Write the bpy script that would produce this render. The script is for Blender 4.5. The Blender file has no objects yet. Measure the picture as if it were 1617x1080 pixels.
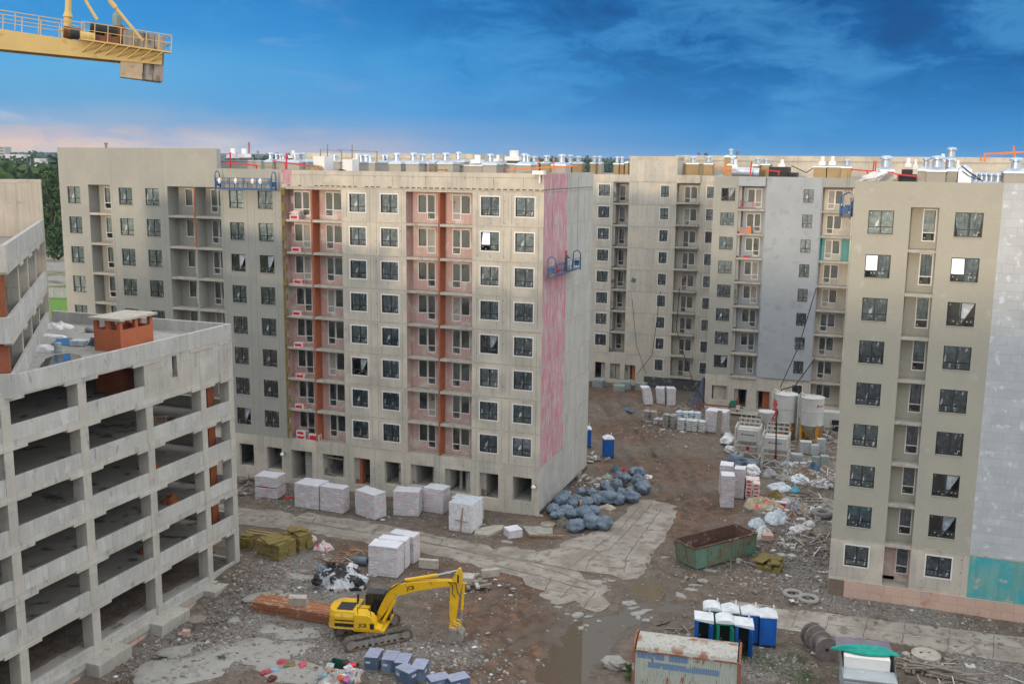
import bpy, math, random
import numpy as np
from mathutils import Vector, Matrix, noise
S = bpy.context.scene
COL = S.collection
RND = random.Random(7)
PI = math.pi
# ------------------------------------------------------------------ camera
F_PX, PITCH, ROLL, H, TH = 1601.6, 0.1735, 0.0110, 30.7618, 0.3497
ct, st = math.cos(TH), math.sin(TH)
def _rot(v): return Vector((v[0]*ct - v[1]*st, v[0]*st + v[1]*ct, v[2]))
FW = _rot((0, math.cos(PITCH), -math.sin(PITCH)))
RT = _rot((1, 0, 0))
UP = _rot((0, math.sin(PITCH), math.cos(PITCH)))
cr, sr = math.cos(ROLL), math.sin(ROLL)
R2 = RT*cr + UP*sr
U2 = UP*cr - RT*sr
CAM = Vector((0, 0, H))
cd = bpy.data.cameras.new('camera'); cam = bpy.data.objects.new('camera', cd); COL.objects.link(cam)
cam.matrix_world = Matrix(((R2.x, U2.x, -FW.x, 0), (R2.y, U2.y, -FW.y, 0), (R2.z, U2.z, -FW.z, H), (0, 0, 0, 1)))
cd.sensor_width = 36; cd.lens = F_PX*36/1617; cd.clip_start = .5; cd.clip_end = 9000
S.camera = cam
# ------------------------------------------------------------------ sky and sun
SUN_EL, SUN_DIR = math.radians(4.4), Vector((.10, 1, 0)).normalized()   # the light travels towards +y
W = bpy.data.worlds.new('World'); S.world = W; W.use_nodes = True
nt = W.node_tree; N = nt.nodes; L = nt.links
N.clear()
def nd(t, **k):
    n = N.new(t)
    for a, b in k.items(): setattr(n, a, b)
    return n
def wmath(op, a, b=None, c=None):
    n = nd('ShaderNodeMath', operation=op)
    for i, v in enumerate((a, b, c)):
        if v is None: continue
        if isinstance(v, (int, float)): n.inputs[i].default_value = v
        else: L.new(v, n.inputs[i])
    return n.outputs[0]
def wramp(v, stops, lin=False):
    r = nd('ShaderNodeValToRGB'); L.new(v, r.inputs[0]); e = r.color_ramp.elements
    if not lin: r.color_ramp.interpolation = 'EASE'
    while len(e) > 1: e.remove(e[0])
    e[0].position = stops[0][0]; e[0].color = (*stops[0][1], 1)
    for p, c in stops[1:]:
        q = e.new(p); q.color = (*c, 1)
    return r.outputs[0]
def wmix(f, a, b):
    m = nd('ShaderNodeMix', data_type='RGBA')
    if isinstance(f, (int, float)): m.inputs[0].default_value = f
    else: L.new(f, m.inputs[0])
    for s, v in ((6, a), (7, b)):
        if isinstance(v, tuple): m.inputs[s].default_value = (*v, 1)
        else: L.new(v, m.inputs[s])
    return m.outputs[2]
def lin(r, g, b):
    f = lambda c: (c/255/12.92) if c <= 10 else ((c/255+.055)/1.055)**2.4
    return (f(r), f(g), f(b))
tc = nd('ShaderNodeTexCoord'); sx = nd('ShaderNodeSeparateXYZ'); L.new(tc.outputs['Generated'], sx.inputs[0])
def wdot(v):
    n = nd('ShaderNodeVectorMath', operation='DOT_PRODUCT'); L.new(tc.outputs['Generated'], n.inputs[0]); n.inputs[1].default_value = v
    return n.outputs['Value']
fwh = Vector((FW.x, FW.y, 0)).normalized()
lat, fwd, ele = wdot(RT), wdot(fwh), sx.outputs[2]
e_cl = wmath('MAXIMUM', ele, 0)
# streaky cloud noise
cmb = nd('ShaderNodeCombineXYZ'); L.new(wmath('MULTIPLY', lat, 2.2), cmb.inputs[0]); L.new(wmath('MULTIPLY', fwd, 2.2), cmb.inputs[1]); L.new(wmath('MULTIPLY', ele, 17), cmb.inputs[2])
n1 = nd('ShaderNodeTexNoise'); n1.inputs['Scale'].default_value = 1.35; n1.inputs['Detail'].default_value = 6; n1.inputs['Roughness'].default_value = .5; n1.inputs['Distortion'].default_value = .7; L.new(cmb.outputs[0], n1.inputs['Vector'])
cm2 = nd('ShaderNodeCombineXYZ'); L.new(wmath('MULTIPLY', lat, 5), cm2.inputs[0]); L.new(wmath('MULTIPLY', fwd, 5), cm2.inputs[1]); L.new(wmath('MULTIPLY', ele, 13), cm2.inputs[2])
n2 = nd('ShaderNodeTexNoise'); n2.inputs['Scale'].default_value = 1.1; n2.inputs['Detail'].default_value = 7; n2.inputs['Roughness'].default_value = .55; n2.inputs['Distortion'].default_value = .4; L.new(cm2.outputs[0], n2.inputs['Vector'])
ewarp = wmath('ADD', e_cl, wmath('MULTIPLY', wmath('SUBTRACT', n1.outputs[0], .5), .022))
eT = wmath('MULTIPLY', ewarp, 4)                 # ramp position = elevation * 4
left = wramp(eT, [(0, lin(250, 214, 182)), (.05, lin(240, 206, 184)), (.095, lin(206, 192, 196)), (.14, lin(146, 178, 212)), (.22, lin(104, 172, 220)), (.32, lin(98, 176, 228)), (.5, lin(60, 150, 218)), (.75, lin(48, 134, 206)), (1, lin(60, 110, 160))])
mid = wramp(eT, [(0, lin(186, 182, 204)), (.04, lin(150, 174, 212)), (.10, lin(118, 166, 216)), (.2, lin(82, 158, 222)), (.38, lin(58, 148, 216)), (.6, lin(40, 128, 200)), (1, lin(40, 96, 150))])
right = wramp(eT, [(0, lin(60, 150, 212)), (.1, lin(50, 142, 210)), (.28, lin(34, 122, 190)), (.45, lin(24, 104, 172)), (.62, lin(22, 96, 162)), (1, lin(30, 80, 130))])
tl = wmath('SMOOTH_MIN', 1, wmath('MAXIMUM', wmath('MULTIPLY_ADD', lat, 3.4, 1.25), 0), .1)
tr = wmath('MINIMUM', 1, wmath('MAXIMUM', wmath('MULTIPLY_ADD', lat, 3.2, .35), 0))
front = wmix(tr, wmix(tl, left, mid), right)
# white-pink streaks low on the left, dark rain clouds high on the right
strk = wmath('MULTIPLY', wmath('MAXIMUM', wmath('MULTIPLY', wmath('SUBTRACT', n1.outputs[0], .56), 6), 0), wmath('MAXIMUM', wmath('MULTIPLY_ADD', lat, -2.4, -.25), 0))
front = wmix(wmath('MINIMUM', strk, .55), front, lin(225, 220, 222))
n3 = nd('ShaderNodeTexNoise'); n3.inputs['Scale'].default_value = 3.2; n3.inputs['Detail'].default_value = 9; n3.inputs['Roughness'].default_value = .62; n3.inputs['Distortion'].default_value = .8; L.new(cm2.outputs[0], n3.inputs['Vector'])
cl = wmath('ADD', wmath('MULTIPLY', n2.outputs[0], .62), wmath('MULTIPLY', n3.outputs[0], .38))
drk = wmath('MULTIPLY', wmath('MINIMUM', wmath('MAXIMUM', wmath('MULTIPLY', wmath('SUBTRACT', cl, .47), 8.5), 0), 1), wmath('MINIMUM', wmath('MAXIMUM', wmath('MULTIPLY', wmath('SUBTRACT', ele, .045), 15), 0), 1))
drk = wmath('MULTIPLY', drk, wmath('MINIMUM', wmath('MAXIMUM', wmath('MULTIPLY_ADD', lat, 4, .75), 0), 1))
front = wmix(wmath('MULTIPLY', drk, .62), front, lin(18, 74, 134))
lit = wmath('MINIMUM', wmath('MAXIMUM', wmath('MULTIPLY', wmath('SUBTRACT', .50, cl), 4.2), 0), .5)
front = wmix(lit, front, lin(84, 164, 222))
# the half of the sky behind the viewpoint: bright thin evening cloud lit by the low sun
back = wramp(eT, [(0, (1.9, 1.5, 1.2)), (.2, (1.9, 1.7, 1.55)), (.6, (1.85, 1.9, 1.95)), (1, (1.8, 1.95, 2.1))])
back = wmix(wmath('MULTIPLY', n2.outputs[0], .35), back, (1.0, 1.1, 1.3))
bf = wmath('MINIMUM', 1, wmath('MAXIMUM', wmath('MULTIPLY_ADD', fwd, -1.3, .45), 0))
zen = wmath('MINIMUM', 1, wmath('MAXIMUM', wmath('MULTIPLY', wmath('SUBTRACT', ele, .2), 1.7), 0))
sky = wmix(bf, front, back)
east = wmath('MULTIPLY', wmath('MINIMUM', 1, wmath('MAXIMUM', wmath('MULTIPLY_ADD', lat, 3.2, -1.65), 0)), .97)
sky = wmix(east, sky, (2.45, 2.48, 2.5))
sky = wmix(zen, sky, (1.95, 1.98, 2.02))
nish = nd('ShaderNodeTexSky'); nish.sky_type = 'NISHITA'; nish.sun_disc = False; nish.sun_elevation = SUN_EL; nish.sun_rotation = math.atan2(-SUN_DIR.x, -SUN_DIR.y)
nb = nd('ShaderNodeVectorMath', operation='SCALE'); L.new(nish.outputs[0], nb.inputs[0]); nb.inputs['Scale'].default_value = .10
thin = wmath('MULTIPLY', bf, .25)                # clear sky shows through the thin cloud behind
sky = wmix(thin, sky, nb.outputs[0])
bg = nd('ShaderNodeBackground'); L.new(sky, bg.inputs[0]); bg.inputs[1].default_value = 1.0
wo = nd('ShaderNodeOutputWorld'); L.new(bg.outputs[0], wo.inputs[0])
sl = bpy.data.lights.new('sun', 'SUN'); sl.energy = 2.0; sl.angle = math.radians(3.5); sl.color = (1, .80, .58)
so = bpy.data.objects.new('sun', sl); COL.objects.link(so)
so.rotation_euler = Vector((SUN_DIR.x*math.cos(SUN_EL), SUN_DIR.y*math.cos(SUN_EL), -math.sin(SUN_EL))).to_track_quat('-Z', 'Y').to_euler()
S.view_settings.view_transform = 'Standard'; S.view_settings.look = 'None'; S.view_settings.gamma = 1; S.view_settings.exposure = -.06
S.render.engine = 'CYCLES'; S.cycles.max_bounces = 6; S.cycles.diffuse_bounces = 3; S.cycles.transparent_max_bounces = 8
# ------------------------------------------------------------------ survey helpers: photo pixel -> place
def ray(x, y):
    dx, dy = x - 808.5, y - 540
    return FW*F_PX + R2*dx - U2*dy
def G(x, y, z=0.):
    d = ray(x, y); k = (z - H)/d.z; q = CAM + d*k; return Vector((q.x, q.y, z))
def YP(x, y, b):
    d = ray(x, y); q = CAM + d*(b/d.y); return q.x, q.z
def XP(x, y, a):
    d = ray(x, y); q = CAM + d*(a/d.x); return q.y, q.z
def DP(x, y, dep): return CAM + ray(x, y)*(dep/F_PX)
def zat(X, Y, py):
    lo, hi = -5, 60
    for _ in range(40):
        m = (lo+hi)/2; v = Vector((X, Y, m)) - CAM
        if 540 - F_PX*v.dot(U2)/v.dot(FW) > py: lo = m
        else: hi = m
    return lo
# ------------------------------------------------------------------ mesh builder
class MB:
    def __init__(s): s.v = []; s.f = []; s.m = []
    def add(s, vs, fs, m=0):
        o = len(s.v); s.v += [tuple(q) for q in vs]; s.f += [tuple(i+o for i in f) for f in fs]; s.m += [m]*len(fs); return s
    def box(s, x0, y0, z0, x1, y1, z1, m=0, rz=0, c=None):
        vs = [(x, y, z) for z in (z0, z1) for (x, y) in ((x0, y0), (x1, y0), (x1, y1), (x0, y1))]
        if rz:
            cx, cy = c if c else ((x0+x1)/2, (y0+y1)/2); a, b = math.cos(rz), math.sin(rz)
            vs = [(cx+(x-cx)*a-(y-cy)*b, cy+(x-cx)*b+(y-cy)*a, z) for x, y, z in vs]
        return s.add(vs, [(0, 3, 2, 1), (4, 5, 6, 7), (0, 1, 5, 4), (1, 2, 6, 5), (2, 3, 7, 6), (3, 0, 4, 7)], m)
    def quad(s, a, b, c, d, m=0): return s.add([a, b, c, d], [(0, 1, 2, 3)], m)
    def bar(s, p, q, w, h=None, m=0):
        p, q = Vector(p), Vector(q); h = h or w; d = (q-p).normalized()
        a = d.cross(Vector((0, 0, 1))) if abs(d.z) < .95 else d.cross(Vector((0, 1, 0)))
        a.normalize(); b = a.cross(d); vs = []
        for r in (p, q):
            for i, j in ((-1, -1), (1, -1), (1, 1), (-1, 1)): vs.append(r + a*i*w/2 + b*j*h/2)
        return s.add(vs, [(0, 3, 2, 1), (4, 5, 6, 7), (0, 1, 5, 4), (1, 2, 6, 5), (2, 3, 7, 6), (3, 0, 4, 7)], m)
    def tube(s, pts, r, n=6, m=0, caps=True):
        pts = [Vector(p) for p in pts]; vs = []; R = r if isinstance(r, (list, tuple)) else [r]*len(pts)
        for i, p in enumerate(pts):
            d = (pts[min(i+1, len(pts)-1)] - pts[max(i-1, 0)]).normalized()
            a = d.cross(Vector((0, 0, 1))) if abs(d.z) < .95 else d.cross(Vector((0, 1, 0)))
            a.normalize(); b = a.cross(d)
            vs += [p + a*R[i]*math.cos(2*PI*k/n) + b*R[i]*math.sin(2*PI*k/n) for k in range(n)]
        fs = [(i*n+k, i*n+(k+1) % n, (i+1)*n+(k+1) % n, (i+1)*n+k) for i in range(len(pts)-1) for k in range(n)]
        if caps: fs += [tuple(range(n))[::-1], tuple((len(pts)-1)*n+k for k in range(n))]
        return s.add(vs, fs, m)
    def lathe(s, cx, cy, prof, n=16, m=0):
        vs = [(cx+r*math.cos(2*PI*k/n), cy+r*math.sin(2*PI*k/n), z) for r, z in prof for k in range(n)]
        fs = [(i*n+k, i*n+(k+1) % n, (i+1)*n+(k+1) % n, (i+1)*n+k) for i in range(len(prof)-1) for k in range(n)]
        fs += [tuple(range(n))[::-1], tuple((len(prof)-1)*n+k for k in range(n))]
        return s.add(vs, fs, m)
    def prism(s, poly, z0, z1, m=0, mt=None):
        n = len(poly); vs = [(p[0], p[1], z0) for p in poly] + [(p[0], p[1], z1) for p in poly]
        s.add(vs, [(i, (i+1) % n, n+(i+1) % n, n+i) for i in range(n)], m)
        s.add([(p[0], p[1], z1) for p in poly], [tuple(range(n))], m if mt is None else mt)
        return s
    def xprism(s, prof, y0, y1, m=0):            # profile in x,z swept along y
        n = len(prof); vs = [(p[0], y0, p[1]) for p in prof] + [(p[0], y1, p[1]) for p in prof]
        return s.add(vs, [(i, (i+1) % n, n+(i+1) % n, n+i) for i in range(n)] + [tuple(range(n))[::-1], tuple(range(n, 2*n))], m)
    def blob(s, c, r, seed=0, m=0, nu=10, nv=7, amp=.15, flat=None):
        c = Vector(c); r = Vector(r) if not isinstance(r, (int, float)) else Vector((r, r, r)); vs = []
        for j in range(nv+1):
            t = PI*j/nv
            for i in range(nu):
                a = 2*PI*i/nu; d = Vector((math.sin(t)*math.cos(a), math.sin(t)*math.sin(a), math.cos(t)))
                k = 1 + amp*noise.noise(d*1.7+Vector((seed*3.1, seed, 0)))*2
                p = Vector((d.x*r.x*k, d.y*r.y*k, d.z*r.z*k)) + c
                if flat is not None and p.z < flat: p.z = flat
                vs.append(p)
        return s.add(vs, [(j*nu+i, (j+1)*nu+i, (j+1)*nu+(i+1) % nu, j*nu+(i+1) % nu) for j in range(nv) for i in range(nu)], m)
    def mesh(s, name, mats, smooth=False):
        me = bpy.data.meshes.new(name); me.from_pydata(s.v, [], s.f)
        for mt in mats: me.materials.append(mt)
        me.polygons.foreach_set('material_index', s.m)
        if smooth: me.polygons.foreach_set('use_smooth', [True]*len(s.f))
        me.update(); return me
    def build(s, name, mats, parent=None, loc=(0, 0, 0), rz=0, smooth=False, bevel=0):
        if not isinstance(mats, (list, tuple)): mats = [mats]
        o = bpy.data.objects.new(name, s.mesh(name, mats, smooth)); COL.objects.link(o)
        o.location = loc; o.rotation_euler.z = rz; o.parent = parent
        if bevel:
            b = o.modifiers.new('bevel', 'BEVEL'); b.width = bevel; b.segments = 2; b.limit_method = 'ANGLE'
        return o
def tag(o, label=None, cat=None, group=None, kind=None):
    if label: o['label'] = label
    if cat: o['category'] = cat
    if group: o['group'] = group
    if kind: o['kind'] = kind
    return o
def thing(name, label, cat, loc=(0, 0, 0), rz=0, group=None):
    o = bpy.data.objects.new(name, None); COL.objects.link(o); o.empty_display_size = .3
    o.location = loc; o.rotation_euler.z = rz
    return tag(o, label, cat, group)
KIDS = {}
def copy_tree(o, parent=None, loc=None, rz=None, label=None):
    c = o.copy(); COL.objects.link(c); c.parent = parent
    if loc is not None: c.location = loc
    if rz is not None: c.rotation_euler.z = rz
    if label: c['label'] = label
    for ch in KIDS.get(o.name, o.children): copy_tree(ch, c)
    return c
# ------------------------------------------------------------------ materials
def mat(name, base=(.5, .5, .5), base2=None, scale=1., rough=.85, bump=.15, metal=0., mixes=(), seams=None, holes=False, streak=0., detail=6, coat=0, bscale=None, wave=None, trans=0):
    """noise-varied surface in world metres; mixes = (colour, scale, threshold, sharpness[, zstretch]) patches of dirt, rust, stains"""
    m = bpy.data.materials.new(name); m.use_nodes = True; t = m.node_tree; n = t.nodes; l = t.links
    p = n['Principled BSDF']; p.inputs['Roughness'].default_value = rough; p.inputs['Metallic'].default_value = metal
    p.inputs['Specular IOR Level'].default_value = .35
    if coat: p.inputs['Coat Weight'].default_value = coat; p.inputs['Coat Roughness'].default_value = .15
    g = n.new('ShaderNodeNewGeometry'); oi = n.new('ShaderNodeObjectInfo')
    def nz(sc, v=g.outputs['Position'], dt=detail, st=None, off=0, w=.55):
        if st:
            mp = n.new('ShaderNodeMapping'); mp.inputs['Scale'].default_value = st; l.new(v, mp.inputs[0]); mp.inputs['Location'].default_value = (off, off*.7, 0); v = mp.outputs[0]
        q = n.new('ShaderNodeTexNoise'); q.inputs['Scale'].default_value = sc; q.inputs['Detail'].default_value = dt; q.inputs['Roughness'].default_value = w; l.new(v, q.inputs['Vector']); return q.outputs[0]
    def mm(op, a, b=None):
        q = n.new('ShaderNodeMath'); q.operation = op
        for i, v in enumerate((a, b)):
            if v is None: continue
            if isinstance(v, (int, float)): q.inputs[i].default_value = v
            else: l.new(v, q.inputs[i])
        return q.outputs[0]
    def mix(f, a, b, mode='MIX'):
        q = n.new('ShaderNodeMix'); q.data_type = 'RGBA'; q.blend_type = mode
        if isinstance(f, (int, float)): q.inputs[0].default_value = f
        else: l.new(f, q.inputs[0])
        for s, v in ((6, a), (7, b)):
            if isinstance(v, tuple): q.inputs[s].default_value = (*v, 1)
            else: l.new(v, q.inputs[s])
        return q.outputs[2]
    def thr(v, th, sh):
        q = n.new('ShaderNodeMapRange'); l.new(v, q.inputs[0]); q.inputs[1].default_value = th-sh; q.inputs[2].default_value = th+sh; q.interpolation_type = 'SMOOTHSTEP'; return q.outputs[0]
    base2 = base2 or tuple(c*.78 for c in base)
    col = mix(thr(nz(.9*scale), .5, .22), base2, base)
    col = mix(mm('MULTIPLY', nz(11*scale, dt=3), .35), col, tuple(c*.62 for c in base))
    if streak:
        sv = thr(nz(1.6, st=(2.6, 2.6, .14), w=.6), .54, .14)
        col = mix(mm('MULTIPLY', sv, streak), col, tuple(c*.45 for c in base2))
    hts = None
    if seams:
        bw, bh, ox, oz, str_ = seams
        sep = n.new('ShaderNodeSeparateXYZ'); l.new(g.outputs['Position'], sep.inputs[0])
        u = mm('ADD', mm('ADD', sep.outputs[0], sep.outputs[1]), ox); v2 = mm('ADD', sep.outputs[2], oz)
        cb = n.new('ShaderNodeCombineXYZ'); l.new(u, cb.inputs[0]); l.new(v2, cb.inputs[1])
        bk = n.new('ShaderNodeTexBrick'); l.new(cb.outputs[0], bk.inputs[0]); bk.inputs['Scale'].default_value = 1; bk.inputs['Mortar Size'].default_value = .022; bk.inputs['Mortar Smooth'].default_value = .6
        bk.inputs['Brick Width'].default_value = bw; bk.inputs['Row Height'].default_value = bh; bk.offset = .31; bk.offset_frequency = 3; bk.squash = .6; bk.squash_frequency = 4
        bk.inputs['Color1'].default_value = (.84, .84, .85, 1); bk.inputs['Color2'].default_value = (1.07, 1.055, 1.02, 1); bk.inputs['Mortar'].default_value = (.55, .53, .5, 1)
        brk = thr(nz(.8, off=3), .42, .2)
        col = mix(mm('MULTIPLY', brk, str_), col, bk.outputs[0], 'MULTIPLY')
        hts = bk.outputs['Fac']
        if holes:
            fx = mm('SUBTRACT', mm('FRACT', mm('DIVIDE', u, 1.23)), .5)
            fz = mm('SUBTRACT', mm('FRACT', mm('DIVIDE', v2, .95)), .5)
            d2 = mm('ADD', mm('MULTIPLY', mm('MULTIPLY', fx, 1.23), mm('MULTIPLY', fx, 1.23)), mm('MULTIPLY', mm('MULTIPLY', fz, .95), mm('MULTIPLY', fz, .95)))
            hole = mm('MULTIPLY', mm('LESS_THAN', d2, .0022), thr(nz(.5, off=9), .48, .05))
            col = mix(mm('MULTIPLY', hole, .8), col, (.05, .045, .04))
    for i, mx in enumerate(mixes):
        c, sc, th, sh = mx[:4]; zs = mx[4] if len(mx) > 4 else None; am = mx[5] if len(mx) > 5 else 1
        col = mix(mm('MULTIPLY', thr(nz(sc, st=(1, 1, zs) if zs else (1, 1, 1.01), off=i*7.3+2), th, sh), am), col, c)
    rr = mm('ADD', mm('MULTIPLY', oi.outputs['Random'], .12), .94)
    cc = n.new('ShaderNodeCombineColor'); [l.new(rr, cc.inputs[i]) for i in range(3)]
    col = mix(1., col, cc.outputs[0], 'MULTIPLY')
    l.new(col, p.inputs['Base Color'])
    if bump:
        h = nz(bscale or 9*scale, dt=8)
        if hts is not None: h = mm('SUBTRACT', h, mm('MULTIPLY', hts, .8))
        if wave:
            wv = n.new('ShaderNodeTexWave'); wv.wave_type = 'BANDS'; wv.bands_direction = wave[0]; wv.inputs['Scale'].default_value = wave[1]; tcx = n.new('ShaderNodeTexCoord'); l.new(tcx.outputs['Object'], wv.inputs[0]); h = mm('ADD', h, mm('MULTIPLY', wv.outputs[1], wave[2]))
        b = n.new('ShaderNodeBump'); b.inputs['Strength'].default_value = bump; b.inputs['Distance'].default_value = .04; l.new(h, b.inputs['Height']); l.new(b.outputs[0], p.inputs['Normal'])
    if trans: p.inputs['Transmission Weight'].default_value = trans
    return m
DIRT = (.16, .13, .10)
M = {}
M['cream'] = mat('raw concrete cream', (.56, .525, .455), (.50, .468, .40), .5, .9, .25, seams=(1.26, 3.0, 0, -1.5, .9), holes=True, streak=.2, mixes=(((.60, .545, .45), .35, .56, .12),) + (((.34, .31, .27), 2.2, .68, .06, .3, .5),))
M['grey'] = mat('grey render', (.385, .38, .34), (.345, .343, .308), .35, .92, .12, streak=.08, mixes=(((.30, .30, .285), .6, .62, .14, 1, .6), ((.42, .40, .34), .25, .6, .12, 1, .6)))
M['grey_b'] = mat('blue grey render', (.30, .315, .315), (.265, .28, .28), .35, .92, .12, streak=.08, mixes=(((.24, .25, .25), .5, .6, .12, 1, .6),))
M['pale_b'] = mat('pale blue grey basecoat', (.40, .43, .455), (.355, .38, .405), .35, .9, .15, mixes=(((.28, .30, .32), 1.1, .62, .1, 1, .7),))
M['beige'] = mat('beige render', (.435, .415, .34), (.40, .385, .32), .4, .93, .15, mixes=(((.36, .345, .30), .55, .6, .12, 1, .6), ((.50, .48, .42), 1.4, .68, .06, 1, .5)))
M['white_ins'] = mat('pale insulation boards', (.53, .56, .58), (.46, .485, .505), .6, .85, .2, seams=(1.2, .6, 0, 0, .5), mixes=(((.74, .78, .84), 1.5, .62, .06, 1, .6), ((.42, .46, .5), .8, .63, .08, 1, .6)))
M['conc'] = mat('weathered concrete', (.48, .46, .41), (.42, .40, .36), .8, .9, .25, streak=.14, seams=(1.1, 3.0, .4, 1.1, .55), mixes=(((.22, .21, .20), 1.8, .64, .07, .3, .7), ((.50, .50, .49), .6, .6, .1, 1, .5)))
M['conc_b'] = mat('bluish parapet concrete', (.48, .475, .45), (.42, .415, .395), .7, .88, .25, streak=.12, seams=(.75, 8, .1, 0, .6), mixes=(((.52, .53, .53), 1.2, .6, .08, .4, .6), ((.2, .2, .19), 2.5, .66, .05, .4, .6)))
M['slab'] = mat('balcony slab concrete', (.50, .465, .40), None, 1.5, .9, .2, mixes=(((.3, .27, .23), 2.5, .6, .1),))
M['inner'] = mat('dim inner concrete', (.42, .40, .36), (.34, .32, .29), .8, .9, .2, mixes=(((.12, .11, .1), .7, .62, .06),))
M['brick'] = mat('orange brick', (.47, .15, .065), (.40, .12, .055), 1.2, .88, .2, seams=(.26, .09, 0, 0, .5))
M['brickd'] = mat('dull red brick', (.34, .115, .06), (.28, .09, .045), 1.2, .9, .3, seams=(.26, .09, 0, 0, .9))
M['pink'] = mat('pink primer on concrete', (.60, .36, .33), (.55, .42, .38), .9, .9, .2, streak=.2, seams=(1.3, 3, .5, -1.5, .5), mixes=(((.56, .51, .45), .9, .58, .08),))
M['red_pr'] = mat('crimson primer', (.50, .25, .29), (.48, .35, .36), 1.2, .9, .25, seams=(1.1, 3, 0, -1.5, .6), mixes=(((.54, .13, .21), 1.2, .56, .12, .35, .8), ((.50, .47, .45), 3.4, .58, .08, .2, .8), ((.52, .42, .42), 9, .58, .05, 1, .6)))
M['side'] = mat('side wall grey concrete', (.50, .495, .465), (.445, .44, .415), .8, .9, .2, seams=(1.0, 3.0, 0, -1.5, .8), holes=True, streak=.2, mixes=(((.27, .27, .26), 1.8, .65, .06, .3, .7),))
M['teal'] = mat('teal primer', (.12, .40, .40), (.20, .43, .40), .8, .9, .2, streak=.3, seams=(1.25, 3, 0, -1.5, .6), mixes=(((.05, .36, .42), .7, .58, .08), ((.38, .40, .36), 1.5, .64, .06)))
M['plinth'] = mat('pink plinth boards', (.60, .41, .33), (.55, .39, .32), 1, .85, .15, seams=(1.2, .6, 0, 0, .6), mixes=(((.45, .24, .14), 1.1, .66, .06),))
M['dark_b'] = mat('bitumen base', (.085, .088, .092), None, 1, .8, .3, mixes=(((.2, .19, .17), 1.2, .6, .06),))
M['wool'] = mat('ochre mineral wool', (.25, .195, .065), (.19, .145, .045), 2.5, .95, .5, mixes=(((.16, .12, .035), 4, .6, .06),))
M['white'] = mat('white window band', (.80, .78, .74), (.74, .72, .68), 3, .6, .05)
M['pvc'] = mat('white window profile', (.80, .80, .78), (.76, .76, .74), 3, .4, 0)
M['anth'] = mat('anthracite profile', (.045, .052, .058), None, 3, .45, 0)
M['stick'] = mat('white sticker', (.85, .85, .83), None, 3, .5, 0)
M['roofm'] = mat('roof felt', (.12, .115, .11), (.17, .16, .15), .6, .9, .2, mixes=(((.05, .05, .05), .4, .6, .06),))
M['shaft'] = mat('grey vent shaft render', (.42, .395, .34), (.37, .35, .30), .8, .9, .1)
M['shaftw'] = mat('wool clad shaft', (.42, .31, .16), (.34, .25, .13), 1, .95, .3)
M['zinc'] = mat('zinc sheet', (.50, .58, .66), (.42, .50, .60), 1.5, .42, .08, metal=.6)
M['zincw'] = mat('white sheet metal', (.80, .80, .79), (.74, .75, .75), 1.5, .4, .04)
M['red'] = mat('red painted steel', (.60, .02, .04), None, 3, .5, .05)
M['orange'] = mat('orange painted steel', (.75, .20, .03), None, 3, .5, .05)
M['steel'] = mat('dull steel', (.25, .25, .26), None, 3, .45, .05, metal=.6)
M['blue'] = mat('blue painted steel', (.035, .12, .29), None, 3, .5, .05)
M['black'] = mat('black rubber', (.02, .02, .022), None, 4, .6, .05)
M['wood'] = mat('raw timber', (.42, .28, .15), (.33, .20, .10), 5, .85, .2, mixes=(((.2, .13, .08), 3, .6, .06),))
M['woodr'] = mat('reddish timber', (.40, .17, .085), (.27, .12, .07), 6, .85, .3, mixes=(((.42, .30, .2), 2, .6, .06),))
M['woodg'] = mat('weathered timber', (.30, .26, .22), (.20, .17, .14), 6, .85, .3)
M['glassd'] = None
def glass():
    m = bpy.data.materials.new('window glass'); m.use_nodes = True; t = m.node_tree; n = t.nodes; l = t.links; n.clear()
    o = n.new('ShaderNodeOutputMaterial'); mx = n.new('ShaderNodeMixShader'); tr = n.new('ShaderNodeBsdfTransparent'); tr.inputs[0].default_value = (.72, .78, .80, 1)
    gl = n.new('ShaderNodeBsdfGlossy'); gl.inputs['Roughness'].default_value = .03; gl.inputs[0].default_value = (.95, .97, 1, 1)
    fr = n.new('ShaderNodeFresnel'); fr.inputs[0].default_value = 2.0
    nz = n.new('ShaderNodeTexNoise'); nz.inputs['Scale'].default_value = 1.4; g = n.new('ShaderNodeNewGeometry'); l.new(g.outputs['Position'], nz.inputs[0]); b = n.new('ShaderNodeBump'); b.inputs['Strength'].default_value = .12; b.inputs['Distance'].default_value = .05; l.new(nz.outputs[0], b.inputs['Height']); l.new(b.outputs[0], gl.inputs['Normal']); l.new(b.outputs[0], fr.inputs['Normal'])
    l.new(fr.outputs[0], mx.inputs[0]); l.new(tr.outputs[0], mx.inputs[1]); l.new(gl.outputs[0], mx.inputs[2]); l.new(mx.outputs[0], o.inputs[0]); return m
M['glass'] = glass()
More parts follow.
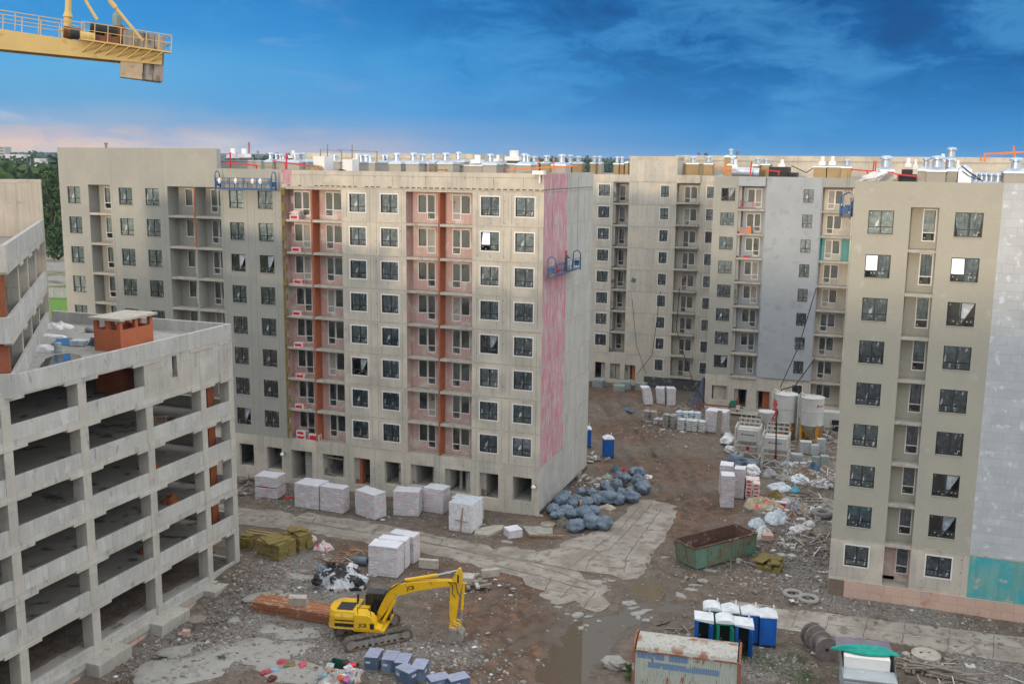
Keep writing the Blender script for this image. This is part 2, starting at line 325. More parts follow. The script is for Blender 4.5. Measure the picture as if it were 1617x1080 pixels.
def film(name, c, al, rough=.35):
    m = bpy.data.materials.new(name); m.use_nodes = True; t = m.node_tree; n = t.nodes; l = t.links; p = n['Principled BSDF']
    p.inputs['Base Color'].default_value = (*c, 1); p.inputs['Roughness'].default_value = rough
    oi = n.new('ShaderNodeObjectInfo'); mc = n.new('ShaderNodeMix'); mc.data_type = 'RGBA'; pw = n.new('ShaderNodeMath'); pw.operation = 'POWER'; l.new(oi.outputs['Random'], pw.inputs[0]); pw.inputs[1].default_value = 1.6; l.new(pw.outputs[0], mc.inputs[0]); mc.inputs[6].default_value = (*[v*.8 for v in c], 1); mc.inputs[7].default_value = (*[min(.85, v*(1.75 if al < .9 else 1.05)) for v in c], 1); l.new(mc.outputs[2], p.inputs['Base Color'])
    nz = n.new('ShaderNodeTexNoise'); nz.inputs['Scale'].default_value = 3.5; nz.inputs['Detail'].default_value = 6; g = n.new('ShaderNodeNewGeometry'); l.new(g.outputs['Position'], nz.inputs[0])
    mr = n.new('ShaderNodeMapRange'); l.new(nz.outputs[0], mr.inputs[0]); mr.inputs[1].default_value = .35; mr.inputs[2].default_value = .65; mr.inputs[3].default_value = al*.75; mr.inputs[4].default_value = min(1, al*1.2); l.new(mr.outputs[0], p.inputs['Alpha'])
    b = n.new('ShaderNodeBump'); b.inputs['Strength'].default_value = .5; b.inputs['Distance'].default_value = .1; l.new(nz.outputs[0], b.inputs['Height']); l.new(b.outputs[0], p.inputs['Normal'])
    return m
M['film'] = film('hanging plastic film', (.46, .54, .60), .76)
M['sheet'] = film('crumpled plastic sheet', (.66, .74, .82), .95, .3)
M['sheet_w'] = film('white plastic wrap', (.78, .78, .8), .97, .4)
# ------------------------------------------------------------------ windows, doors (front at y=0, inside towards +y)
def drape(w, h, v, z0=.02):
    mb = MB(); r = random.Random(v*11+3)
    n = 10
    if v == 5:      segs = [(w*.5, w, 0, .2)]
    elif v == 0:      segs = [(0, w, 0, 0)]
    elif v == 1:    segs = [(0, w*.5, 0, .12), (w*.5, w, .06, 0)]
    elif v == 2:    segs = [(0, w*.5, .3, 0), (w*.55, w, 0, .35)]
    elif v == 3:    segs = [(0, w*.47, 0, 0), (w*.53, w, 0, .1)]
    else:           segs = [(w*.45, w, -.1, .9)]
    for a, b, sl, sr_ in segs:                       # cloth hangs from the top edge and gathers towards the bottom
        vs = []; rows = 6
        for j in range(rows+1):
            t = j/rows; z = h - (h-z0)*t
            for i in range(n+1):
                s = i/n; x0 = a + (b-a)*max(0, sl)*t; x1 = b - (b-a)*max(0, sr_)*t
                x = x0 + (x1-x0)*s
                vs.append((x, .17 + .018*math.sin(s*11+v*2+a*9+t*1.5) + .02*math.sin(t*5+s*5+v), z))
        mb.add(vs, [(j*(n+1)+i, j*(n+1)+i+1, (j+1)*(n+1)+i+1, (j+1)*(n+1)+i) for j in range(rows) for i in range(n)])
    return mb
PROTO = {}
hold = []
def proto_window(kind, w, h, band, v, name='window'):
    """kind: 'win' two-light window with low transom"""
    key = (kind, w, h, band, v)
    if key in PROTO: return PROTO[key]
    f = MB(); f_m = M['anth']; t = .055
    f.box(0, .1, 0, t, .19, h); f.box(w-t, .1, 0, w, .19, h); f.box(t, .1, h-t, w-t, .19, h); f.box(t, .1, 0, w-t, .19, t)
    f.box(w/2-.035, .095, t, w/2+.035, .18, h-t); zt = h*.30
    f.box(t, .098, zt-.03, w/2-.035, .18, zt+.03); f.box(w/2+.035, .098, zt-.03, w-t, .18, zt+.03)
    root = f.build(name, f_m); root.location = (0, 0, -500)
    if band:
        b = MB(); g_ = .1
        b.box(-g_, -.022, -g_, 0, .09, h+g_); b.box(w, -.022, -g_, w+g_, .09, h+g_); b.box(0, -.022, h, w, .09, h+g_); b.box(0, -.022, -g_, w, .09, 0)
        b.build('window_surround', M['white'], root)
    else:
        b = MB(); b.box(-.01, -.05, -.035, w+.01, .098, -.004); b.build('sill', M['slab'], root)
    p = MB(); rr = random.Random(int(w*100)+v*7)
    panes = [(t, w/2-.035, zt+.03, h-t), (w/2+.035, w-t, zt+.03, h-t), (t, w/2-.035, t, zt-.03), (w/2+.035, w-t, t, zt-.03)]
    for i, (a, b_, c, d) in enumerate(panes):
        if (v == 4 and i == 1) or (v == 5 and i == 0): continue               # this light stands open
        p.quad((a, .14, c), (b_, .14, c), (b_, .14, d), (a, .14, d), 0)
        for k in range(1 if i < 2 else 2):
            sx_ = rr.choice((a+.12, b_-.14, (a+b_)/2)); sz_ = d-.12 if i < 2 else rr.choice((c+.1, d-.13)); p.box(sx_-.03, .112, sz_-.03, sx_+.03, .124, sz_+.03, 1)
    p.build('pane', [M['glass'], M['stick']], root)
    if v == 5:                                       # sash ajar, catching the bright sky
        q = MB(); q.add([(t, .07, zt+.03), (w/2-.035, .07, zt+.03), (w/2-.035, .24, h-t), (t, .24, h-t)], [(0, 1, 2, 3)]); q.build('open_sash', M['mirror'], root)
    drape(w, h, v).build('plastic_drape', M['film'], root)
    PROTO[key] = root; hold.append(root); return root
def proto_door(kind, v, flip, name='balcony_door'):
    """white window-and-door set 1.75 x 2.25 (flip puts the door on the left), or a single narrow door"""
    key = (kind, v, flip)
    if key in PROTO: return PROTO[key]
    f = MB(); p = MB(); t = .075; rr = random.Random(v*5+flip)
    def leaf(a, b, z0, z1, mid_=None, op=False):
        f.box(a, 0, z0, a+t, .09, z1); f.box(b-t, 0, z0, b, .09, z1); f.box(a+t, 0, z0, b-t, .09, z0+t); f.box(a+t, 0, z1-t, b-t, .09, z1)
        if mid_: f.box(a+t, 0, mid_-.035, b-t, .09, mid_+.035)
        if not op:
            p.quad((a+t, .05, z0+t), (b-t, .05, z0+t), (b-t, .05, z1-t), (a+t, .05, z1-t), 0)
            p.box(b-t-.14, .03, z1-t-.14, b-t-.07, .044, z1-t-.07, 1)
            if mid_: p.box(a+t+.08, .03, z0+t+.12, a+t+.15, .044, z0+t+.19, 1)
    if kind == 'set':
        wd = .82
        if flip: leaf(0, wd, 0, 2.25, .62, v == 3); leaf(wd+.002, 1.75, .55, 2.25)
        else: leaf(.93, 1.75, 0, 2.25, .62, v == 3); leaf(0, .928, .55, 2.25)
    else: leaf(0, .88, 0, 2.2, .6)
    root = f.build(name, M['pvc']); root.location = (0, 0, -500)
    p.build('pane', [M['glass'], M['stick']], root)
    w = 1.75 if kind == 'set' else .88
    d = drape(w*.9, 1.6, v % 5)
    d.v = [(x+.05*w, y+.02, z+.58) for x, y, z in d.v]
    d.build('plastic_drape', M['film'], root)
    PROTO[key] = root; hold.append(root); return root
M['mirror'] = mat('sash glass reflecting the sky', (.98, .98, .98), (.98, .98, .98), 3, .05, 0, metal=1)
def put(proto, parent, loc):
    c = proto.copy(); COL.objects.link(c); c.parent = parent; c.location = loc
    for ch in proto.children:
        d = ch.copy(); COL.objects.link(d); d.parent = c
    return c
def pick(seq): return RND.choice(seq)
# ------------------------------------------------------------------ facades with real openings
def facade(mb, y, x0, x1, z0, z1, holes, matfn, cuts=((), ()), T=None):
    """front face at depth y between x0..x1, z0..z1. holes: (xa,xb,za,zb,kind,depth). T maps (u,d,z) to world"""
    T = T or (lambda u, d, z: (u, d, z))
    xs = sorted({x0, x1, *cuts[0], *[v for h in holes for v in h[:2]]}); zs = sorted({z0, z1, *cuts[1], *[v for h in holes for v in h[2:4]]})
    xs = [x for x in xs if x0 <= x <= x1]; zs = [z for z in zs if z0 <= z <= z1]
    for i in range(len(xs)-1):
        for j in range(len(zs)-1):
            a, b, c, d = xs[i], xs[i+1], zs[j], zs[j+1]; xc, zc = (a+b)/2, (c+d)/2
            if any(h[0] < xc < h[1] and h[2] < zc < h[3] for h in holes): continue
            mb.quad(T(a, y, c), T(b, y, c), T(b, y, d), T(a, y, d), matfn(xc, zc))
    for a, b, c, d, kind, dep in holes:
        mw = matfn((a+b)/2, d+.02) if kind != 'bay' else matfn(a-.05, (c+d)/2)
        y1 = y+dep
        if kind != 'bay':
            for q in (((a, c), (a, d)), ((a, d), (b, d)), ((b, d), (b, c)), ((b, c), (a, c))):
                (p0, r0), (p1, r1) = q; mb.quad(T(p0, y, r0), T(p0, y1, r0), T(p1, y1, r1), T(p1, y, r1), mw)
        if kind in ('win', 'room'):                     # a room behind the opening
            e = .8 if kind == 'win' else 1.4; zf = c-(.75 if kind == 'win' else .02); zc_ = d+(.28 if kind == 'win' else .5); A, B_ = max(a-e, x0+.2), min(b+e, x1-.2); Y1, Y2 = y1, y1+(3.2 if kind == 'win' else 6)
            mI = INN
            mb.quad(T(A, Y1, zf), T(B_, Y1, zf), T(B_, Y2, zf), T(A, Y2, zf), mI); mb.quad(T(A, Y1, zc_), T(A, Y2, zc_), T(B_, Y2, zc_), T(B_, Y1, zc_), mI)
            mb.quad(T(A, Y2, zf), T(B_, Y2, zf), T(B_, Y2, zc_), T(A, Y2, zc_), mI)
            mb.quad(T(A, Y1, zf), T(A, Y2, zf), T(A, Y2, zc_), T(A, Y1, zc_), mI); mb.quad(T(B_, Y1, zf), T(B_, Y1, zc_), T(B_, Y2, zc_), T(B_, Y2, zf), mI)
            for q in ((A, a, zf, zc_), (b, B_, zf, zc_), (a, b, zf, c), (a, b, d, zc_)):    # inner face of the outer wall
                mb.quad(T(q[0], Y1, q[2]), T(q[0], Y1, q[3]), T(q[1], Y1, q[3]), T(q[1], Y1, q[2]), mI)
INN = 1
def box_rest(mb, x0, x1, y0, y1, z0, z1, left=0, right=0, back=0, top=None, skip_right=False):
    """the other sides of a building block and its roof deck a metre below the parapet"""
    mb.quad((x0, y1, z0), (x0, y0, z0), (x0, y0, z1), (x0, y1, z1), left)
    if not skip_right: mb.quad((x1, y0, z0), (x1, y1, z0), (x1, y1, z1), (x1, y0, z1), right)
    mb.quad((x1, y1, z0), (x0, y1, z0), (x0, y1, z1), (x1, y1, z1), back)
def parapet(parent, x0, x1, y0, y1, zr, z1, m, t=.3, name='parapet', cap=True):
    p = MB()
    for a in ((x0+.002, y0+.002, x1-.002, y0+t), (x0+.002, y1-t, x1-.002, y1-.002), (x0+.002, y0+t, x0+t, y1-t), (x1-t, y0+t, x1-.002, y1-t)): p.box(a[0], a[1], zr, a[2], a[3], z1)
    return p.build(name, m, parent)
K8 = range(8); K9 = range(9)
# ================================================================== ground
def pip(P, poly):
    x, y = P[:, 0], P[:, 1]; ins = np.zeros(len(P), bool); n = len(poly); j = n-1
    for i in range(n):
        xi, yi = poly[i]; xj, yj = poly[j]
        c = ((yi > y) != (yj > y)) & (x < (xj-xi)*(y-yi)/((yj-yi) or 1e-9)+xi); ins ^= c; j = i
    return ins
def edist(P, poly):
    d = np.full(len(P), 1e9); n = len(poly)
    for i in range(n):
        a = np.array(poly[i]); b = np.array(poly[(i+1) % n]); ab = b-a; t = np.clip(((P-a)@ab)/max(ab@ab, 1e-9), 0, 1)
        d = np.minimum(d, np.hypot(*(P-(a+t[:, None]*ab)).T))
    return d
def rough_poly(pts, step=.8, amp=.16, seed=0):
    out = []; n = len(pts)
    for i in range(n):
        a, b = Vector(pts[i]), Vector(pts[(i+1) % n]); k = max(1, int((b-a).length/step))
        for j in range(k):
            p = a.lerp(b, j/k); v = Vector((p.x*1.3, p.y*1.3, seed)); out.append((p.x+amp*noise.noise(v)*2, p.y+amp*noise.noise(v+Vector((9, 9, 0)))*2))
    return out
def gp(lst, z=0): return [tuple(G(x, y, z)[:2]) for x, y in lst]
ROAD = gp([(330, 792), (378, 801), (440, 806), (470, 816), (485, 810), (560, 821), (640, 835), (710, 850), (768, 861), (782, 868), (800, 861), (850, 872), (880, 866), (885, 857), (905, 852), (925, 845), (950, 836), (975, 822), (990, 804), (1009, 790), (1027, 789), (1073, 800), (1062, 830), (1050, 850), (1035, 868), (1025, 890), (1018, 906), (1005, 914), (985, 915), (965, 907), (945, 905), (915, 900), (925, 915), (958, 925), (955, 945), (966, 955), (945, 968), (925, 962), (905, 950), (880, 955), (852, 948), (856, 934), (830, 924), (826, 912), (785, 903), (740, 890), (690, 878), (640, 868), (560, 853), (470, 838), (380, 829), (320, 822)])
ROAD2 = gp([(1150, 948), (1250, 962), (1330, 971), (1420, 983), (1500, 993), (1640, 1011), (1800, 1030), (1800, 1085), (1640, 1052), (1500, 1030), (1400, 1013), (1300, 1003), (1235, 994), (1190, 985)])
PUD = [gp([(880, 985), (866, 1020), (848, 1060), (835, 1110), (905, 1120), (935, 1075), (958, 1035), (985, 1000), (1040, 985), (1075, 975), (1060, 955), (1010, 960), (960, 968), (920, 975)]),
       gp([(995, 918), (1050, 914), (1065, 930), (1050, 950), (1010, 945), (980, 935)]), gp([(985, 940), (1050, 952), (1100, 960), (1040, 975), (990, 962)]),
       gp([(1420, 1015), (1490, 1022), (1500, 1045), (1440, 1050)]), gp([(1010, 715), (1030, 712), (1050, 722), (1030, 730)])]
def axis(lo, hi, a, b, st_):
    fine = np.arange(a, b+st_, st_); k = 26
    l_ = a - (np.geomspace(1, a-lo+1, k)[1:]-1)[::-1]; r_ = b + st_ + np.geomspace(1, hi-b, k)-1
    return np.concatenate([l_, fine, r_])
gx = axis(-5200, 5200, -58, 14, .3); gy = axis(-1200, 6500, 42, 126, .3)
GX, GY = np.meshgrid(gx, gy); P2 = np.stack([GX.ravel(), GY.ravel()], 1)
fineM = (P2[:, 0] > -60) & (P2[:, 0] < 20) & (P2[:, 1] > 40) & (P2[:, 1] < 128)
rmask = np.zeros(len(P2)); idx = np.where(fineM)[0]
for poly in (ROAD, ROAD2):
    d = edist(P2[idx], poly); ins = pip(P2[idx], poly); m_ = np.where(ins, np.clip(.35+d/1.6, 0, 1), np.clip(.35-d/.9, 0, 1)); rmask[idx] = np.maximum(rmask[idx], m_)
pud = np.zeros(len(P2))
for poly in PUD:
    d = edist(P2[idx], poly); ins = pip(P2[idx], poly); m_ = np.where(ins, np.clip(.45+d/2.0, 0, 1), np.clip(.45-d/1.2, 0, 1)); pud[idx] = np.maximum(pud[idx], m_)
def gz(x, y):
    r = math.hypot(x+20, y-70); far = min(1, max(0, (r-70)/60))
    z = .05*noise.fractal(Vector((x*.35, y*.35, 0)), 1, 2, 4) + .045*noise.noise(Vector((x*1.7, y*1.7, 3)))
    return z*(1-far)
RUTS = [gp(q) for q in ([(735, 1010), (800, 985), (870, 955), (930, 940)], [(740, 1040), (790, 1015), (850, 985), (900, 965)], [(700, 1075), (770, 1040), (830, 1000), (880, 975)], [(950, 640), (1010, 690), (1050, 740), (1075, 800)], [(985, 640), (1040, 690), (1085, 740), (1105, 800)], [(940, 600), (960, 650), (975, 700), (1010, 760)], [(760, 1080), (790, 1050), (840, 1010), (868, 985)], [(655, 1000), (700, 990), (760, 960), (800, 935)], [(680, 905), (740, 920), (790, 930), (850, 955)], [(965, 620), (1000, 660), (1050, 710), (1095, 770)], [(925, 650), (985, 720), (1035, 770), (1060, 800)], [(1050, 960), (1110, 952), (1180, 950), (1250, 955)], [(1040, 985), (1100, 978), (1170, 972)], [(1020, 880), (1060, 905), (1120, 925), (1200, 940)])]
zz = np.zeros(len(P2)); rut = np.zeros(len(P2))
for i in idx: zz[i] = gz(*P2[i])
for r_ in RUTS:
    d = np.full(len(idx), 9.)
    for a, b in zip(r_[:-1], r_[1:]):
        a = np.array(a); b = np.array(b); ab = b-a; t = np.clip(((P2[idx]-a)@ab)/(ab@ab), 0, 1); d = np.minimum(d, np.hypot(*(P2[idx]-(a+t[:, None]*ab)).T))
    w_ = np.exp(-(d/.32)**2); sh = np.exp(-((d-.75)/.3)**2); zz[idx] += -.17*w_+.11*sh; rut[idx] = np.maximum(rut[idx], w_)
zz = zz*(1-rmask) - .02*rmask + .028*np.clip(1-np.abs(rmask-.35)/.35, 0, 1) - .10*np.clip(pud, 0, 1)
# lower strip and rubble bank in front of the garage
t_ = np.clip((-38.5-P2[:, 0])/5.5, 0, 1)*np.clip((62-P2[:, 1])/6, 0, 1)*(P2[:, 0] > -80); t2 = np.clip((P2[:, 0]+47)/1.5, 0, 1); zz -= 1.15*t_*t_*(3-2*t_)*t2
# mounds: spoil heap by the stacked blocks, rubble bank by the beige block
for (px, py, r_, h_) in ((985, 632, 3.4, .9), (1290, 760, 4, .5), (1270, 830, 4.5, .6), (1300, 870, 3, .5), (1285, 690, 3, .5), (1260, 600, 4, .3), (960, 600, 5, .3), (410, 790, 2.5, .2), (760, 925, 1.5, .15)):
    c = G(px, py); d = np.hypot(P2[:, 0]-c.x, P2[:, 1]-c.y); zz += h_*np.exp(-(d/r_)**2)*(1-rmask)
mud = np.zeros(len(P2)); grav = np.zeros(len(P2)); patch = np.zeros(len(P2))
for (px, py, r_, w_) in ((960, 620, 7, 1), (1000, 680, 6, 1), (1060, 740, 6, 1), (1090, 800, 5, 1), (980, 740, 4, .8), (800, 930, 4, .9), (790, 985, 4, 1), (740, 1050, 4, .9), (830, 1040, 4, .9), (700, 900, 3, .7), (560, 865, 3, .6), (640, 890, 3, .6), (1080, 840, 3, .8), (900, 770, 3, .7), (880, 815, 3, .7), (720, 960, 3, .7), (830, 850, 3, .6)):
    c = G(px, py); d = np.hypot(P2[:, 0]-c.x, P2[:, 1]-c.y); mud = np.maximum(mud, w_*np.exp(-(d/r_)**2))
for (px, py, r_, w_) in ((450, 940, 6, 1), (380, 960, 5, 1), (330, 1010, 6, 1), (540, 1010, 5, .9), (470, 890, 4, .8), (1290, 820, 6, 1), (1290, 740, 6, .9), (1270, 900, 4, .9), (1270, 690, 5, .8), (690, 800, 3, .8), (430, 780, 3, .6), (620, 1040, 4, .8), (720, 1030, 3, .7), (1350, 950, 4, .8), (1450, 970, 4, .8), (960, 610, 4, .5), (1090, 640, 5, .6), (1200, 1050, 4, .7), (1550, 1060, 5, .7)):
    c = G(px, py); d = np.hypot(P2[:, 0]-c.x, P2[:, 1]-c.y); grav = np.maximum(grav, w_*np.exp(-(d/r_)**2))
rfar = np.hypot(P2[:, 0]+20, P2[:, 1]-80); grass = np.clip((rfar-95)/50, 0, 1)
ny, nx = GX.shape
me = bpy.data.meshes.new('ground'); me.vertices.add(nx*ny); me.vertices.foreach_set('co', np.stack([P2[:, 0], P2[:, 1], zz], 1).ravel())
ii = (np.arange(ny-1)[:, None]*nx+np.arange(nx-1)).ravel(); fc = np.stack([ii, ii+1, ii+nx+1, ii+nx], 1)
me.loops.add(fc.size); me.loops.foreach_set('vertex_index', fc.ravel()); me.polygons.add(len(fc)); me.polygons.foreach_set('loop_start', np.arange(0, fc.size, 4)); me.polygons.foreach_set('loop_total', np.full(len(fc), 4)); me.polygons.foreach_set('use_smooth', np.ones(len(fc), bool))
me.update(); me.validate()
at = me.attributes.new('zone', 'FLOAT_COLOR', 'POINT'); at.data.foreach_set('color', np.stack([mud, grav, grass, np.clip(pud*1.3+rut*.5, 0, 1)], 1).ravel())
def ground_mat():
    m = bpy.data.materials.new('site ground'); m.use_nodes = True; t = m.node_tree; n = t.nodes; l = t.links; p = n['Principled BSDF']; g = n.new('ShaderNodeNewGeometry')
    a = n.new('ShaderNodeAttribute'); a.attribute_name = 'zone'; sc = n.new('ShaderNodeSeparateColor'); l.new(a.outputs['Color'], sc.inputs[0])
    def nz(s, d=6, w=.6):
        q = n.new('ShaderNodeTexNoise'); q.inputs['Scale'].default_value = s; q.inputs['Detail'].default_value = d; q.inputs['Roughness'].default_value = w; l.new(g.outputs['Position'], q.inputs['Vector']); return q.outputs[0]
    def mm(op, x, y):
        q = n.new('ShaderNodeMath'); q.operation = op
        for i, v in enumerate((x, y)):
            if isinstance(v, (int, float)): q.inputs[i].default_value = v
            else: l.new(v, q.inputs[i])
        return q.outputs[0]
    def mix(f, x, y):
        q = n.new('ShaderNodeMix'); q.data_type = 'RGBA'
        if isinstance(f, (int, float)): q.inputs[0].default_value = f
        else: l.new(f, q.inputs[0])
        for s, v in ((6, x), (7, y)):
            if isinstance(v, tuple): q.inputs[s].default_value = (*v, 1)
            else: l.new(v, q.inputs[s])
        return q.outputs[2]
    def thr(v, lo, hi):
        q = n.new('ShaderNodeMapRange'); l.new(v, q.inputs[0]); q.inputs[1].default_value = lo; q.inputs[2].default_value = hi; q.interpolation_type = 'SMOOTHSTEP'; return q.outputs[0]
    big, med, fin, vf = nz(.22), nz(1.1, 8), nz(5, 8, .65), nz(19, 4, .7)
    soil = mix(thr(med, .35, .65), (.105, .080, .062), (.165, .132, .105)); soil = mix(thr(fin, .5, .72), soil, (.215, .188, .162))
    mudc = mix(thr(med, .35, .65), (.085, .055, .038), (.150, .100, .070)); mudc = mix(thr(fin, .55, .7), mudc, (.185, .138, .106))
    mudc = mix(mm('MULTIPLY', thr(nz(.6, 7), .56, .63), .6), mudc, (.24, .12, .075))
    gr = mix(thr(fin, .38, .62), (.115, .10, .088), (.225, .205, .185)); gr = mix(thr(vf, .56, .66), gr, (.33, .31, .285)); gr = mix(thr(vf, .42, .34), gr, (.09, .085, .08))
    vo = n.new('ShaderNodeTexVoronoi'); vo.inputs['Scale'].default_value = 4.5; l.new(g.outputs['Position'], vo.inputs['Vector']); gr = mix(mm('MULTIPLY', thr(vo.outputs['Distance'], .35, .2), .35), gr, (.40, .385, .36))
    c = mix(thr(mm('ADD', sc.outputs[0], mm('MULTIPLY', mm('SUBTRACT', med, .5), .9)), .3, .6), soil, mudc)
    c = mix(thr(mm('ADD', sc.outputs[1], mm('MULTIPLY', mm('SUBTRACT', med, .5), .9)), .35, .65), c, gr)
    gs = mix(thr(nz(.05), .42, .56), (.075, .095, .03), (.20, .17, .11)); gs = mix(thr(nz(.3), .5, .65), gs, (.05, .11, .015))
    c = mix(thr(mm('ADD', sc.outputs[2], mm('MULTIPLY', mm('SUBTRACT', big, .5), .8)), .35, .7), c, gs)
    wet = thr(mm('ADD', a.outputs['Alpha'], mm('MULTIPLY', mm('SUBTRACT', med, .5), .6)), .12, .5)
    c = mix(mm('MULTIPLY', wet, .5), c, (.085, .07, .055)); l.new(c, p.inputs['Base Color'])
    l.new(mm('SUBTRACT', .95, mm('MULTIPLY', wet, .5)), p.inputs['Roughness']); p.inputs['Specular IOR Level'].default_value = .3
    b = n.new('ShaderNodeBump'); b.inputs['Strength'].default_value = .55; b.inputs['Distance'].default_value = .12; l.new(mm('ADD', mm('MULTIPLY', med, .6), mm('ADD', fin, mm('MULTIPLY', vf, .5))), b.inputs['Height']); l.new(b.outputs[0], p.inputs['Normal'])
    return m
me.materials.append(ground_mat()); go = bpy.data.objects.new('ground', me); COL.objects.link(go); tag(go, kind='structure')
def groundz(x, y):
    i = int(np.clip(np.searchsorted(gx, x), 1, nx-1)); j = int(np.clip(np.searchsorted(gy, y), 1, ny-1)); return float(zz[j*nx+i])
# concrete slab road: separate slabs with open joints
M['road'] = mat('road slab concrete', (.385, .355, .31), (.31, .285, .245), .5, .9, .3, mixes=(((.16, .13, .105), 1.1, .57, .09, 1, .85), ((.22, .19, .16), .45, .52, .12, 1, .75), ((.46, .45, .42), 3, .66, .05, 1, .6)))
M['seam'] = mat('mud in the slab joints', (.165, .14, .115), None, 2, .9, .3)
def earcut_sheet(poly, z0, z1, name, m, label_kind='structure'):
    from mathutils.geometry import tessellate_polygon
    tri = tessellate_polygon([[Vector((p[0], p[1], 0)) for p in poly]]); n = len(poly)
    mb = MB(); mb.add([(p[0], p[1], z1) for p in poly], [t for t in tri]); mb.add([(p[0], p[1], z0) for p in poly]+[(p[0], p[1], z1) for p in poly], [(i, (i+1) % n, n+(i+1) % n, n+i) for i in range(n)])
    o = mb.build(name, m); tag(o, kind=label_kind); return o
earcut_sheet(rough_poly(ROAD, .6, .22, 1), -.15, .045, 'road', M['road']); earcut_sheet(rough_poly(ROAD2, .9, .1, 2), -.15, .05, 'road', M['road'])
# joints and tyre-worn cracks on the slabs
jm = MB()
def crack(px, w=.05, z=.049, seed=0, amp=.12):
    pts = [G(x, y) for x, y in px]; P = []
    for a, b in zip(pts[:-1], pts[1:]):
        k = max(2, int((b-a).length/.5)); P += [a.lerp(b, j/k) for j in range(k)]
    P.append(pts[-1]); L_, R_ = [], []
    for i, p in enumerate(P):
        d = (P[min(i+1, len(P)-1)]-P[max(i-1, 0)]).normalized(); nn = Vector((-d.y, d.x, 0)); o = nn*amp*noise.noise(Vector((p.x*1.3, p.y*1.3, seed+5))); ww = w*(.4+1.3*abs(noise.noise(Vector((p.x*2.1, p.y*2.1, seed)))))
        L_.append(p+o+nn*ww); R_.append(p+o-nn*ww)
    vs = [(q.x, q.y, z) for q in L_+R_]; n = len(L_); jm.add(vs, [(i, i+1, n+i+1, n+i) for i in range(n-1)])
for i, q in enumerate(([(470, 824), (600, 845), (720, 866), (830, 885), (925, 905)], [(640, 850), (760, 876), (880, 895), (940, 908)], [(830, 890), (885, 905), (935, 925)], [(780, 893), (850, 910), (930, 933)], [(380, 812), (470, 822), (560, 838)], [(870, 912), (858, 940)], [(912, 917), (885, 945)], [(940, 935), (920, 960)], [(1010, 800), (975, 840), (940, 865), (905, 893)], [(1045, 805), (1010, 850), (990, 880), (985, 905)], [(1030, 795), (990, 840), (960, 870)], [(850, 872), (845, 880)], [(1000, 890), (1030, 893)], [(925, 893), (985, 898)], [(955, 868), (930, 885), (925, 900)], [(600, 832), (590, 840)], [(700, 852), (692, 862)], [(500, 815), (492, 828)], [(860, 930), (905, 938)], [(900, 925), (940, 932)])):
    crack(q, .10 if i < 4 else .055, .049+.0005*i, i)
for i, q in enumerate(([(1160, 962), (1300, 985), (1450, 1003), (1617, 1025)], [(1260, 966), (1250, 990)], [(1310, 972), (1300, 1002)], [(1370, 980), (1362, 1008)], [(1430, 986), (1424, 1016)], [(1500, 995), (1496, 1028)], [(1570, 1004), (1568, 1040)])): crack(q, .04, .056+.0005*i, i+40)
tag(jm.build('road_joint', M['seam']), kind='structure')
# odd flat patches of spilled concrete, loose slabs
M['spill'] = mat('spilled concrete', (.36, .355, .33), (.31, .30, .28), 1.2, .85, .25, mixes=(((.22, .2, .18), 2, .6, .08),))
def spill(c, rx, ry, rot=0, seed=0, h=.05):
    c = G(*c); pts = []
    for k in range(40):
        a = 2*PI*k/40; r = 1+.5*noise.noise(Vector((math.cos(a)*1.3, math.sin(a)*1.3, seed*3.7)))+.12*noise.noise(Vector((math.cos(a)*5, math.sin(a)*5, seed))); x, y = rx*r*math.cos(a), ry*r*math.sin(a); pts.append((c.x+x*math.cos(rot)-y*math.sin(rot), c.y+x*math.sin(rot)+y*math.cos(rot)))
    mb = MB(); z = groundz(c.x, c.y); n = len(pts)
    vs = [(x, y, z-.12) for x, y in pts]+[(c.x+(x-c.x)*.93, c.y+(y-c.y)*.93, z+h*.8) for x, y in pts]+[(c.x+(x-c.x)*.5, c.y+(y-c.y)*.5, z+h+.03*noise.noise(Vector((x, y, 1)))) for x, y in pts]+[(c.x, c.y, z+h*1.1)]
    fs = [(i, (i+1) % n, n+(i+1) % n, n+i) for i in range(n)]+[(n+i, n+(i+1) % n, 2*n+(i+1) % n, 2*n+i) for i in range(n)]+[(2*n+i, 2*n+(i+1) % n, 3*n) for i in range(n)]
    mb.add(vs, fs); return mb
sp = [((470, 1000), 1.5, 1.0, .3), ((430, 993), 1.0, .8, .1), ((300, 1020), 1.9, 1.2, .7), ((325, 1045), 1.7, 1.2, .2), ((395, 1030), 3.0, 1.6, .1), ((270, 1060), 3.2, 1.6, .3), ((480, 1065), 3.0, 1.5, .1), ((480, 910), 1.7, .8, .1), ((425, 940), 1.7, .8, .6), ((375, 975), .6, .5, 0), ((455, 1025), 1.7, 1, .2), ((905, 1000), 0, 0, 0)]
spm = MB()
for i, s_ in enumerate(sp):
    if s_[1]: q = spill(*s_, seed=i+1); spm.add(q.v, q.f)
tag(spm.build('concrete_patches', M['spill'], smooth=True), kind='structure')
pm = MB()
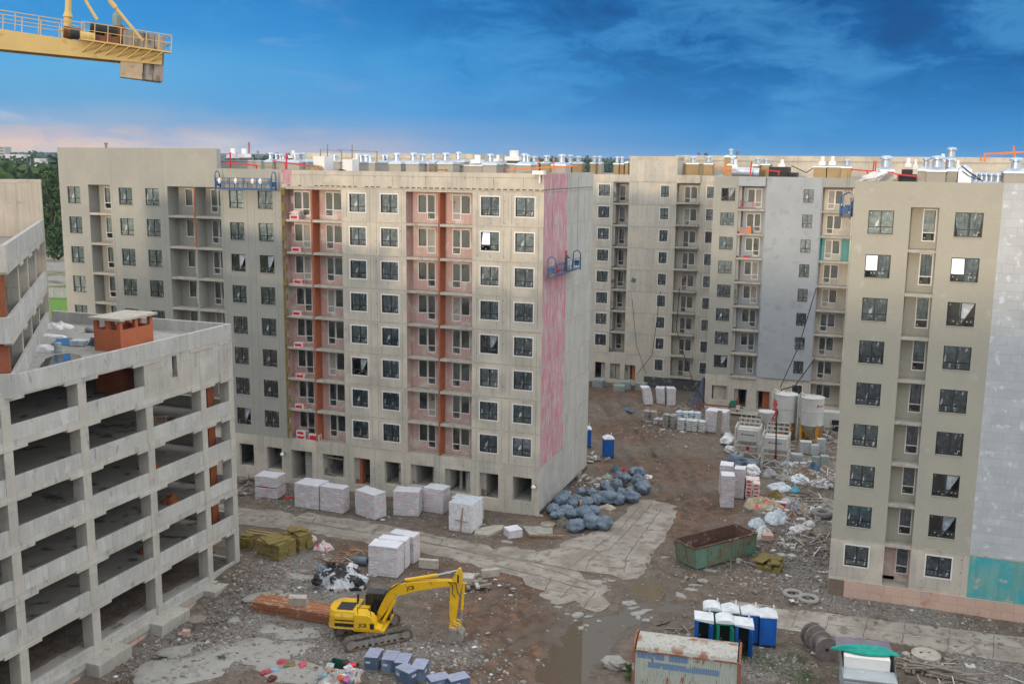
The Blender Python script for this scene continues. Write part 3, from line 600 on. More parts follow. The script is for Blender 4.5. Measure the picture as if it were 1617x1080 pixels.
for i, (x, y, a, b, rt) in enumerate(((1045, 963, 1.3, .5, .1), (993, 950, .6, .5, .6), (1010, 966, .7, .3, .8), (912, 972, .5, .3, 1), (895, 968, .35, .25, 0), (925, 985, .3, .2, 0), (1020, 980, .25, .3, 1.4), (938, 918, .9, .45, .2), (1090, 930, .6, .3, .1), (1110, 917, .4, .25, 0), (800, 855, .5, .3, 0), (1075, 915, .35, .2, .3), (1000, 958, .5, .18, .9), (1008, 972, .16, .5, .2), (1022, 962, .5, .14, .5), (905, 978, .3, .12, .4), (918, 990, .2, .3, 0), (930, 972, .35, .15, .7), (945, 978, .25, .2, 0), (880, 962, .3, .12, .3), (1120, 900, .6, .25, .2), (1075, 940, .3, .5, 1), (1040, 855, .5, .25, 0), (1048, 880, .45, .2, .5), (1098, 925, .5, .12, .3), (963, 915, .5, .2, 0), (1000, 905, .5, .3, .2))):
    q = spill((x, y), a, b, rt, seed=i+30, h=.035); pm.add(q.v, q.f)
tag(pm.build('concrete_patches', M['spill'], smooth=True), kind='structure')
# puddles
def water(name, tint, rough=.03):
    m = bpy.data.materials.new(name); m.use_nodes = True; t = m.node_tree; p = t.nodes['Principled BSDF']; p.inputs['Base Color'].default_value = (*tint, 1); p.inputs['Roughness'].default_value = rough; p.inputs['IOR'].default_value = 1.4; p.inputs['Specular IOR Level'].default_value = .6
    nz = t.nodes.new('ShaderNodeTexNoise'); nz.inputs['Scale'].default_value = 2.2; g = t.nodes.new('ShaderNodeNewGeometry'); t.links.new(g.outputs['Position'], nz.inputs[0]); b = t.nodes.new('ShaderNodeBump'); b.inputs['Strength'].default_value = .03; t.links.new(nz.outputs[0], b.inputs['Height']); t.links.new(b.outputs[0], p.inputs['Normal'])
    return m
M['puddle'] = water('muddy water', (.085, .065, .04))
for i, poly in enumerate(PUD):
    cx = sum(p[0] for p in poly)/len(poly); cy = sum(p[1] for p in poly)/len(poly)
    big_ = [(cx+(x-cx)*1.12, cy+(y-cy)*1.12) for x, y in poly]
    mb = MB(); mb.add([(x, y, -.062-.006*i) for x, y in big_], [tuple(range(len(big_)))]); tag(mb.build('puddle', M['puddle']), kind='structure')
# ================================================================== apartment blocks
bM, bC, bD, bE, bF = 81.65, 73.93, 138.0, 128.25, 160.0
TW, BW = 28.05, 26.38                       # top-storey window head and sill
def zi(k): return -3.0*k
def win_holes(x0, x1, rows, top=TW, bot=BW): return [(x0, x1, bot+zi(k), top+zi(k), 'win', .2) for k in rows]
def place_windows(root, y, x0, x1, rows, band, top=TW, bot=BW, special=None):
    for k in rows:
        v = (special or {}).get(k, RND.choice((0, 1, 3, 0, 2, 1, 3, 0, 1, 3, 0, 4)))
        put(proto_window('win', round(x1-x0, 2), round(top-bot, 2), band, v), root, (x0, y, bot+zi(k)))
def bay(root, mb, y, xa, xb, ztop, zbot, dep, parts, wallidx, slabs, rows, slab_out=0., sidem=None, part_x=None, slabm=None):
    """a loggia: recess with its own back wall holding door sets, a slab per storey, optional brick partition"""
    yb = y+dep; holes = []
    for k in rows:
        for (dx, flip, kind, wd, ht) in parts:
            dtop = 28.05+zi(k); z0 = dtop-ht
            if kind == 'set':
                a, b = (dx, dx+.82) if flip else (dx+.93, dx+1.75); c, d = (dx+.82, dx+1.75) if flip else (dx, dx+.93)
                holes.append((a, b, z0, dtop, 'win', .12)); holes.append((c, d, z0+.55, dtop, 'win', .12))
            else: holes.append((dx, dx+.88, z0, dtop, 'win', .12))
            put(proto_door(kind, RND.randrange(5), flip), root, (dx, yb+.03, z0))
    holes = [h for h in holes if h[2] >= zbot-.2]
    facade(mb, yb, xa, xb, zbot, ztop, holes, lambda x, z: wallidx(x, z))
    for x in (xa, xb): mb.quad((x, y, zbot), (x, yb, zbot), (x, yb, ztop), (x, y, ztop), sidem if sidem is not None else wallidx(x, (zbot+ztop)/2))
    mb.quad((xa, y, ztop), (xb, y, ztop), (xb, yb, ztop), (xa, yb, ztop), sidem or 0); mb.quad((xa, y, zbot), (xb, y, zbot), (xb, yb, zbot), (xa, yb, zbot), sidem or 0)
    for z in slabs:
        s = MB(); s.box(xa+.003, y+.02-slab_out, z-.22, xb-.003, yb-.003, z+.006); s.build('balcony_slab', slabm or M['slab'], root, bevel=.015)
# ---- grey rendered block, left
gB = thing('grey_apartment_block', 'grey rendered apartment block left of the cream one, with a taller blank top storey', 'building')
mats = [M['grey'], M['inner'], M['cream'], M['brick'], M['grey_b']]
mb = MB(); xl, xr = -78.67, -52.6
H_ = []
cols = [(-77.7, -76.08), (-71.32, -69.67), (-68.1, -66.45), (-58.42, -56.82), (-55.24, -53.62)]
for c in cols: H_ += win_holes(*c, K8)
H_ += [(-75.05, -72.35, 4.5, 28.28, 'bay', 1.35), (-65.46, -59.39, 4.5, 28.28, 'bay', 1.5), (-58.27, -56.61, 1.18, 3.42, 'room', .35), (-55.14, -53.43, 1.15, 3.4, 'room', .35)]
facade(mb, bM, xl, xr, -.3, 30.05, H_, lambda x, z: 2 if z < 4.45 else 0, ((), (4.45,)))
facade(mb, bM, xl, -59.6, 30.05, 31.9, [], lambda x, z: 0)
wi = lambda x, z: 0
bay(gB, mb, bM, -75.05, -72.35, 28.28, 4.5, 1.35, [(-74.35, 1, 'narrow', .88, 2.2)], wi, [4.5+3*k for k in range(8)], K8)
bay(gB, mb, bM, -65.46, -62.42, 28.28, 4.5, 1.5, [(-64.6, 0, 'set', 1.75, 2.25)], wi, [4.5+3*k for k in range(8)], K8)
bay(gB, mb, bM, -62.27, -59.39, 28.28, 4.5, 1.5, [(-61.6, 1, 'set', 1.75, 2.25)], wi, [4.5+3*k for k in range(8)], K8)
q = MB(); q.box(-62.43, bM-.004, 22.55, -62.26, bM+.05, 28.28); q.build('brick_partition', M['brick'], gB); q = MB(); q.box(-62.43, bM+.051, 22.55, -62.26, bM+1.5, 28.28); q.build('rendered_partition', M['grey'], gB)
q = MB(); q.box(-62.43, bM-.004, 4.5, -62.26, bM+1.5, 22.55); q.build('rendered_partition', M['grey'], gB)
mb.quad((xl, bM+15.5, -.3), (xl, bM, -.3), (xl, bM, 30.0), (xl, bM+15.5, 30.0), 0); mb.quad((xl, bM+2.1, 30.0), (xl, bM, 30.0), (xl, bM, 31.9), (xl, bM+2.1, 31.9), 0); mb.quad((xl, bM+15.5, -.3), (xr, bM+15.5, -.3), (xr, bM+15.5, 30.05), (xl, bM+15.5, 30.05), 0)
mb.build('wall', mats, gB)
for c in cols: place_windows(gB, bM, *c, K8, 0, special={2: 4} if c[0] > -60 else None)
q = MB(); q.box(xl+.05, bM+.05, 28.4, xr, bM+15.4, 28.7); q.build('roof', M['roofm'], gB)
parapet(gB, -59.6, xr, bM, bM+15.5, 28.7, 30.05, M['grey']); q = MB()
q.box(xl, bM+.002, 28.7, -61.6, bM+2.1, 31.9); q.build('roof_storey', M['grey'], gB)
q = MB(); q.box(-61.6, bM+.003, 28.7, -59.6, bM+.6, 31.88); q.box(-61.598, bM+.6, 28.7, -61.5, bM+2.05, 31.8); q.build('zinc_clad_corner', M['pale_b'], gB)
q = MB(); q.lathe(-74.3, bM+2, [(.12, 31.9), (.12, 32.3), (.2, 32.3), (.2, 32.42)], 10); q.build('roof_pipe', M['steel'], gB)
q = MB()
for x in (-56.4, -55.65, -53.35, -65.9, -72.1, -59.1):
    q.box(x-.012, bM-.005, 4.6, x+.012, bM-.001, 28.2 if x > -60 else 31.5)
q.build('render_joint', mat('render joint', (.25, .25, .235), None, 2), gB)
# wool edge strip showing between the two blocks
q = MB()
for k in range(17):
    z = 4.6+k*1.4; q.box(-52.62, bM-.14, z, -52.5, bM-.004, z+.69); q.box(-52.62, bM-.14, z+.692, -52.30+.1*RND.random(), bM-.004, z+1.38)
q.build('insulation_edge', M['wool'], gB)
# ---- cream concrete block, centre
gM = thing('cream_apartment_block', 'cream concrete apartment block with orange brick balcony partitions and a crimson primed side wall', 'building')
mats = [M['cream'], M['inner'], M['pink'], M['side'], M['red_pr'], M['brick']]
mb = MB(); xl, xr = -52.6, -27.06; H_ = []
cols = [(-45.54, -43.92), (-42.38, -40.72), (-32.75, -31.07), (-29.58, -27.89)]
for c in cols: H_ += win_holes(*c, K8, 27.97, 26.37)
H_ += [(-52.6, -46.36, 4.5, 28.27, 'bay', 1.2), (-39.9, -33.54, 4.5, 28.27, 'bay', 1.2)]
for a, b, c, d in ((-52.4, -50.05, .45, 3.4), (-48.88, -46.55, 1.16, 3.38), (-45.52, -43.82, .73, 3.38), (-42.3, -40.62, 1.16, 3.38), (-39.62, -37.2, 1.4, 3.4), (-36.15, -33.65, 1.2, 3.38), (-32.75, -30.95, 1.11, 3.42), (-29.56, -27.78, 1.19, 3.41)): H_.append((a, b, c, d, 'room', .4))
facade(mb, bM, xl, xr, -.3, 30.0, H_, lambda x, z: 4 if (z > 28.7 and x < -51.5) else 0, ((-51.5,), (28.72,)))
pk = lambda k0: (lambda x, z: 2 if int((z-4.5)/3+k0*1.7+int((x+60)/3)*1.3) % 3 else 0)
for xa, xp, xb in ((-52.6, -49.5, -46.36), (-39.9, -36.72, -33.54)):
    bay(gM, mb, bM, xa, xp-.06, 28.27, 4.5, 1.2, [(xp-2.62, 0, 'set', 1.75, 2.25)], lambda x, z: 2, [4.5+3*k for k in range(8)], K8, sidem=2)
    bay(gM, mb, bM, xp+.06, xb, 28.27, 4.5, 1.2, [(xp+.75, 1, 'set', 1.75, 2.25)], lambda x, z: 2, [4.5+3*k for k in range(8)], K8, sidem=2)
    for k in range(8):
        q = MB(); q.box(xp-.075, bM+.03, 4.505+3*k, xp+.075, bM+1.19, 7.275+3*k if k < 7 else 28.26); q.build('brick_partition', M['brick'], gM)
    q = MB(); q.box(xp-.075, bM+.06, 4.285, xp+.075, bM+1.1, 4.495); q.build('beam_stub', M['slab'], gM)
T = lambda u, d, z: (xr-d, u, z)
facade(mb, 0, bM, 96.95, -.3, 30.0, [], lambda u, z: (4 if (u < 88.4 and z > 4.4) else 3), ((88.4,), (4.4,)), T)
mb.quad((xr, 96.95, -.3), (xl, 96.95, -.3), (xl, 96.95, 30), (xr, 96.95, 30), 0)
mb.build('wall', mats, gM)
for c in cols: place_windows(gM, bM, *c, K8, 1, 27.97, 26.37, special={1: 5} if -33 < c[0] < -32 else None)
q = MB(); q.box(xl, bM+.05, 28.4, xr-.05, 96.9, 28.7); q.build('roof', M['roofm'], gM)
parapet(gM, xl, xr, bM, 96.95, 28.7, 30.0, M['cream'])
# storey ledges with slots under the parapet, thin floor joints standing proud
q = MB()
for k in range(9):
    z = 4.5+3*k
    for a, b in ((-46.36, -39.9), (-33.54, xr)):
        if k < 8: q.box(a+.01, bM-.018, z-.05, b-.01, bM-.003, z+.01)
    if k < 8: q.box(xr+.003, bM+.1, z-.05, xr+.016, 96.9, z)
q.box(xl+.3, bM-.05, 28.46, xr+.03, bM-.003, 28.56); q.box(xr+.003, bM, 28.46, xr+.04, 96.9, 28.55)
q.build('floor_joint', M['slab'], gM)
q = MB()
for x in (-45.85, -43.5, -42.85, -40.35, -33.1, -30.68, -29.95, -27.5):
    for k in range(8): q.box(x-.014, bM-.006, 4.55+3*k+RND.random()*.2, x+.014, bM-.001, 7.4+3*k-RND.random()*.2)
for x in (-50.6, -48.2, -45.1, -41.2, -38.0, -35.0, -31.6, -28.9): q.box(x-.014, bM-.006, 28.75, x+.014, bM-.001, 29.6)
for x in (-49.5, -46.1, -43.3, -40.2, -36.7, -33.2, -30.3): q.box(x-.014, bM-.006, .3, x+.014, bM-.001, 4.4)
q.box(-51.4, bM-.006, 29.58, xr, bM-.001, 29.61)
q.build('panel_joint', mat('dark panel joint', (.27, .25, .22), None, 2), gM)
q = MB()
for i in range(44):
    x = xl+.6+i*.575
    if RND.random() < .8: q.box(x, bM-.03, 28.57, x+.36, bM-.002, 28.66)
for i in range(22): q.box(xr+.002, bM+.5+i*.66, 28.6, xr+.02, bM+.85+i*.66, 28.7)
q.build('joint_slots', mat('open joint slots', (.20, .14, .07), (.05, .04, .03), 3), gM)
q = MB()
q.box(-52.7, bM+.15, -.5, xr+.04, 96.9, .42); q.build('base', M['dark_b'], gM)
q = MB(); q.box(-31.5, bM+.02, -.4, -29.4, bM+.14, .25); q.box(-27.9, bM+.02, -.4, -26.7, bM+.14, .18); q.box(-51, bM+.02, -.4, -46, bM+.14, .2); q.build('plinth_board', M['plinth'], gM)
for x, z in ((-27.5, 2.75), (-53.15, 2.9)):
    q = MB(); q.box(x-.12, bM-.3, z-.12, x+.12, bM-.02, z+.16, 0); q.lathe(x+.02, bM-.36, [(.2, z-.05), (.22, z+.05), (.1, z+.22)], 10, 1); o = q.build('wall_lamp', [M['black'], M['zincw']], gM)
q = MB(); q.box(xr-.9, bM-.55, 29.9, xr+.1, bM+.1, 30.25); q.bar((xr-.3, bM-.3, 29.2), (xr-.3, bM-.3, 29.9), .12); q.build('floodlight', M['zincw'], gM)
# shop floor details: block infill, brick jamb, dark crates, boards
q = MB(); q.box(-51.35, bM+.9, .4, -50.5, bM+1.15, 3.7); q.build('block_infill', mat('white aerated blockwork', (.52, .51, .48), None, 1, .9, .3, seams=(.6, .25, 0, 0, .9)), gM)
q = MB(); q.box(-45.48, bM+.45, .6, -44.9, bM+1.2, 3.36); q.build('brick_jamb', M['brick'], gM)
q = MB(); q.bar((-48.85, bM+.3, 1.7), (-47.6, bM+.2, 1.16), .12); q.bar((-48.85, bM+.2, 3.05), (-46.6, bM+.2, 2.95), .1); q.build('bracing_board', M['woodg'], gM)
q = MB(); q.box(-35.2, bM+1.2, .8, -34.95, bM+1.4, 3.7); q.box(-34.6, bM+1.2, .8, -33.9, bM+1.5, 3.1); q.build('block_infill', mat('white aerated blocks', (.50, .49, .46), None, 1, .9, .3, seams=(.6, .25, 0, 0, .9)), gM)
# ---- far left cream block with the tall blank stair tower
gD = thing('far_cream_block', 'far cream concrete block with a tall blank stair tower left of the blue grey one', 'building')
M['cream_lift'] = mat('far raw concrete cream lifted', (.62, .585, .51), (.55, .52, .455), .5, .9, .25, seams=(1.26, 3.0, 0, -1.5, .9), holes=True, streak=.2, mixes=(((.64, .53, .40), .35, .6, .1, 1, .6), ((.38, .35, .3), 2.2, .68, .06, .3, .5)))  # cream copy made lighter in colour to offset the dim court
mats = [M['cream_lift'], M['inner'], M['brick'], M['conc']]
mb = MB(); xl, xr = -56, -20.3; H_ = []
H_ += win_holes(-37.72, -36.12, K8, 28.1, 26.55) + win_holes(-28.98, -27.86, K9, 28.08, 26.55) + win_holes(-22.72, -21.05, K9, 28.08, 26.55)
H_ += [(-35.65, -33.43, 4.6, 28.49, 'bay', 1.9), (-26.8, -23.65, 1.7, 28.45, 'bay', 1.1), (-37.65, -36.16, .69, 3.05, 'room', .4), (-35.42, -33.99, .7, 3.0, 'room', .4), (-33.29, -31.76, .75, 2.95, 'room', .5)]
facade(mb, bD, xl, xr, -.3, 29.5, H_, lambda x, z: 3 if x > -33.43 and x < -26.8 and int(z/3+x) % 4 == 5 else 0)
facade(mb, bD-.06, -33.43, -26.84, 29.5, 31.95, [], lambda x, z: 0)
bay(gD, mb, bD, -35.65, -33.43, 28.49, 4.6, 1.9, [(-35.2, 1, 'narrow', .88, 2.2)], lambda x, z: 0, [4.6+3*k for k in range(8)], K8)
bay(gD, mb, bD, -26.8, -23.65, 28.45, 1.7, 1.1, [(-25.95, 1, 'set', 1.75, 2.25)], lambda x, z: 0, [1.9+3*k for k in range(9)], K9, slab_out=.55)
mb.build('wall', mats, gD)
q = MB(); q.box(-33.43, bD-.055, 28.6, -26.84, bD+4.5, 31.95); q.box(-33.55, bD-.1, 31.75, -26.72, bD+4.6, 32.0); q.build('stair_tower', M['cream_lift'], gD)
q = MB(); q.box(-26.8, bD-.6, 28.5, -23.6, bD, 29.55); q.build('balcony_top', M['cream'], gD)
place_windows(gD, bD, -37.72, -36.12, K8, 1, 28.1, 26.55); place_windows(gD, bD, -28.98, -27.86, K9, 1, 28.08, 26.55); place_windows(gD, bD, -22.72, -21.05, K9, 1, 28.08, 26.55)
q = MB(); q.box(xl, bD+.05, 28.3, xr, bD+15, 28.5); q.build('roof', M['roofm'], gD)
q = MB()
for a, b in ((xl, -33.43), (-23.55, xr)): q.box(a, bD+.002, 28.5, b, bD+.3, 29.5)
q.box(xl, bD+14.6, 28.5, xr, bD+14.9, 29.6); q.build('parapet', M['cream'], gD)
q = MB(); q.box(-30.4, bD-.25, -.3, -20.4, bD-.01, 1.55); q.build('base', M['dark_b'], gD)
q = MB(); q.box(-32.35, bD+.5, .75, -31.8, bD+.75, 2.95); q.box(-33.2, bD+1.4, .75, -32.2, bD+1.6, 3.2); q.build('brick_jamb', M['brick'], gD)
q = MB()
for k in range(8): q.box(-37.9+0, bD-.02, 25.45+zi(k), -35.65, bD-.003, 25.5+zi(k)); q.box(-33.4, bD-.02, 25.45+zi(k), -26.85, bD-.003, 25.5+zi(k))
q.build('floor_joint', M['slab'], gD)
q = MB()
for k in range(40):
    z = 5+k*.6
    if k % 3: q.box(-20.62, bD-.14, z, -20.32+.0, bD-.003, z+.5)
q.build('insulation_edge', M['wool'], gD)
# ---- far blue-grey block
gE = thing('far_grey_block', 'far grey block with a smooth blue grey panel and one teal primed balcony', 'building')
mats = [M['grey'], M['inner'], M['pale_b'], M['cream'], M['teal'], M['brick']]
mb = MB(); xl, xr = -20.3, 14; H_ = []
H_ += win_holes(-19.34, -17.66, K8, 28.12, 26.55) + [(-17.2, -14.0, 4.6, 28.49, 'bay', 1.3), (-7.3, xr-8, 1.6, 28.45, 'bay', 1.6)]
H_ += [(-9.5, -8.32, 2.45, 4.08, 'win', .2), (-19.42, -17.53, 1.29, 3.18, 'room', .4), (-16.6, -15.01, .57, 2.94, 'room', .4), (-13.79, -12.18, .53, 2.92, 'room', .5)]
HP = win_holes(-9.5, -8.32, K8, 28.12, 26.55)
def fE(x, z):
    if z < 4.6: return 3
    if x > -14.0 and x < -7.3: return 2
    return 0
facade(mb, bE, xl, xr, -.8, 29.55, [h for h in H_] + [(-13.85, -7.42, 4.75, 29.5, 'panelgap', 0)], fE, ((-14.0, -7.3), (4.6,)))
facade(mb, bE-.16, -13.85, -7.42, 4.7, 29.58, HP, lambda x, z: 2)
for x in (-13.85, -7.42): mb.quad((x, bE-.16, 4.7), (x, bE, 4.7), (x, bE, 29.58), (x, bE-.16, 29.58), 2)
mb.quad((-13.85, bE-.16, 4.7), (-7.42, bE-.16, 4.7), (-7.42, bE, 4.7), (-13.85, bE, 4.7), 2)
bay(gE, mb, bE, -17.2, -14.0, 28.49, 4.6, 1.3, [(-16.3, 0, 'set', 1.75, 2.25)], lambda x, z: 2, [4.6+3*k for k in range(8)], K8, slab_out=.25, sidem=2)
def fb(x, z): return 4 if 19.4 < z < 22.5 else 3
facade_T = bay(gE, mb, bE, -7.3, xr-8, 28.45, 1.6, 1.6, [(-6.75, 1, 'set', 1.75, 2.25)], lambda x, z: 3, [1.6+3*k for k in range(9)], K9, sidem=3)
mb.build('wall', mats, gE)
q = MB(); q.box(-4.85, bE+1.57, 19.55, 5, bE+1.597, 22.35); q.box(-7.25, bE+1.57, 19.55, -6.8, bE+1.597, 22.35); q.box(-7.28, bE+.05, 19.55, -7.25, bE+1.55, 22.35); q.build('teal_wall', M['teal'], gE)
for x in (-3.85, ):
    for k in range(9): q = MB(); q.box(x, bE+.03, 1.62+3*k, x+.14, bE+1.59, 4.36+3*k); q.build('balcony_side_wall', M['cream'], gE)
place_windows(gE, bE, -19.34, -17.66, K8, 0, 28.12, 26.55); place_windows(gE, bE-.16, -9.5, -8.32, K8, 0, 28.12, 26.55); put(proto_window('win', 1.18, 1.57, 1, 1), gE, (-9.5, bE, 2.48))
q = MB(); q.box(-17.2, bE-.6, 28.42, -14.0, bE+.1, 29.5); q.build('balcony_top', M['pale_b'], gE)
q = MB(); q.box(xl, bE+.05, 28.3, xr, bE+15, 28.5); q.build('roof', M['roofm'], gE)
q = MB()
for a, b, m_ in ((xl, -14, 0), (-7.3, xr, 1)): q.box(a, bE+.002, 28.5, b, bE+.3, 29.55, m_)
q.box(-13.9, bE-.1, 28.5, -7.4, bE+.3, 29.56, 0); q.box(xl, bE+14.6, 28.5, xr, bE+14.9, 29.6, 1); q.build('parapet', [M['grey'], M['cream']], gE)
q = MB(); q.box(-13.1, bE+.6, .6, -12.2, bE+.9, 2.9); q.build('brick_jamb', M['brick'], gE)
q = MB(); q.box(-19.3, bE+.5, 1.3, -17.6, bE+.7, 3.3); q.build('inner_wall', M['cream'], gE)
# ---- beige block, right
gC = thing('beige_apartment_block', 'beige rendered apartment block at the right with white insulation boards and teal band below', 'building')
mats = [M['beige'], M['inner'], M['white_ins'], M['cream'], M['teal'], M['pink']]
mb = MB(); xl, xr = -2.12, 26; H_ = win_holes(-1.12, .52, K8, 27.92, 26.32) + win_holes(4.33, 6.06, K8, 27.92, 26.3) + win_holes(-1.1, .5, [8], 27.92, 26.4) + win_holes(4.36, 6.0, [8], 27.92, 26.4)
H_ += [(1.56, 3.33, 1.28, 28.18, 'bay', 1.1)]
facade(mb, bC, xl, xr, -.3, 29.88, H_, lambda x, z: (4 if x > 7.13 else 3) if z < 4.35 else (2 if x > 7.1 else 0), ((7.1, 7.13), (4.35,)))
bay(gC, mb, bC, 1.56, 3.33, 28.18, 1.3, 1.1, [(2.38, 1, 'narrow', .88, 2.2)], lambda x, z: 5 if z < 4.2 else 0, [1.35+3*k for k in range(1, 9)], K9, sidem=0)
q = MB(); q.box(1.565, bC+1.07, 1.35, 2.37, bC+1.096, 4.1); q.box(1.565, bC+1.07, 1.3, 3.3, bC+1.09, 1.62); q.box(3.27, bC+.1, 1.35, 3.325, bC+1.05, 4.1); q.build('pink_wall', M['pink'], gC)
T = lambda u, d, z: (xl+d, u, z)
facade(mb, 0, bC, bC+15.5, -.3, 29.88, [], lambda u, z: 0, T=T)
mb.quad((xr, bC+15.5, -.3), (xl, bC+15.5, -.3), (xl, bC+15.5, 29.88), (xr, bC+15.5, 29.88), 0)
mb.build('wall', mats, gC)
place_windows(gC, bC, -1.12, .52, K8, 0, 27.92, 26.32, special={0: 0, 1: 5}); place_windows(gC, bC, 4.33, 6.06, K8, 0, 27.92, 26.3, special={0: 2, 1: 5, 6: 4})
place_windows(gC, bC, -1.1, .5, [8], 1, 27.92, 26.4); place_windows(gC, bC, 4.36, 6.0, [8], 1, 27.92, 26.4)
q = MB(); q.box(xl, bC+.05, 28.4, xr, bC+15.4, 28.68); q.build('roof', M['roofm'], gC)
parapet(gC, xl, xr, bC, bC+15.5, 28.68, 29.88, M['beige'])
q = MB(); q.box(-1.0, bC-.1, -.5, 18, bC-.003, 1.24, 0); q.box(18.9, bC-.1, -.5, xr, bC-.003, 1.24, 0); q.build('plinth', M['plinth'], gC)
q = MB(); q.box(-2.1, bC-.04, -.5, -1.01, bC-.003, 1.2); q.build('base', mat('brown base blocks', (.24, .19, .15), None, 1, .9, .3, seams=(.4, .2, 0, 0, .7)), gC)
q = MB(); q.box(7.11, bC-.012, 4.3, xr, bC-.002, 4.42); q.box(-2.1, bC-.02, 4.3, 1.55, bC-.002, 4.4); q.box(3.34, bC-.02, 4.28, 7.05, bC-.002, 4.4); q.build('floor_joint', M['slab'], gC)
# ---- long rear block closing the court
gF = thing('rear_cream_block', 'long cream concrete wing closing the court behind, only its top storey showing over the roofs', 'building')
q = MB(); q.box(-31.5, bF, -.3, 40, bF+15, 32.4); q.build('wall', M['cream'], gF); q = MB(); q.box(-31.6, bF-.08, 31.6, 40.1, bF-.003, 31.72); q.build('floor_joint', M['slab'], gF)
gF2 = thing('rear_cream_block', 'cream concrete top storey showing behind the vents of the middle roof', 'building')
q = MB(); q.box(-97, bF-4, -.3, -64.1, bF+12, 32.3); q.box(-97.1, bF-4.08, 31.5, -64, bF-4.002, 31.6); q.build('wall', M['cream'], gF2)
# ---- unseen block added behind the viewpoint to shade the court, leaving only the upper storeys in the last sun
gShade = thing('cream_apartment_block', 'unseen cream concrete block added behind the viewpoint to shade the court', 'building')
q = MB(); H_ = [(x, x+1.65, 2.4+3*k, 4.0+3*k, 'win', .2) for x in range(-82, 45, 6) for k in range(9)]
facade(q, 32, -86, 52, -.3, 30, H_, lambda x, z: 0, T=lambda u, d, z: (u, -d+0, z)); q.box(-86, -50, -.3, 52, -32.05-0, -.25); q.quad((-86, -50, 0), (52, -50, 0), (52, -50, 30), (-86, -50, 30)); q.quad((-86, -50, 0), (-86, -32, 0), (-86, -32, 30), (-86, -50, 30)); q.quad((52, -50, 0), (52, -32, 0), (52, -32, 30), (52, -50, 30)); q.quad((-86, -50, 29.9), (52, -50, 29.9), (52, -32, 29.9), (-86, -32, 29.9))
q.build('wall', [M['cream'], M['inner']], gShade)
# ================================================================== rooftop plant
def cowl(parent, x, y, z, r=.28, h=.75, wide=1.4):
    r *= .88; h *= .82; q = MB(); q.lathe(x, y, [(r, z), (r, z+h*.62), (r*.72, z+h*.64), (r*.72, z+h*.72), (r*wide, z+h*.70), (r*wide, z+h*.84), (r*wide*.8, z+h*.96), (r*.3, z+h*1.03)], 16); return q.build('roof_cowl', M['zinc'], parent, smooth=False)
def vent(parent, px0, px1, pyt, y, cw=(), base=28.6, m='shaft', d=1.3, cap='hip', pyc=None):
    """vent shaft seen between photo columns px0..px1 with its eaves at pyt, standing at depth y"""
    x0, z1 = YP(px0, pyt, y); x1, _ = YP(px1, pyt, y); s = MB(); s.box(x0, y, base, x1, y+d, z1); o = s.build('vent_shaft', M[m], parent)
    c = MB(); e = .07; xa, xb, ya, yb = x0-e, x1+e, y-e, y+d+e
    c.box(xa, ya, z1+.003, xb, yb, z1+.12)
    if cap == 'hip':
        i = min(.35, (xb-xa)/2-.05); hh = .2
        c.add([(xa, ya, z1+.12), (xb, ya, z1+.12), (xb, yb, z1+.12), (xa, yb, z1+.12), (xa+i, ya+i, z1+.12+hh), (xb-i, ya+i, z1+.12+hh), (xb-i, yb-i, z1+.12+hh), (xa+i, yb-i, z1+.12+hh)], [(0, 1, 5, 4), (1, 2, 6, 5), (2, 3, 7, 6), (3, 0, 4, 7), (4, 5, 6, 7)])
    c.build('metal_cap', M['zinc'], o)
    for t in cw:
        p, r, h = (t if isinstance(t, tuple) else (t, .27, .85)); cx = YP(p, pyt, y+d/2)[0]; cowl(o, cx, y+d/2, z1+.28 if cap == 'hip' else z1+.1, r, h)
    return o
def fan(parent, px0, px1, py0, py1, y, base_m='zincw'):
    x0, zb = YP(px0, py1, y); x1, zt = YP(px1, py0, y); s = MB(); zm = zb+(zt-zb)*.42; s.box(x0, y, zb, x1, y+1.1, zm); o = s.build('fan_unit', M[base_m], parent)
    w = x1-x0; q = MB(); q.lathe((x0+x1)/2, y+.55, [(w*.3, zm), (w*.3, zt-.03), (w*.26, zt)], 16); q.build('fan_drum', M['zincw'], o); return o
B_, Mm, Dd, Ee, Cc = gB, gM, gD, gE, gC
vent(B_, 339, 412, 254.5, 86, (), cap='flat', d=5); fan(B_, 357.5, 368, 235, 250, 88); fan(B_, 375, 386, 235, 249, 88)
vent(B_, 418, 430, 256.5, 85, ((428, .25, .8),)); vent(B_, 431, 450, 257, 85.5, ((437, .2, .7), (443.5, .2, .7), (448, .2, .6))); vent(B_, 453, 472, 257.5, 85, ((467, .25, .8),)); vent(Mm, 474, 487, 257, 86, ((473+2, .2, .7), (479, .22, .8)))
fan(B_, 455, 462, 238, 250, 90)
s = MB(); x0, z0 = YP(495, 269, 84.5); x1, z1 = YP(512, 247, 84.5); s.box(x0, 84.5, 28.6, x1, 86.2, z1); o = s.build('air_handler', M['zincw'], gM)
xc, zc = YP(498.5, 268.5, 83.9); q = MB(); q.tube([(xc, 83.7, zc-.1), (xc, 84.5, zc-.1)], [.55, .5], 18); q.build('fan_ring', M['wood'], o)
x0, z0 = YP(514, 269, 84.6); x2, _ = YP(532, 269, 84.6); q = MB(); q.tube([(x0, 85.2, 29.5), (x2-.3, 85.2, 29.3), (x2+.2, 85.2, 29.0)], [.5, .5, .35], 12); q.build('round_duct', M['zinc'], gM)
s = MB(); x0, _ = YP(541, 269, 84.3); x1, z1 = YP(556, 252, 84.3); s.box(x0, 84.3, 28.6, x1, 85.6, z1); o = s.build('air_handler', M['zincw'], gM); q = MB(); xc = YP(539, 265, 84)[0]; q.tube([(xc, 83.9, 29.6), (xc, 84.3, 29.6)], [.52, .5], 18); q.build('fan_ring', M['black'], o)
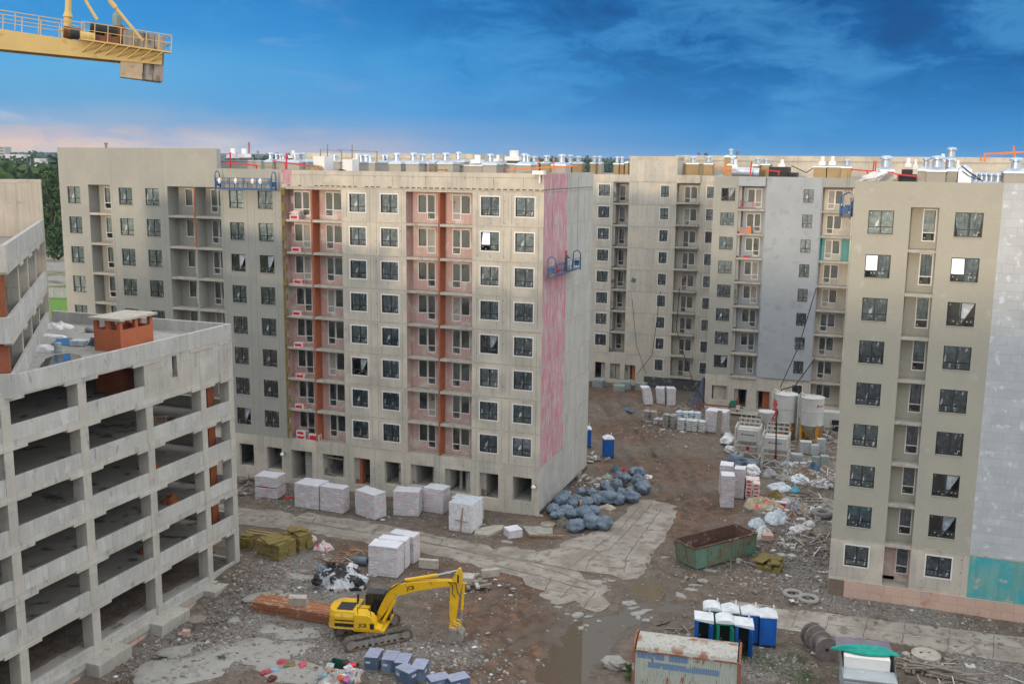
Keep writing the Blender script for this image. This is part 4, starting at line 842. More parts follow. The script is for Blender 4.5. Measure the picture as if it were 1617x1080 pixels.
vent(Mm, 518, 536, 256, 90, ((529, .25, .8), (525, .2, .7)), cap='flat'); vent(Mm, 556, 592, 257.5, 87, ((571, .28, .85), (579, .36, .9), (585, .22, .7)), cap='flat', d=3); fan(Mm, 556, 563, 243, 256, 92)
vent(Mm, 595, 613, 259, 92, ((606, .27, .8), (612, .22, .75)), d=2); vent(Mm, 614.5, 633, 259.5, 86.5, ((627, .33, .95),), d=2.4); vent(Mm, 641, 661, 259.5, 85.5, ((653, .33, .95),), d=1.8)
vent(Mm, 662, 677, 260, 87, ((668, .28, .85),)); vent(Mm, 679, 690, 257, 91, ((684.5, .22, .75),), m='shaftw'); vent(Mm, 691, 715, 259.5, 86, ((704, .33, .95),), d=1.6); vent(Mm, 719, 733, 256.5, 93, ((724, .27, .9),))
vent(Mm, 717, 761, 262.5, 88, (), cap='flat', d=6); vent(Mm, 762, 784, 261, 85.5, ((774.5, .3, .9),), d=1.7); fan(Mm, 779, 787, 245, 255, 91); vent(Mm, 791, 813, 260, 88, (), cap='flat', d=4); fan(Mm, 743, 758, 245, 258, 90); fan(Mm, 797, 820, 238, 254, 88)
vent(Mm, 814.5, 838, 261.5, 85.5, ((828, .3, .95), (833.5, .22, .8)), d=1.7); vent(Dd, 842, 850, 258.5, 141, ((843.5, .35, .95),)); vent(Dd, 854, 867, 258.5, 141, ((863, .45, 1.1),), m='shaftw'); vent(Mm, 871, 893, 262, 90, ((887, .33, .95),), d=1.8); vent(Dd, 898.5, 902, 258, 141, ((900.5, .4, 1.1),), m='shaftw'); vent(Dd, 904, 919, 259, 141, ((913, .38, 1.0),), m='shaftw')
vent(Dd, 932, 940, 259, 141, ((938.5, .32, 1.0),), m='shaftw'); vent(Dd, 943, 950, 259, 142, ((946.5, .3, 1.0),)); vent(Dd, 969, 977, 260, 141, ((974.5, .3, 1.0),), m='shaftw'); vent(Dd, 978, 985, 260, 141.5, ((982, .28, 1.0),), m='shaftw'); vent(Dd, 987, 992, 258, 141, (), m='shaftw')
vent(Dd, 1075, 1103, 259.5, 142, (), cap='flat', d=5, m='shaftw'); cowl(gD, YP(1094.5, 258, 143)[0], 143, YP(1094.5, 258.5, 143)[1], .42, 1.2); vent(Dd, 1112, 1125.5, 260, 141, ((1119, .42, 1.0),), m='shaftw'); vent(Ee, 1144, 1161, 248.5, 140, ((1154, .3, 1.0),), m='shaftw'); vent(Ee, 1149, 1159, 261.5, 134, ((1156, .3, .9),), m='shaftw')
fan(Ee, 1156, 1165, 252, 268, 132); q = MB(); a = YP(1156, 271, 131.5); b = YP(1185, 272, 131.5); c = YP(1199, 273, 131.5); q.tube([(a[0], 131.5, a[1]), (b[0], 131.5, b[1]), (c[0], 131.5, c[1])], .55, 14); q.build('round_duct', M['zinc'], gE)
vent(Ee, 1189, 1199, 262, 134, ((1197, .35, .9),), m='shaftw'); vent(Ee, 1200, 1215, 261, 135, ((1210, .33, .9),), m='shaftw', cap='flat', d=4)
s = MB(); x0, _ = YP(1214, 270, 134); x1, z1 = YP(1245, 264, 134); s.box(x0, 134, 28.5, x1, 138, z1); s.box(x1, 134.5, 28.5, x1+1, 138, z1-.7); s.build('black_plant_room', M['black'], gE); fan(Ee, 1229, 1240, 252, 264, 134)
vent(Ee, 1285, 1305, 264.5, 133, (), m='shaftw', cap='flat', d=3); vent(Ee, 1306.5, 1327, 264.5, 133, (), m='shaftw', cap='flat', d=3); fan(Ee, 1293, 1304, 247, 261, 134); fan(Ee, 1309, 1320, 247, 261, 134.5); vent(Ee, 1329, 1344.5, 265.5, 132, ((1337.5, .35, .95),), m='shaftw')
vent(Cc, 1384, 1411.5, 271, 77, ((1398.5, .36, 1.0),), d=1.6)
s = MB(); x0, _ = YP(1419, 280, 78); x1, z1 = YP(1449, 268, 78); s.box(x0, 78, 28.6, x1, 81, z1-.35); s.box(x0+.2, 78.4, z1-.35, x1-.3, 80.5, z1); s.build('black_plant_room', M['black'], gC); fan(Cc, 1429, 1440, 250, 264, 79); fan(Cc, 1441, 1451, 252, 268, 80)
vent(Cc, 1450.5, 1463, 270, 77.5, ((1462, .22, .8),)); vent(Cc, 1463.5, 1494, 271.5, 76.5, ((1480, .42, 1.0),), d=1.7); vent(Cc, 1495, 1511, 271, 77.5, ((1499, .25, .8),), d=1.5); vent(Cc, 1495, 1508, 254, 86, ((1501.5, .3, .9),)); fan(Cc, 1484, 1495, 243, 256, 86); fan(Cc, 1509, 1518, 253, 268, 82)
s = MB(); x0, _ = YP(1513, 281, 77); x1, z1 = YP(1535, 268, 77); s.box(x0, 77, 28.6, x1, 78.5, z1); s.add([(x0, 77, z1), (x1, 77, z1), (x1, 78.5, z1), (x0, 78.5, z1), ((x0+x1)/2, 77.7, z1+.35)], [(0, 1, 4), (1, 2, 4), (2, 3, 4), (3, 0, 4)]); s.build('metal_box_duct', M['zinc'], gC)
for i, p in enumerate((1535.5, 1543.5, 1552, 1559.5, 1567.5, 1578)):
    yy = 84-1.35*i; x, z = YP(p, 276, yy); s = MB(); s.box(x-.33, yy, 28.6, x+.33, yy+.7, 29.55+.0); s.add([(x-.36, yy-.03, 29.55), (x+.36, yy-.03, 29.55), (x+.36, yy+.73, 29.55), (x-.36, yy+.73, 29.55), (x-.22, yy+.15, 29.95), (x+.22, yy+.15, 29.95), (x+.22, yy+.57, 29.95), (x-.22, yy+.57, 29.95)], [(0, 1, 5, 4), (1, 2, 6, 5), (2, 3, 7, 6), (3, 0, 4, 7), (4, 5, 6, 7)]); o = s.build('vent_shaft', M['zinc'], gC); cowl(o, x, yy+.35, 29.9, .27, .75)
vent(Cc, 1586, 1625, 274, 76.5, ((1603, .34, .95),), d=1.6)
# ---- roof rigs, cables, cradles
def rig(label, segs, y, m, name='roof_davit', back=1.2, col=None, w=.1):
    x0, z0 = YP(*segs[0][0], y); t = thing(name, label, 'davit', (x0, y, 28.7), 0, None)
    for i, (a, b, nm) in enumerate(segs):
        A = YP(*a, y); B = YP(*b, y); q = MB(); q.bar((A[0]-x0, .004*i, A[1]-28.7), (B[0]-x0, .004*i, B[1]-28.7), w if nm != 'stay' else .035); q.build(nm, m, t)
    q = MB(); q.box(-.2, .15, .0, .5, back, .25); q.build('ballast', M['slab'], t); return t
rig('long red davit beam on the grey roof above the blue cradle', [((341, 254), (405, 262), 'beam'), ((363.5, 241), (363.5, 267), 'mast'), ((405, 261), (405, 267.5), 'leg'), ((341, 252.5), (341, 256), 'beam_end'), ((341, 254), (363.5, 242), 'stay'), ((363.5, 242), (405, 261), 'stay')], bM+.9, M['red'])
rig('red davit beam with one mast at the seam of the grey and cream roofs', [((431, 254.5), (488, 262.5), 'beam'), ((452.5, 242), (452.5, 268), 'mast'), ((431, 254.5), (452.5, 243), 'stay'), ((452.5, 243), (487, 262), 'stay')], bM+1.1, M['red'])
rig('long orange davit beam with two masts at the right end of the middle roof', [((801, 268.5), (912, 262), 'beam'), ((849, 251), (849.5, 274), 'mast'), ((874, 250), (875, 272), 'mast'), ((801, 267), (801, 273), 'leg'), ((809.5, 268), (809.5, 273), 'leg')], bM+.9, M['orange'])
rig('small rusty orange beam lying low on the middle roof', [((678, 268), (706, 269), 'beam'), ((679, 266), (679, 271), 'leg'), ((705, 267), (705, 271), 'leg')], bM+1.2, mat('rust orange', (.42, .13, .04), None, 3))
rig('yellow and red davit mast beside the round duct on the far roof', [((1128, 264), (1155, 266), 'beam'), ((1146.5, 255), (1146.5, 277), 'mast'), ((1141, 267), (1163, 269), 'beam_end')], bE+1.5, M['orange'], w=.16)
rig('thin red and orange pole standing on the far roof', [((1187, 255), (1184.5, 277), 'mast'), ((1175, 271), (1187, 266), 'stay')], bE+1.5, M['red'], w=.16)
rig('faded red beam on a block at the right of the far roof', [((1203, 268), (1231, 271.5), 'beam'), ((1231, 269), (1229, 277), 'leg')], bE+.6, M['red'], w=.12)
rig('red davit with two leaning masts on the left end of the beige roof', [((1345, 268), (1412, 273.5), 'beam'), ((1380.5, 254), (1377, 284), 'mast'), ((1383.5, 254.5), (1381, 283), 'mast'), ((1345, 266), (1345, 271), 'beam_end'), ((1369, 270), (1371, 283), 'leg')], bC+.8, M['red'], w=.09)
rig('red beam end beside the black plant on the beige roof', [((1412, 275), (1450, 279), 'beam'), ((1418, 276), (1417, 283), 'leg')], bC+1.4, M['red'], w=.09)
rig('orange davit high on the rear wing at the right edge', [((1554, 243.5), (1625, 240), 'beam'), ((1600.5, 231), (1602.5, 251), 'mast'), ((1555, 242), (1555, 256), 'leg'), ((1549, 248), (1549, 255), 'leg'), ((1549, 249), (1600, 243), 'stay')], bF-30, M['orange'], w=.2)
t = thing('scaffold_frame', 'thin dark scaffold frame standing among the vents of the middle roof', 'scaffold', (-55, 95, 28.7))
for a, b in (((506, 236), (539, 239)), ((506, 236), (506, 262)), ((539, 239), (541, 262)), ((533, 237), (595, 240)), ((595, 239), (595, 262)), ((517, 228), (517, 262)), ((556, 229), (556, 262))):
    A = YP(*a, 95); B = YP(*b, 95); q = MB(); q.bar((A[0]+55, 0, A[1]-28.7), (B[0]+55, 0, B[1]-28.7), .09); q.build('pole', M['steel'], t)
def cradle(label, p0, p1, zb, out, person=False, n=4, bags=()):
    """suspended work platform between two points (x,y), floor at zb"""
    p0, p1 = Vector((*p0, 0)), Vector((*p1, 0)); Lg = (p1-p0).length; a = math.atan2(p1.y-p0.y, p1.x-p0.x); t = thing('suspended_cradle', label, 'cradle', (p0.x, p0.y, zb), a)
    q = MB(); q.box(0, -.35, 0, Lg, .35, .06); q.build('deck', M['woodg'], t)
    q = MB()
    for y in (-.35, .35):
        for z in (.12, .55, 1.05) if y < 0 else (.12, .7): q.bar((0, y, z), (Lg, y, z), .045)
        for i in range(n+1): q.bar((Lg*i/n, y, 0), (Lg*i/n, y, 1.07 if y < 0 else .72), .06)
        for i in range(n*4): q.bar((Lg*(i+.5)/(n*4), y-.004, .12), (Lg*(i+.5)/(n*4), y-.004, 1.05 if y < 0 else .7), .014)
    q.box(0, -.37, .02, Lg, -.352, .16); q.build('guard_rail', M['blue'], t)
    for x in (-.12, Lg+.12):
        q = MB(); q.bar((x, -.35, -.1), (x, -.35, 1.3), .08); q.bar((x, .35, -.1), (x, .35, 1.3), .08)
        q.tube([(x, -.35, 1.3), (x, -.25, 1.55), (x, 0, 1.68), (x, .25, 1.55), (x, .35, 1.3)], .045, 6); q.bar((x, -.35, .6), (x, .35, .6), .05); q.box(x-.12, -.2, .3, x+.12, .2, .75); q.build('hoist_frame', M['blue'], t)
        q = MB(); q.tube([(x, 0, 1.6), (x, 0, out-zb)], .015, 5); q.build('hoist_rope', M['steel'], t)
    for i, bx in enumerate(bags): q = MB(); q.blob((bx*Lg, -.42, .78), (.17, .12, .28), i, amp=.12); q.build('rope_bag' if i != 1 else 'notice_board', M['white'], t, smooth=True)
    return t
A = YP(342, 300, bM-.75); B = YP(434, 301, bM-.75)
cradle('long blue cradle with white rope bags hanging against the grey parapet', (A[0]+.25, bM-.75), (B[0]-.2, bM-.75), 28.15, 30.4, bags=(.07, .37, .68, .82))
ya, za = XP(868, 438, -26.45); yb, _ = XP(911, 432, -26.45)
cr2 = cradle('blue cradle with a painter in it halfway up the crimson primed side wall', (-26.45, 82.3), (-26.45, 89.6), 21.35, 29.6, n=3)
cr3 = cradle('blue cradle seen end on at the top left corner of the beige block', (-2.7, 75.2), (-2.7, 79.2), 27.3, 30.5, n=3)
# ================================================================== open concrete garage
gA = thing('concrete_garage', 'open frame concrete parking garage at the left with an orange brick shaft on its roof', 'parking garage')
XA, YN = -45.53, 63.3
colY = [60.05, 59.4] ; cols_y = [(62.75, 63.35), (59.43, 60.02), (53.6, 54.27), (47.65, 48.33), (41.84, 42.5), (35.9, 36.6), (30.0, 30.7)]
lev = [-.05, 3.0, 6.0, 9.0, 12.0, 15.0]      # floor levels; roof at 17.85
conc, concb = M['conc'], M['conc_b']
for i, (a, b) in enumerate(cols_y):
    q = MB(); q.box(XA-.85, a, -1.3, XA-.006, b, 17.6); q.build('column', conc, gA)
    q = MB(); q.box(XA-9, a, -.3, XA-8.4, b, 17.6); q.build('inner_column', conc, gA)
    for z in lev[1:]+[17.85]:
        q = MB(); w = 1.05; q.box(XA-.8, max(a-w, 28), z-.52, XA+.03, min(b+w, YN+.05), z-.26); q.build('corbel', conc, gA, bevel=.01)
for z in lev+[17.85]:
    q = MB()
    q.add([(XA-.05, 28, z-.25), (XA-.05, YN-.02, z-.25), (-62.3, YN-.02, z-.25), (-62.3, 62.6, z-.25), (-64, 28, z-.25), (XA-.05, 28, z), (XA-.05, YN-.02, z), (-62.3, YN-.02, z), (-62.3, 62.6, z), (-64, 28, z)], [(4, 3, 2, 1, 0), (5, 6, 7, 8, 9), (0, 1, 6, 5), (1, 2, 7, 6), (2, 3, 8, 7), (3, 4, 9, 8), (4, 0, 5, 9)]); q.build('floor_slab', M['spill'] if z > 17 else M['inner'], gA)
    if z > 0:
        q = MB(); q.box(XA-.5, 28, z-.36, XA-.003, YN-.004, z+.02); q.box(XA-16.5, YN-.5, z-.36, XA-.52, YN-.002, z+.02); q.build('edge_beam', conc, gA)
for j, z in enumerate(lev):
    top = z+.93 if z > 0 else .22
    for i in range(len(cols_y)-1):
        a, b = cols_y[i+1][1], cols_y[i][0]
        if j == 5 and i in (0, 1): continue
        q = MB(); q.box(XA-.22, a+.005, z+.021 if z > 0 else -.5, XA-.02-.0, b-.005, top); q.build('parapet', concb, gA, bevel=.012)
    q = MB()
    q = MB(); q.box(XA-16.5, YN-.24, z+.021, XA-.25, YN-.03, top+.0); q.build('parapet', concb, gA)
q = MB(); facade(q, 0, 54.27, 63.35, 14.6, 17.6, [(56.47, 56.98, 15.94, 17.8-.35, 'slot', .3)], lambda u, z: 0, T=lambda u, d, z: (XA-.015-d, u, z)); q.quad((XA-.3, 54.27, 15.03), (XA-.3, 56.4, 15.03), (XA-.3, 56.4, 17.5), (XA-.3, 54.27, 17.5)); q.quad((XA-.3, 57, 15.03), (XA-.3, 63.3, 15.03), (XA-.3, 63.3, 17.5), (XA-.3, 57, 17.5)); q.build('solid_wall_panel', conc, gA)
q = MB(); q.box(XA-.24, 42.6, 17.6, XA+.02, YN+.015, 18.76); q.build('roof_parapet', concb, gA, bevel=.015)
q = MB(); q.box(-62.4, YN-.24, 17.6, XA-.245, YN-.0, 18.76); q.build('roof_parapet', concb, gA, bevel=.015)
q = MB(); q.box(XA-.01, 28, -.75, XA+.35, YN-.1, -.28); q.box(XA+.0, 28, -1.5, XA+.22, YN-.1, -.75); q.build('foundation_beam', conc, gA)
for a, b in cols_y[1:5]: q = MB(); q.box(XA+.0, a-1.15, -1.7, XA+1.35, b+1.15, -.32); q.build('foundation_pad', conc, gA, bevel=.03)
q = MB(); q.box(XA-.3, 62.2, -1.3, XA+1.0, 64.3, -.3); q.build('foundation_pad', conc, gA, bevel=.03)
q = MB(); q.box(XA+.23, 49.6, -1.4, XA+.3, 52.0, -.9); q.box(XA+.23, 43.5, -1.5, XA+.3, 46, -1.05); q.box(XA+.23, 55.6, -1.3, XA+.3, 57.5, -.8); q.build('foundation_board', M['plinth'], gA)
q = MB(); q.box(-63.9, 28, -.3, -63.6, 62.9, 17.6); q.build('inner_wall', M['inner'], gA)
q = MB(); q.box(-50.35, 54.4, 14.92, -48.25, 58.0, 17.53); q.build('brick_shaft_wall', M['brick'], gA)
for k in range(5): q = MB(); q.box(-47.75, 62.25, lev[k+1-0]+.0 if k else 3.0, -47.1, 63.04, lev[k+1]+2.62 if k < 4 else 14.6); q.build('brick_column', M['brick'], gA) if k < 4 else None
# rooftop shaft with stub pillars and a slab lid
sA = thing('shaft_dummy', '', '') if False else None
x0, x1, y0, y1, zr = -50.45, -48.2, 54.6, 57.9, 17.85
q = MB(); 
for bx in ((x0, y0, x1, y0+.2), (x0, y1-.2, x1, y1), (x0, y0+.2, x0+.2, y1-.2), (x1-.2, y0+.2, x1, y1-.2)): q.box(bx[0], bx[1], zr, bx[2], bx[3], zr+1.5)
for px_ in (x0, (x0+x1)/2-.14, x1-.28):
    for py_ in (y0, (y0+y1)/2-.14, y1-.28):
        if px_ == (x0+x1)/2-.14 and py_ == (y0+y1)/2-.14: continue
        q.box(px_+.001, py_+.001, zr+1.5, px_+.279, py_+.279, zr+2.15)
shf = q.build('brick_shaft', mat('orange red brick paint', (.50, .15, .07), (.46, .13, .06), 1.5, .85, .1, seams=(.26, .09, 0, 0, .35)), gA)
q = MB(); q.box(x0-.25, y0-.25, zr+2.151, x1+.25, y1+.25, zr+2.33); q.build('shaft_lid', M['slab'], shf, bevel=.02)
# diagonal higher wing
P0 = Vector((-45.42, 43.0, 0)); dd = Vector((-.65, .765, 0)).normalized(); nn = Vector((dd.y, -dd.x, 0))     # nn points out of the facade
def W_(s, o, z): p = P0+dd*s+nn*o; return (p.x, p.y, z)
def wbox(mb, s0, s1, o0, o1, z0, z1, m=0):
    vs = [W_(s, o, z) for z in (z0, z1) for (s, o) in ((s0, o0), (s1, o0), (s1, o1), (s0, o1))]
    mb.add(vs, [(0, 3, 2, 1), (4, 5, 6, 7), (0, 1, 5, 4), (1, 2, 6, 5), (2, 3, 7, 6), (3, 0, 4, 7)], m)
LW = 25.2
gW = thing('garage_stair_wing', 'higher diagonal concrete wing behind the garage roof with a blank top wall', 'building')
for z0_, z1_, nm in ((17.85, 18.92, 'parapet'), (20.95, 22.1, 'parapet'), (24.9, 26.1, 'parapet')):
    q = MB(); wbox(q, -.3, LW-.7, -.25, 0, z0_, z1_); q.build(nm, concb, gW, bevel=.012)
    if z0_ > 18:
        q = MB(); wbox(q, -.3, LW-.7, -.45, -.03, z0_-.45, z0_-.003); q.build('edge_beam', conc, gW)
        for s in (6.7, 12.7, 18.7): q = MB(); wbox(q, s-.6, s+1.4, -.5, .02, z0_-.62, z0_-.46); q.build('corbel', conc, gW)
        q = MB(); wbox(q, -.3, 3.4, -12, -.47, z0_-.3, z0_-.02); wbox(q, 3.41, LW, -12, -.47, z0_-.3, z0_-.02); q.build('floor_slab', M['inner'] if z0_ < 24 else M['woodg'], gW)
    q = MB(); wbox(q, -.62, -.31, -9, .0, z0_-.3, z1_); q.build('front_parapet', concb, gW)
for s in (6.9, 12.9, 18.9):
    q = MB(); wbox(q, s, s+.7, -.9, -.252, 17.85, 24.9); q.build('column', conc, gW)
q = MB(); wbox(q, -.1, .5, -9, -.28, 17.9, 20.6); q.build('brick_wall', M['brickd'], gW)
q = MB(); wbox(q, -.1, .5, -9, -.28, 20.97, 24.5); q.build('brick_wall', M['brickd'], gW)
q = MB(); wbox(q, LW-.7, LW, -12, .02, 17, 29.15); q.build('end_wall', mat('end wall concrete', (.52, .47, .40), (.46, .42, .36), .7, .9, .25, seams=(1.5, 8, 0, 0, .6), streak=.3), gW)
q = MB(); wbox(q, LW-.72, LW+.02, -12, .04, 28.95, 29.2); q.build('coping', M['slab'], gW)
q = MB()
for s in (20.4, ): wbox(q, LW-.5, LW-.25, .021, .03, 22.6, 24.6); wbox(q, LW-.5, LW-.25, .021, .03, 19.2, 21.2)
for i in range(9): wbox(q, LW-.715, LW-.702, -1.2-i*.85, -1.75-i*.85, 27.35, 27.5)
q.build('joint_slots', M['inner'], gW)
# ---- things lying on the garage roof
zr = 17.87
def heap(name, label, cat, c, rx, ry, h, m, seed=0, z=None, parent=None, res=26, crump=.5, group=None, rot=0):
    """crumpled heap of sheet: a grid draped over a lumpy mound"""
    mb = MB(); z = groundz(c.x, c.y)-.03 if z is None else z; n = res; vs = []; ca, sa = math.cos(rot), math.sin(rot)
    for j in range(n+1):
        for i in range(n+1):
            u, v = 2*i/n-1, 2*j/n-1; x, y = u*math.sqrt(1-v*v/2), v*math.sqrt(1-u*u/2); rr = math.hypot(x, y)
            edge = 1+.35*noise.noise(Vector((x*1.8, y*1.8, seed*2.3)))
            hh = h*max(0, 1-rr**2.2)*(.6+.8*noise.noise(Vector((x*2.2+seed, y*2.2, seed*5.1)))+.4)*.8+.03
            cr_ = noise.ridged_multi_fractal(Vector((x*3+seed, y*3, seed)), 1, 2.1, 3, 1, 2)*crump*h*.16*(1-rr*.8)
            X, Y = rx*x*edge, ry*y*edge
            vs.append((c.x+X*ca-Y*sa, c.y+X*sa+Y*ca, z+hh+cr_ if rr < .98 else z-.02))
    mb.add(vs, [(j*(n+1)+i, j*(n+1)+i+1, (j+1)*(n+1)+i+1, (j+1)*(n+1)+i) for j in range(n) for i in range(n)])
    o = mb.build(name, m, parent); 
    if label: tag(o, label, cat, group)
    return o
heap('tarpaulin', 'grey white tarpaulin heap at the far left of the garage roof', 'tarpaulin', G(92, 518, zr), 1.1, .7, .45, M['sheet_w'], 3, zr, rot=.5)
heap('tarpaulin', 'low white sheet lying by the left puddle on the garage roof', 'tarpaulin', G(70, 553, zr), 1.2, .6, .35, M['sheet_w'], 5, zr, rot=.2)
heap('tarpaulin', 'flattened pale sheet along the diagonal wall of the garage roof', 'tarpaulin', G(80, 531, zr), 1.3, .35, .15, M['sheet_w'], 8, zr, rot=.2)
q = MB(); c = G(126, 545, zr)
for k in range(3):
    for i in range(2): q.box(-.55+i*.56, -.4, .01+k*.13, -.55+i*.56+.54, .4, .12+k*.13, 0, .05*k)
o = q.build('sack_stack', M['sheet'], None, c, .2, bevel=.04); tag(o, 'low stack of pale blue wrapped sacks on the garage roof beside the pipe bundle', 'sacks')
t = thing('pipe_bundle', 'bundle of pale blue plastic pipes beside the brick shaft on the garage roof', 'pipes', G(147, 546, zr), .0)
mp = mat('pale blue plastic pipe', (.45, .58, .72), None, 2, .35, 0)
for r_ in range(5):
    for i in range(6-r_): q = MB(); x = -.4+i*.14+r_*.07; z = .07+r_*.12; q.tube([(x, 0, z), (x+.6, 2.6, z)], .062, 8, caps=False); q.tube([(x, -.003, z), (x+.0, .02, z)], .05, 8, 1); q.build('pipe', [mp, M['black']], t)
q = MB(); q.lathe(0, 0, [(.25, 0), (.26, .05), (.24, .3), (.26, .32), (.24, .62), (.2, .66)], 14); o = q.build('barrel', mat('glassy grey drum', (.35, .42, .42), None, 2, .3, 0), None, G(92, 556, zr)); tag(o, 'grey green drum standing in the puddle on the garage roof', 'drum')
q = MB(); q.blob((0, 0, .15), (.5, .35, .25), 4, flat=0); tag(q.build('sack', mat('grey sack', (.25, .28, .29), None, 2, .7, .3), None, G(143, 524, zr), smooth=True), 'dark grey sack behind the pipe bundle on the garage roof', 'sack')
for i, (pl) in enumerate(([(60, 582), (130, 572), (128, 562), (106, 558), (84, 561), (70, 568)], [(80, 545), (112, 546), (120, 540), (112, 533), (90, 535)])):
    pts = gp(pl, zr)
    mb = MB(); rp = rough_poly(pts, .35, .12, 7); mb.add([(x, y, zr+.006) for x, y in rp], [tuple(range(len(rp)))]); mb.build('roof_puddle', water('roof water', (.06, .055, .05)), gA)
q = MB()
c = G(68, 590, zr)
for (x, y, z) in ((-.5, 0, .5),): pass
t = thing('sawhorse', 'small timber trestle standing inside the top storey of the garage', 'trestle', (-47.4, 57.3, 12.0), .5)
for sx_ in (-.4, .4):
    for sy_ in (-.22, .22): q = MB(); q.bar((sx_, sy_, 0), (sx_*.8, sy_*.25, .8), .06); q.build('leg', M['wood'], t)
q = MB(); q.box(-.5, -.07, .78, .5, .07, .88); q.bar((-.38, 0, .35), (.38, 0, .35), .05); q.build('beam', M['wood'], t)
for i, (x, y, z) in enumerate(((-48.4, 57, 8.95), (-47.9, 58.5, 5.95), (-48.2, 56.2, 2.95))):
    heap('brick_rubble', f'small heap of orange rubble inside the garage, {("two storeys below the solid panel", "three storeys below the solid panel", "one storey above the ground")[i]}', 'rubble heap', Vector((x, y, 0)), .8, .7, .5, M['brick'], 20+i, z, res=12, crump=2)
# ================================================================== pallets and stacks
M['wrap'] = mat('white printed wrap', (.73, .72, .745), (.64, .63, .66), 2, .38, .6, seams=(.62, .25, 0, 0, .95), mixes=(((.60, .36, .43), 1.6, .55, .03, 5, .75), ((.48, .54, .55), 1.5, .56, .04, 5, .75)))
M['wrapt'] = mat('white wrap top film', (.76, .77, .83), (.68, .69, .76), 2, .3, .8, mixes=(((.66, .52, .56), 3, .64, .03, 1, .4),))
def frame_px(A, B, Cc_=None, z=0., d=None):
    A3, B3 = G(*A, z), G(*B, z); w = (B3-A3).length; ang = math.atan2(A3.y-B3.y, A3.x-B3.x)
    if Cc_ is not None: C3 = G(*Cc_, z); d = max(.5, (C3-A3).dot(Vector((-math.sin(ang), math.cos(ang), 0))))
    return A3, w, d, ang
def wrapped(label, A, B, Cp, ytop, dd_=None, group='wrapped block stacks along the cream block', split=False, lean=0, seed=0, cat='pallet stack', name='wrapped_stack', wrapm=None, topm=None, wmax=None, pallet=True):
    """stack on a pallet: A front right foot, B front left foot, Cp back right foot (photo points), ytop the top above A"""
    A3, w, d, ang = frame_px(A, B, Cp, d=dd_); w = wmax or w; gzv = groundz(A3.x, A3.y); h = zat(A3.x, A3.y, ytop)-gzv; d = min(max(d, .8), w*1.3)
    t = thing(name, label, cat, (A3.x, A3.y, gzv-.02), ang, group)
    if pallet:
        q = MB()
        for y in (.02, d/2-.05, d-.12): q.box(-w+.02, y, 0, -.02, y+.1, .11)
        for i in range(7): q.box(-w+.01+(w-.12)*i/6, .0, .111, -w+.11+(w-.12)*i/6, d, .135)
        q.build('pallet', M['woodg'], t)
    def blk(z0, z1, ins=0, sd=0):
        q = MB(); nx_, ny_, nz_ = 7, 5, max(3, int((z1-z0)/.25)); vid = {}; vs = []
        def V(i, j, k):
            if (i, j, k) not in vid:
                x, y, z = -w+ins+(w-2*ins)*i/nx_, ins+(d-2*ins)*j/ny_, z0+(z1-z0)*k/nz_; nv = noise.noise_vector(Vector((x*1.7+A3.x, y*1.7+A3.y, z*1.9+sd)))*.035
                vid[(i, j, k)] = len(vs); vs.append((x+nv.x+lean*(z-z0)**2*.09, y+nv.y, z+nv.z*(1.6 if k == nz_ else .4)))
            return vid[(i, j, k)]
        f0, f1 = [], []
        for i in range(nx_):
            for k in range(nz_): f0 += [(V(i, 0, k), V(i+1, 0, k), V(i+1, 0, k+1), V(i, 0, k+1)), (V(i+1, ny_, k), V(i, ny_, k), V(i, ny_, k+1), V(i+1, ny_, k+1))]
            for j in range(ny_): f1.append((V(i, j, nz_), V(i+1, j, nz_), V(i+1, j+1, nz_), V(i, j+1, nz_)))
        for j in range(ny_):
            for k in range(nz_): f0 += [(V(nx_, j, k), V(nx_, j+1, k), V(nx_, j+1, k+1), V(nx_, j, k+1)), (V(0, j+1, k), V(0, j, k), V(0, j, k+1), V(0, j+1, k+1))]
        q.add(vs, f0, 0); o_ = len(q.v)-len(vs); q.f += [tuple(i+o_ for i in f) for f in f1]; q.m += [1]*len(f1); return q
    z0 = .14 if pallet else 0
    if split:
        zm = z0+(h-z0)*.5; blk(z0, zm-.08, 0, seed).build('wrapped_blocks', [wrapm or M['wrap'], topm or M['wrapt']], t, bevel=.03); q = MB(); q.box(-w+.08, .06, zm-.08, -.06, d-.06, zm+.05); q.box(-w*.65, .035, zm-.07, -w*.4, .058, zm+.06, 1); q.build('pallet', [M['woodg'], M['red']], t)
        blk(zm+.05, h, .0, seed+3).build('wrapped_blocks', [wrapm or M['wrap'], topm or M['wrapt']], t, bevel=.03)
    else: blk(z0, h, 0, seed).build('wrapped_blocks', [wrapm or M['wrap'], topm or M['wrapt']], t, bevel=.03)
    return t
wrapped('white wrapped stack in two tiers with a red strip between, leftmost along the cream block', (437.5, 791.7), (403, 787.5), (448.3, 782.5), 754, split=True)
wrapped('second white wrapped stack from the left by the road, with a slanted top', (503.3, 806.7), (465.3, 801.3), (519, 796), 767.5, seed=2)
wrapped('third white wrapped stack from the left, touching its taller neighbour', (541.7, 812.5), (505.8, 806.7), (551.5, 805.9), 772, seed=4)
wrapped('fourth white wrapped stack, standing alone in front of the brick jamb opening', (591.6, 822.6), (561, 812.5), (606.5, 814.8), 781.4, seed=6)
wrapped('fifth white wrapped stack by the road, left of a close pair', (661.7, 817), (621.2, 814.8), (668.5, 808), 777, seed=8)
wrapped('sixth white wrapped stack with an orange scrap, behind its left neighbour', (699.5, 813.2), (668.4, 808), (707.3, 804.8), 773.6, seed=10)
wrapped('white wrapped stack half hidden behind the hooded white bale', (757, 826), (713, 820), (761, 819), 790, seed=12)
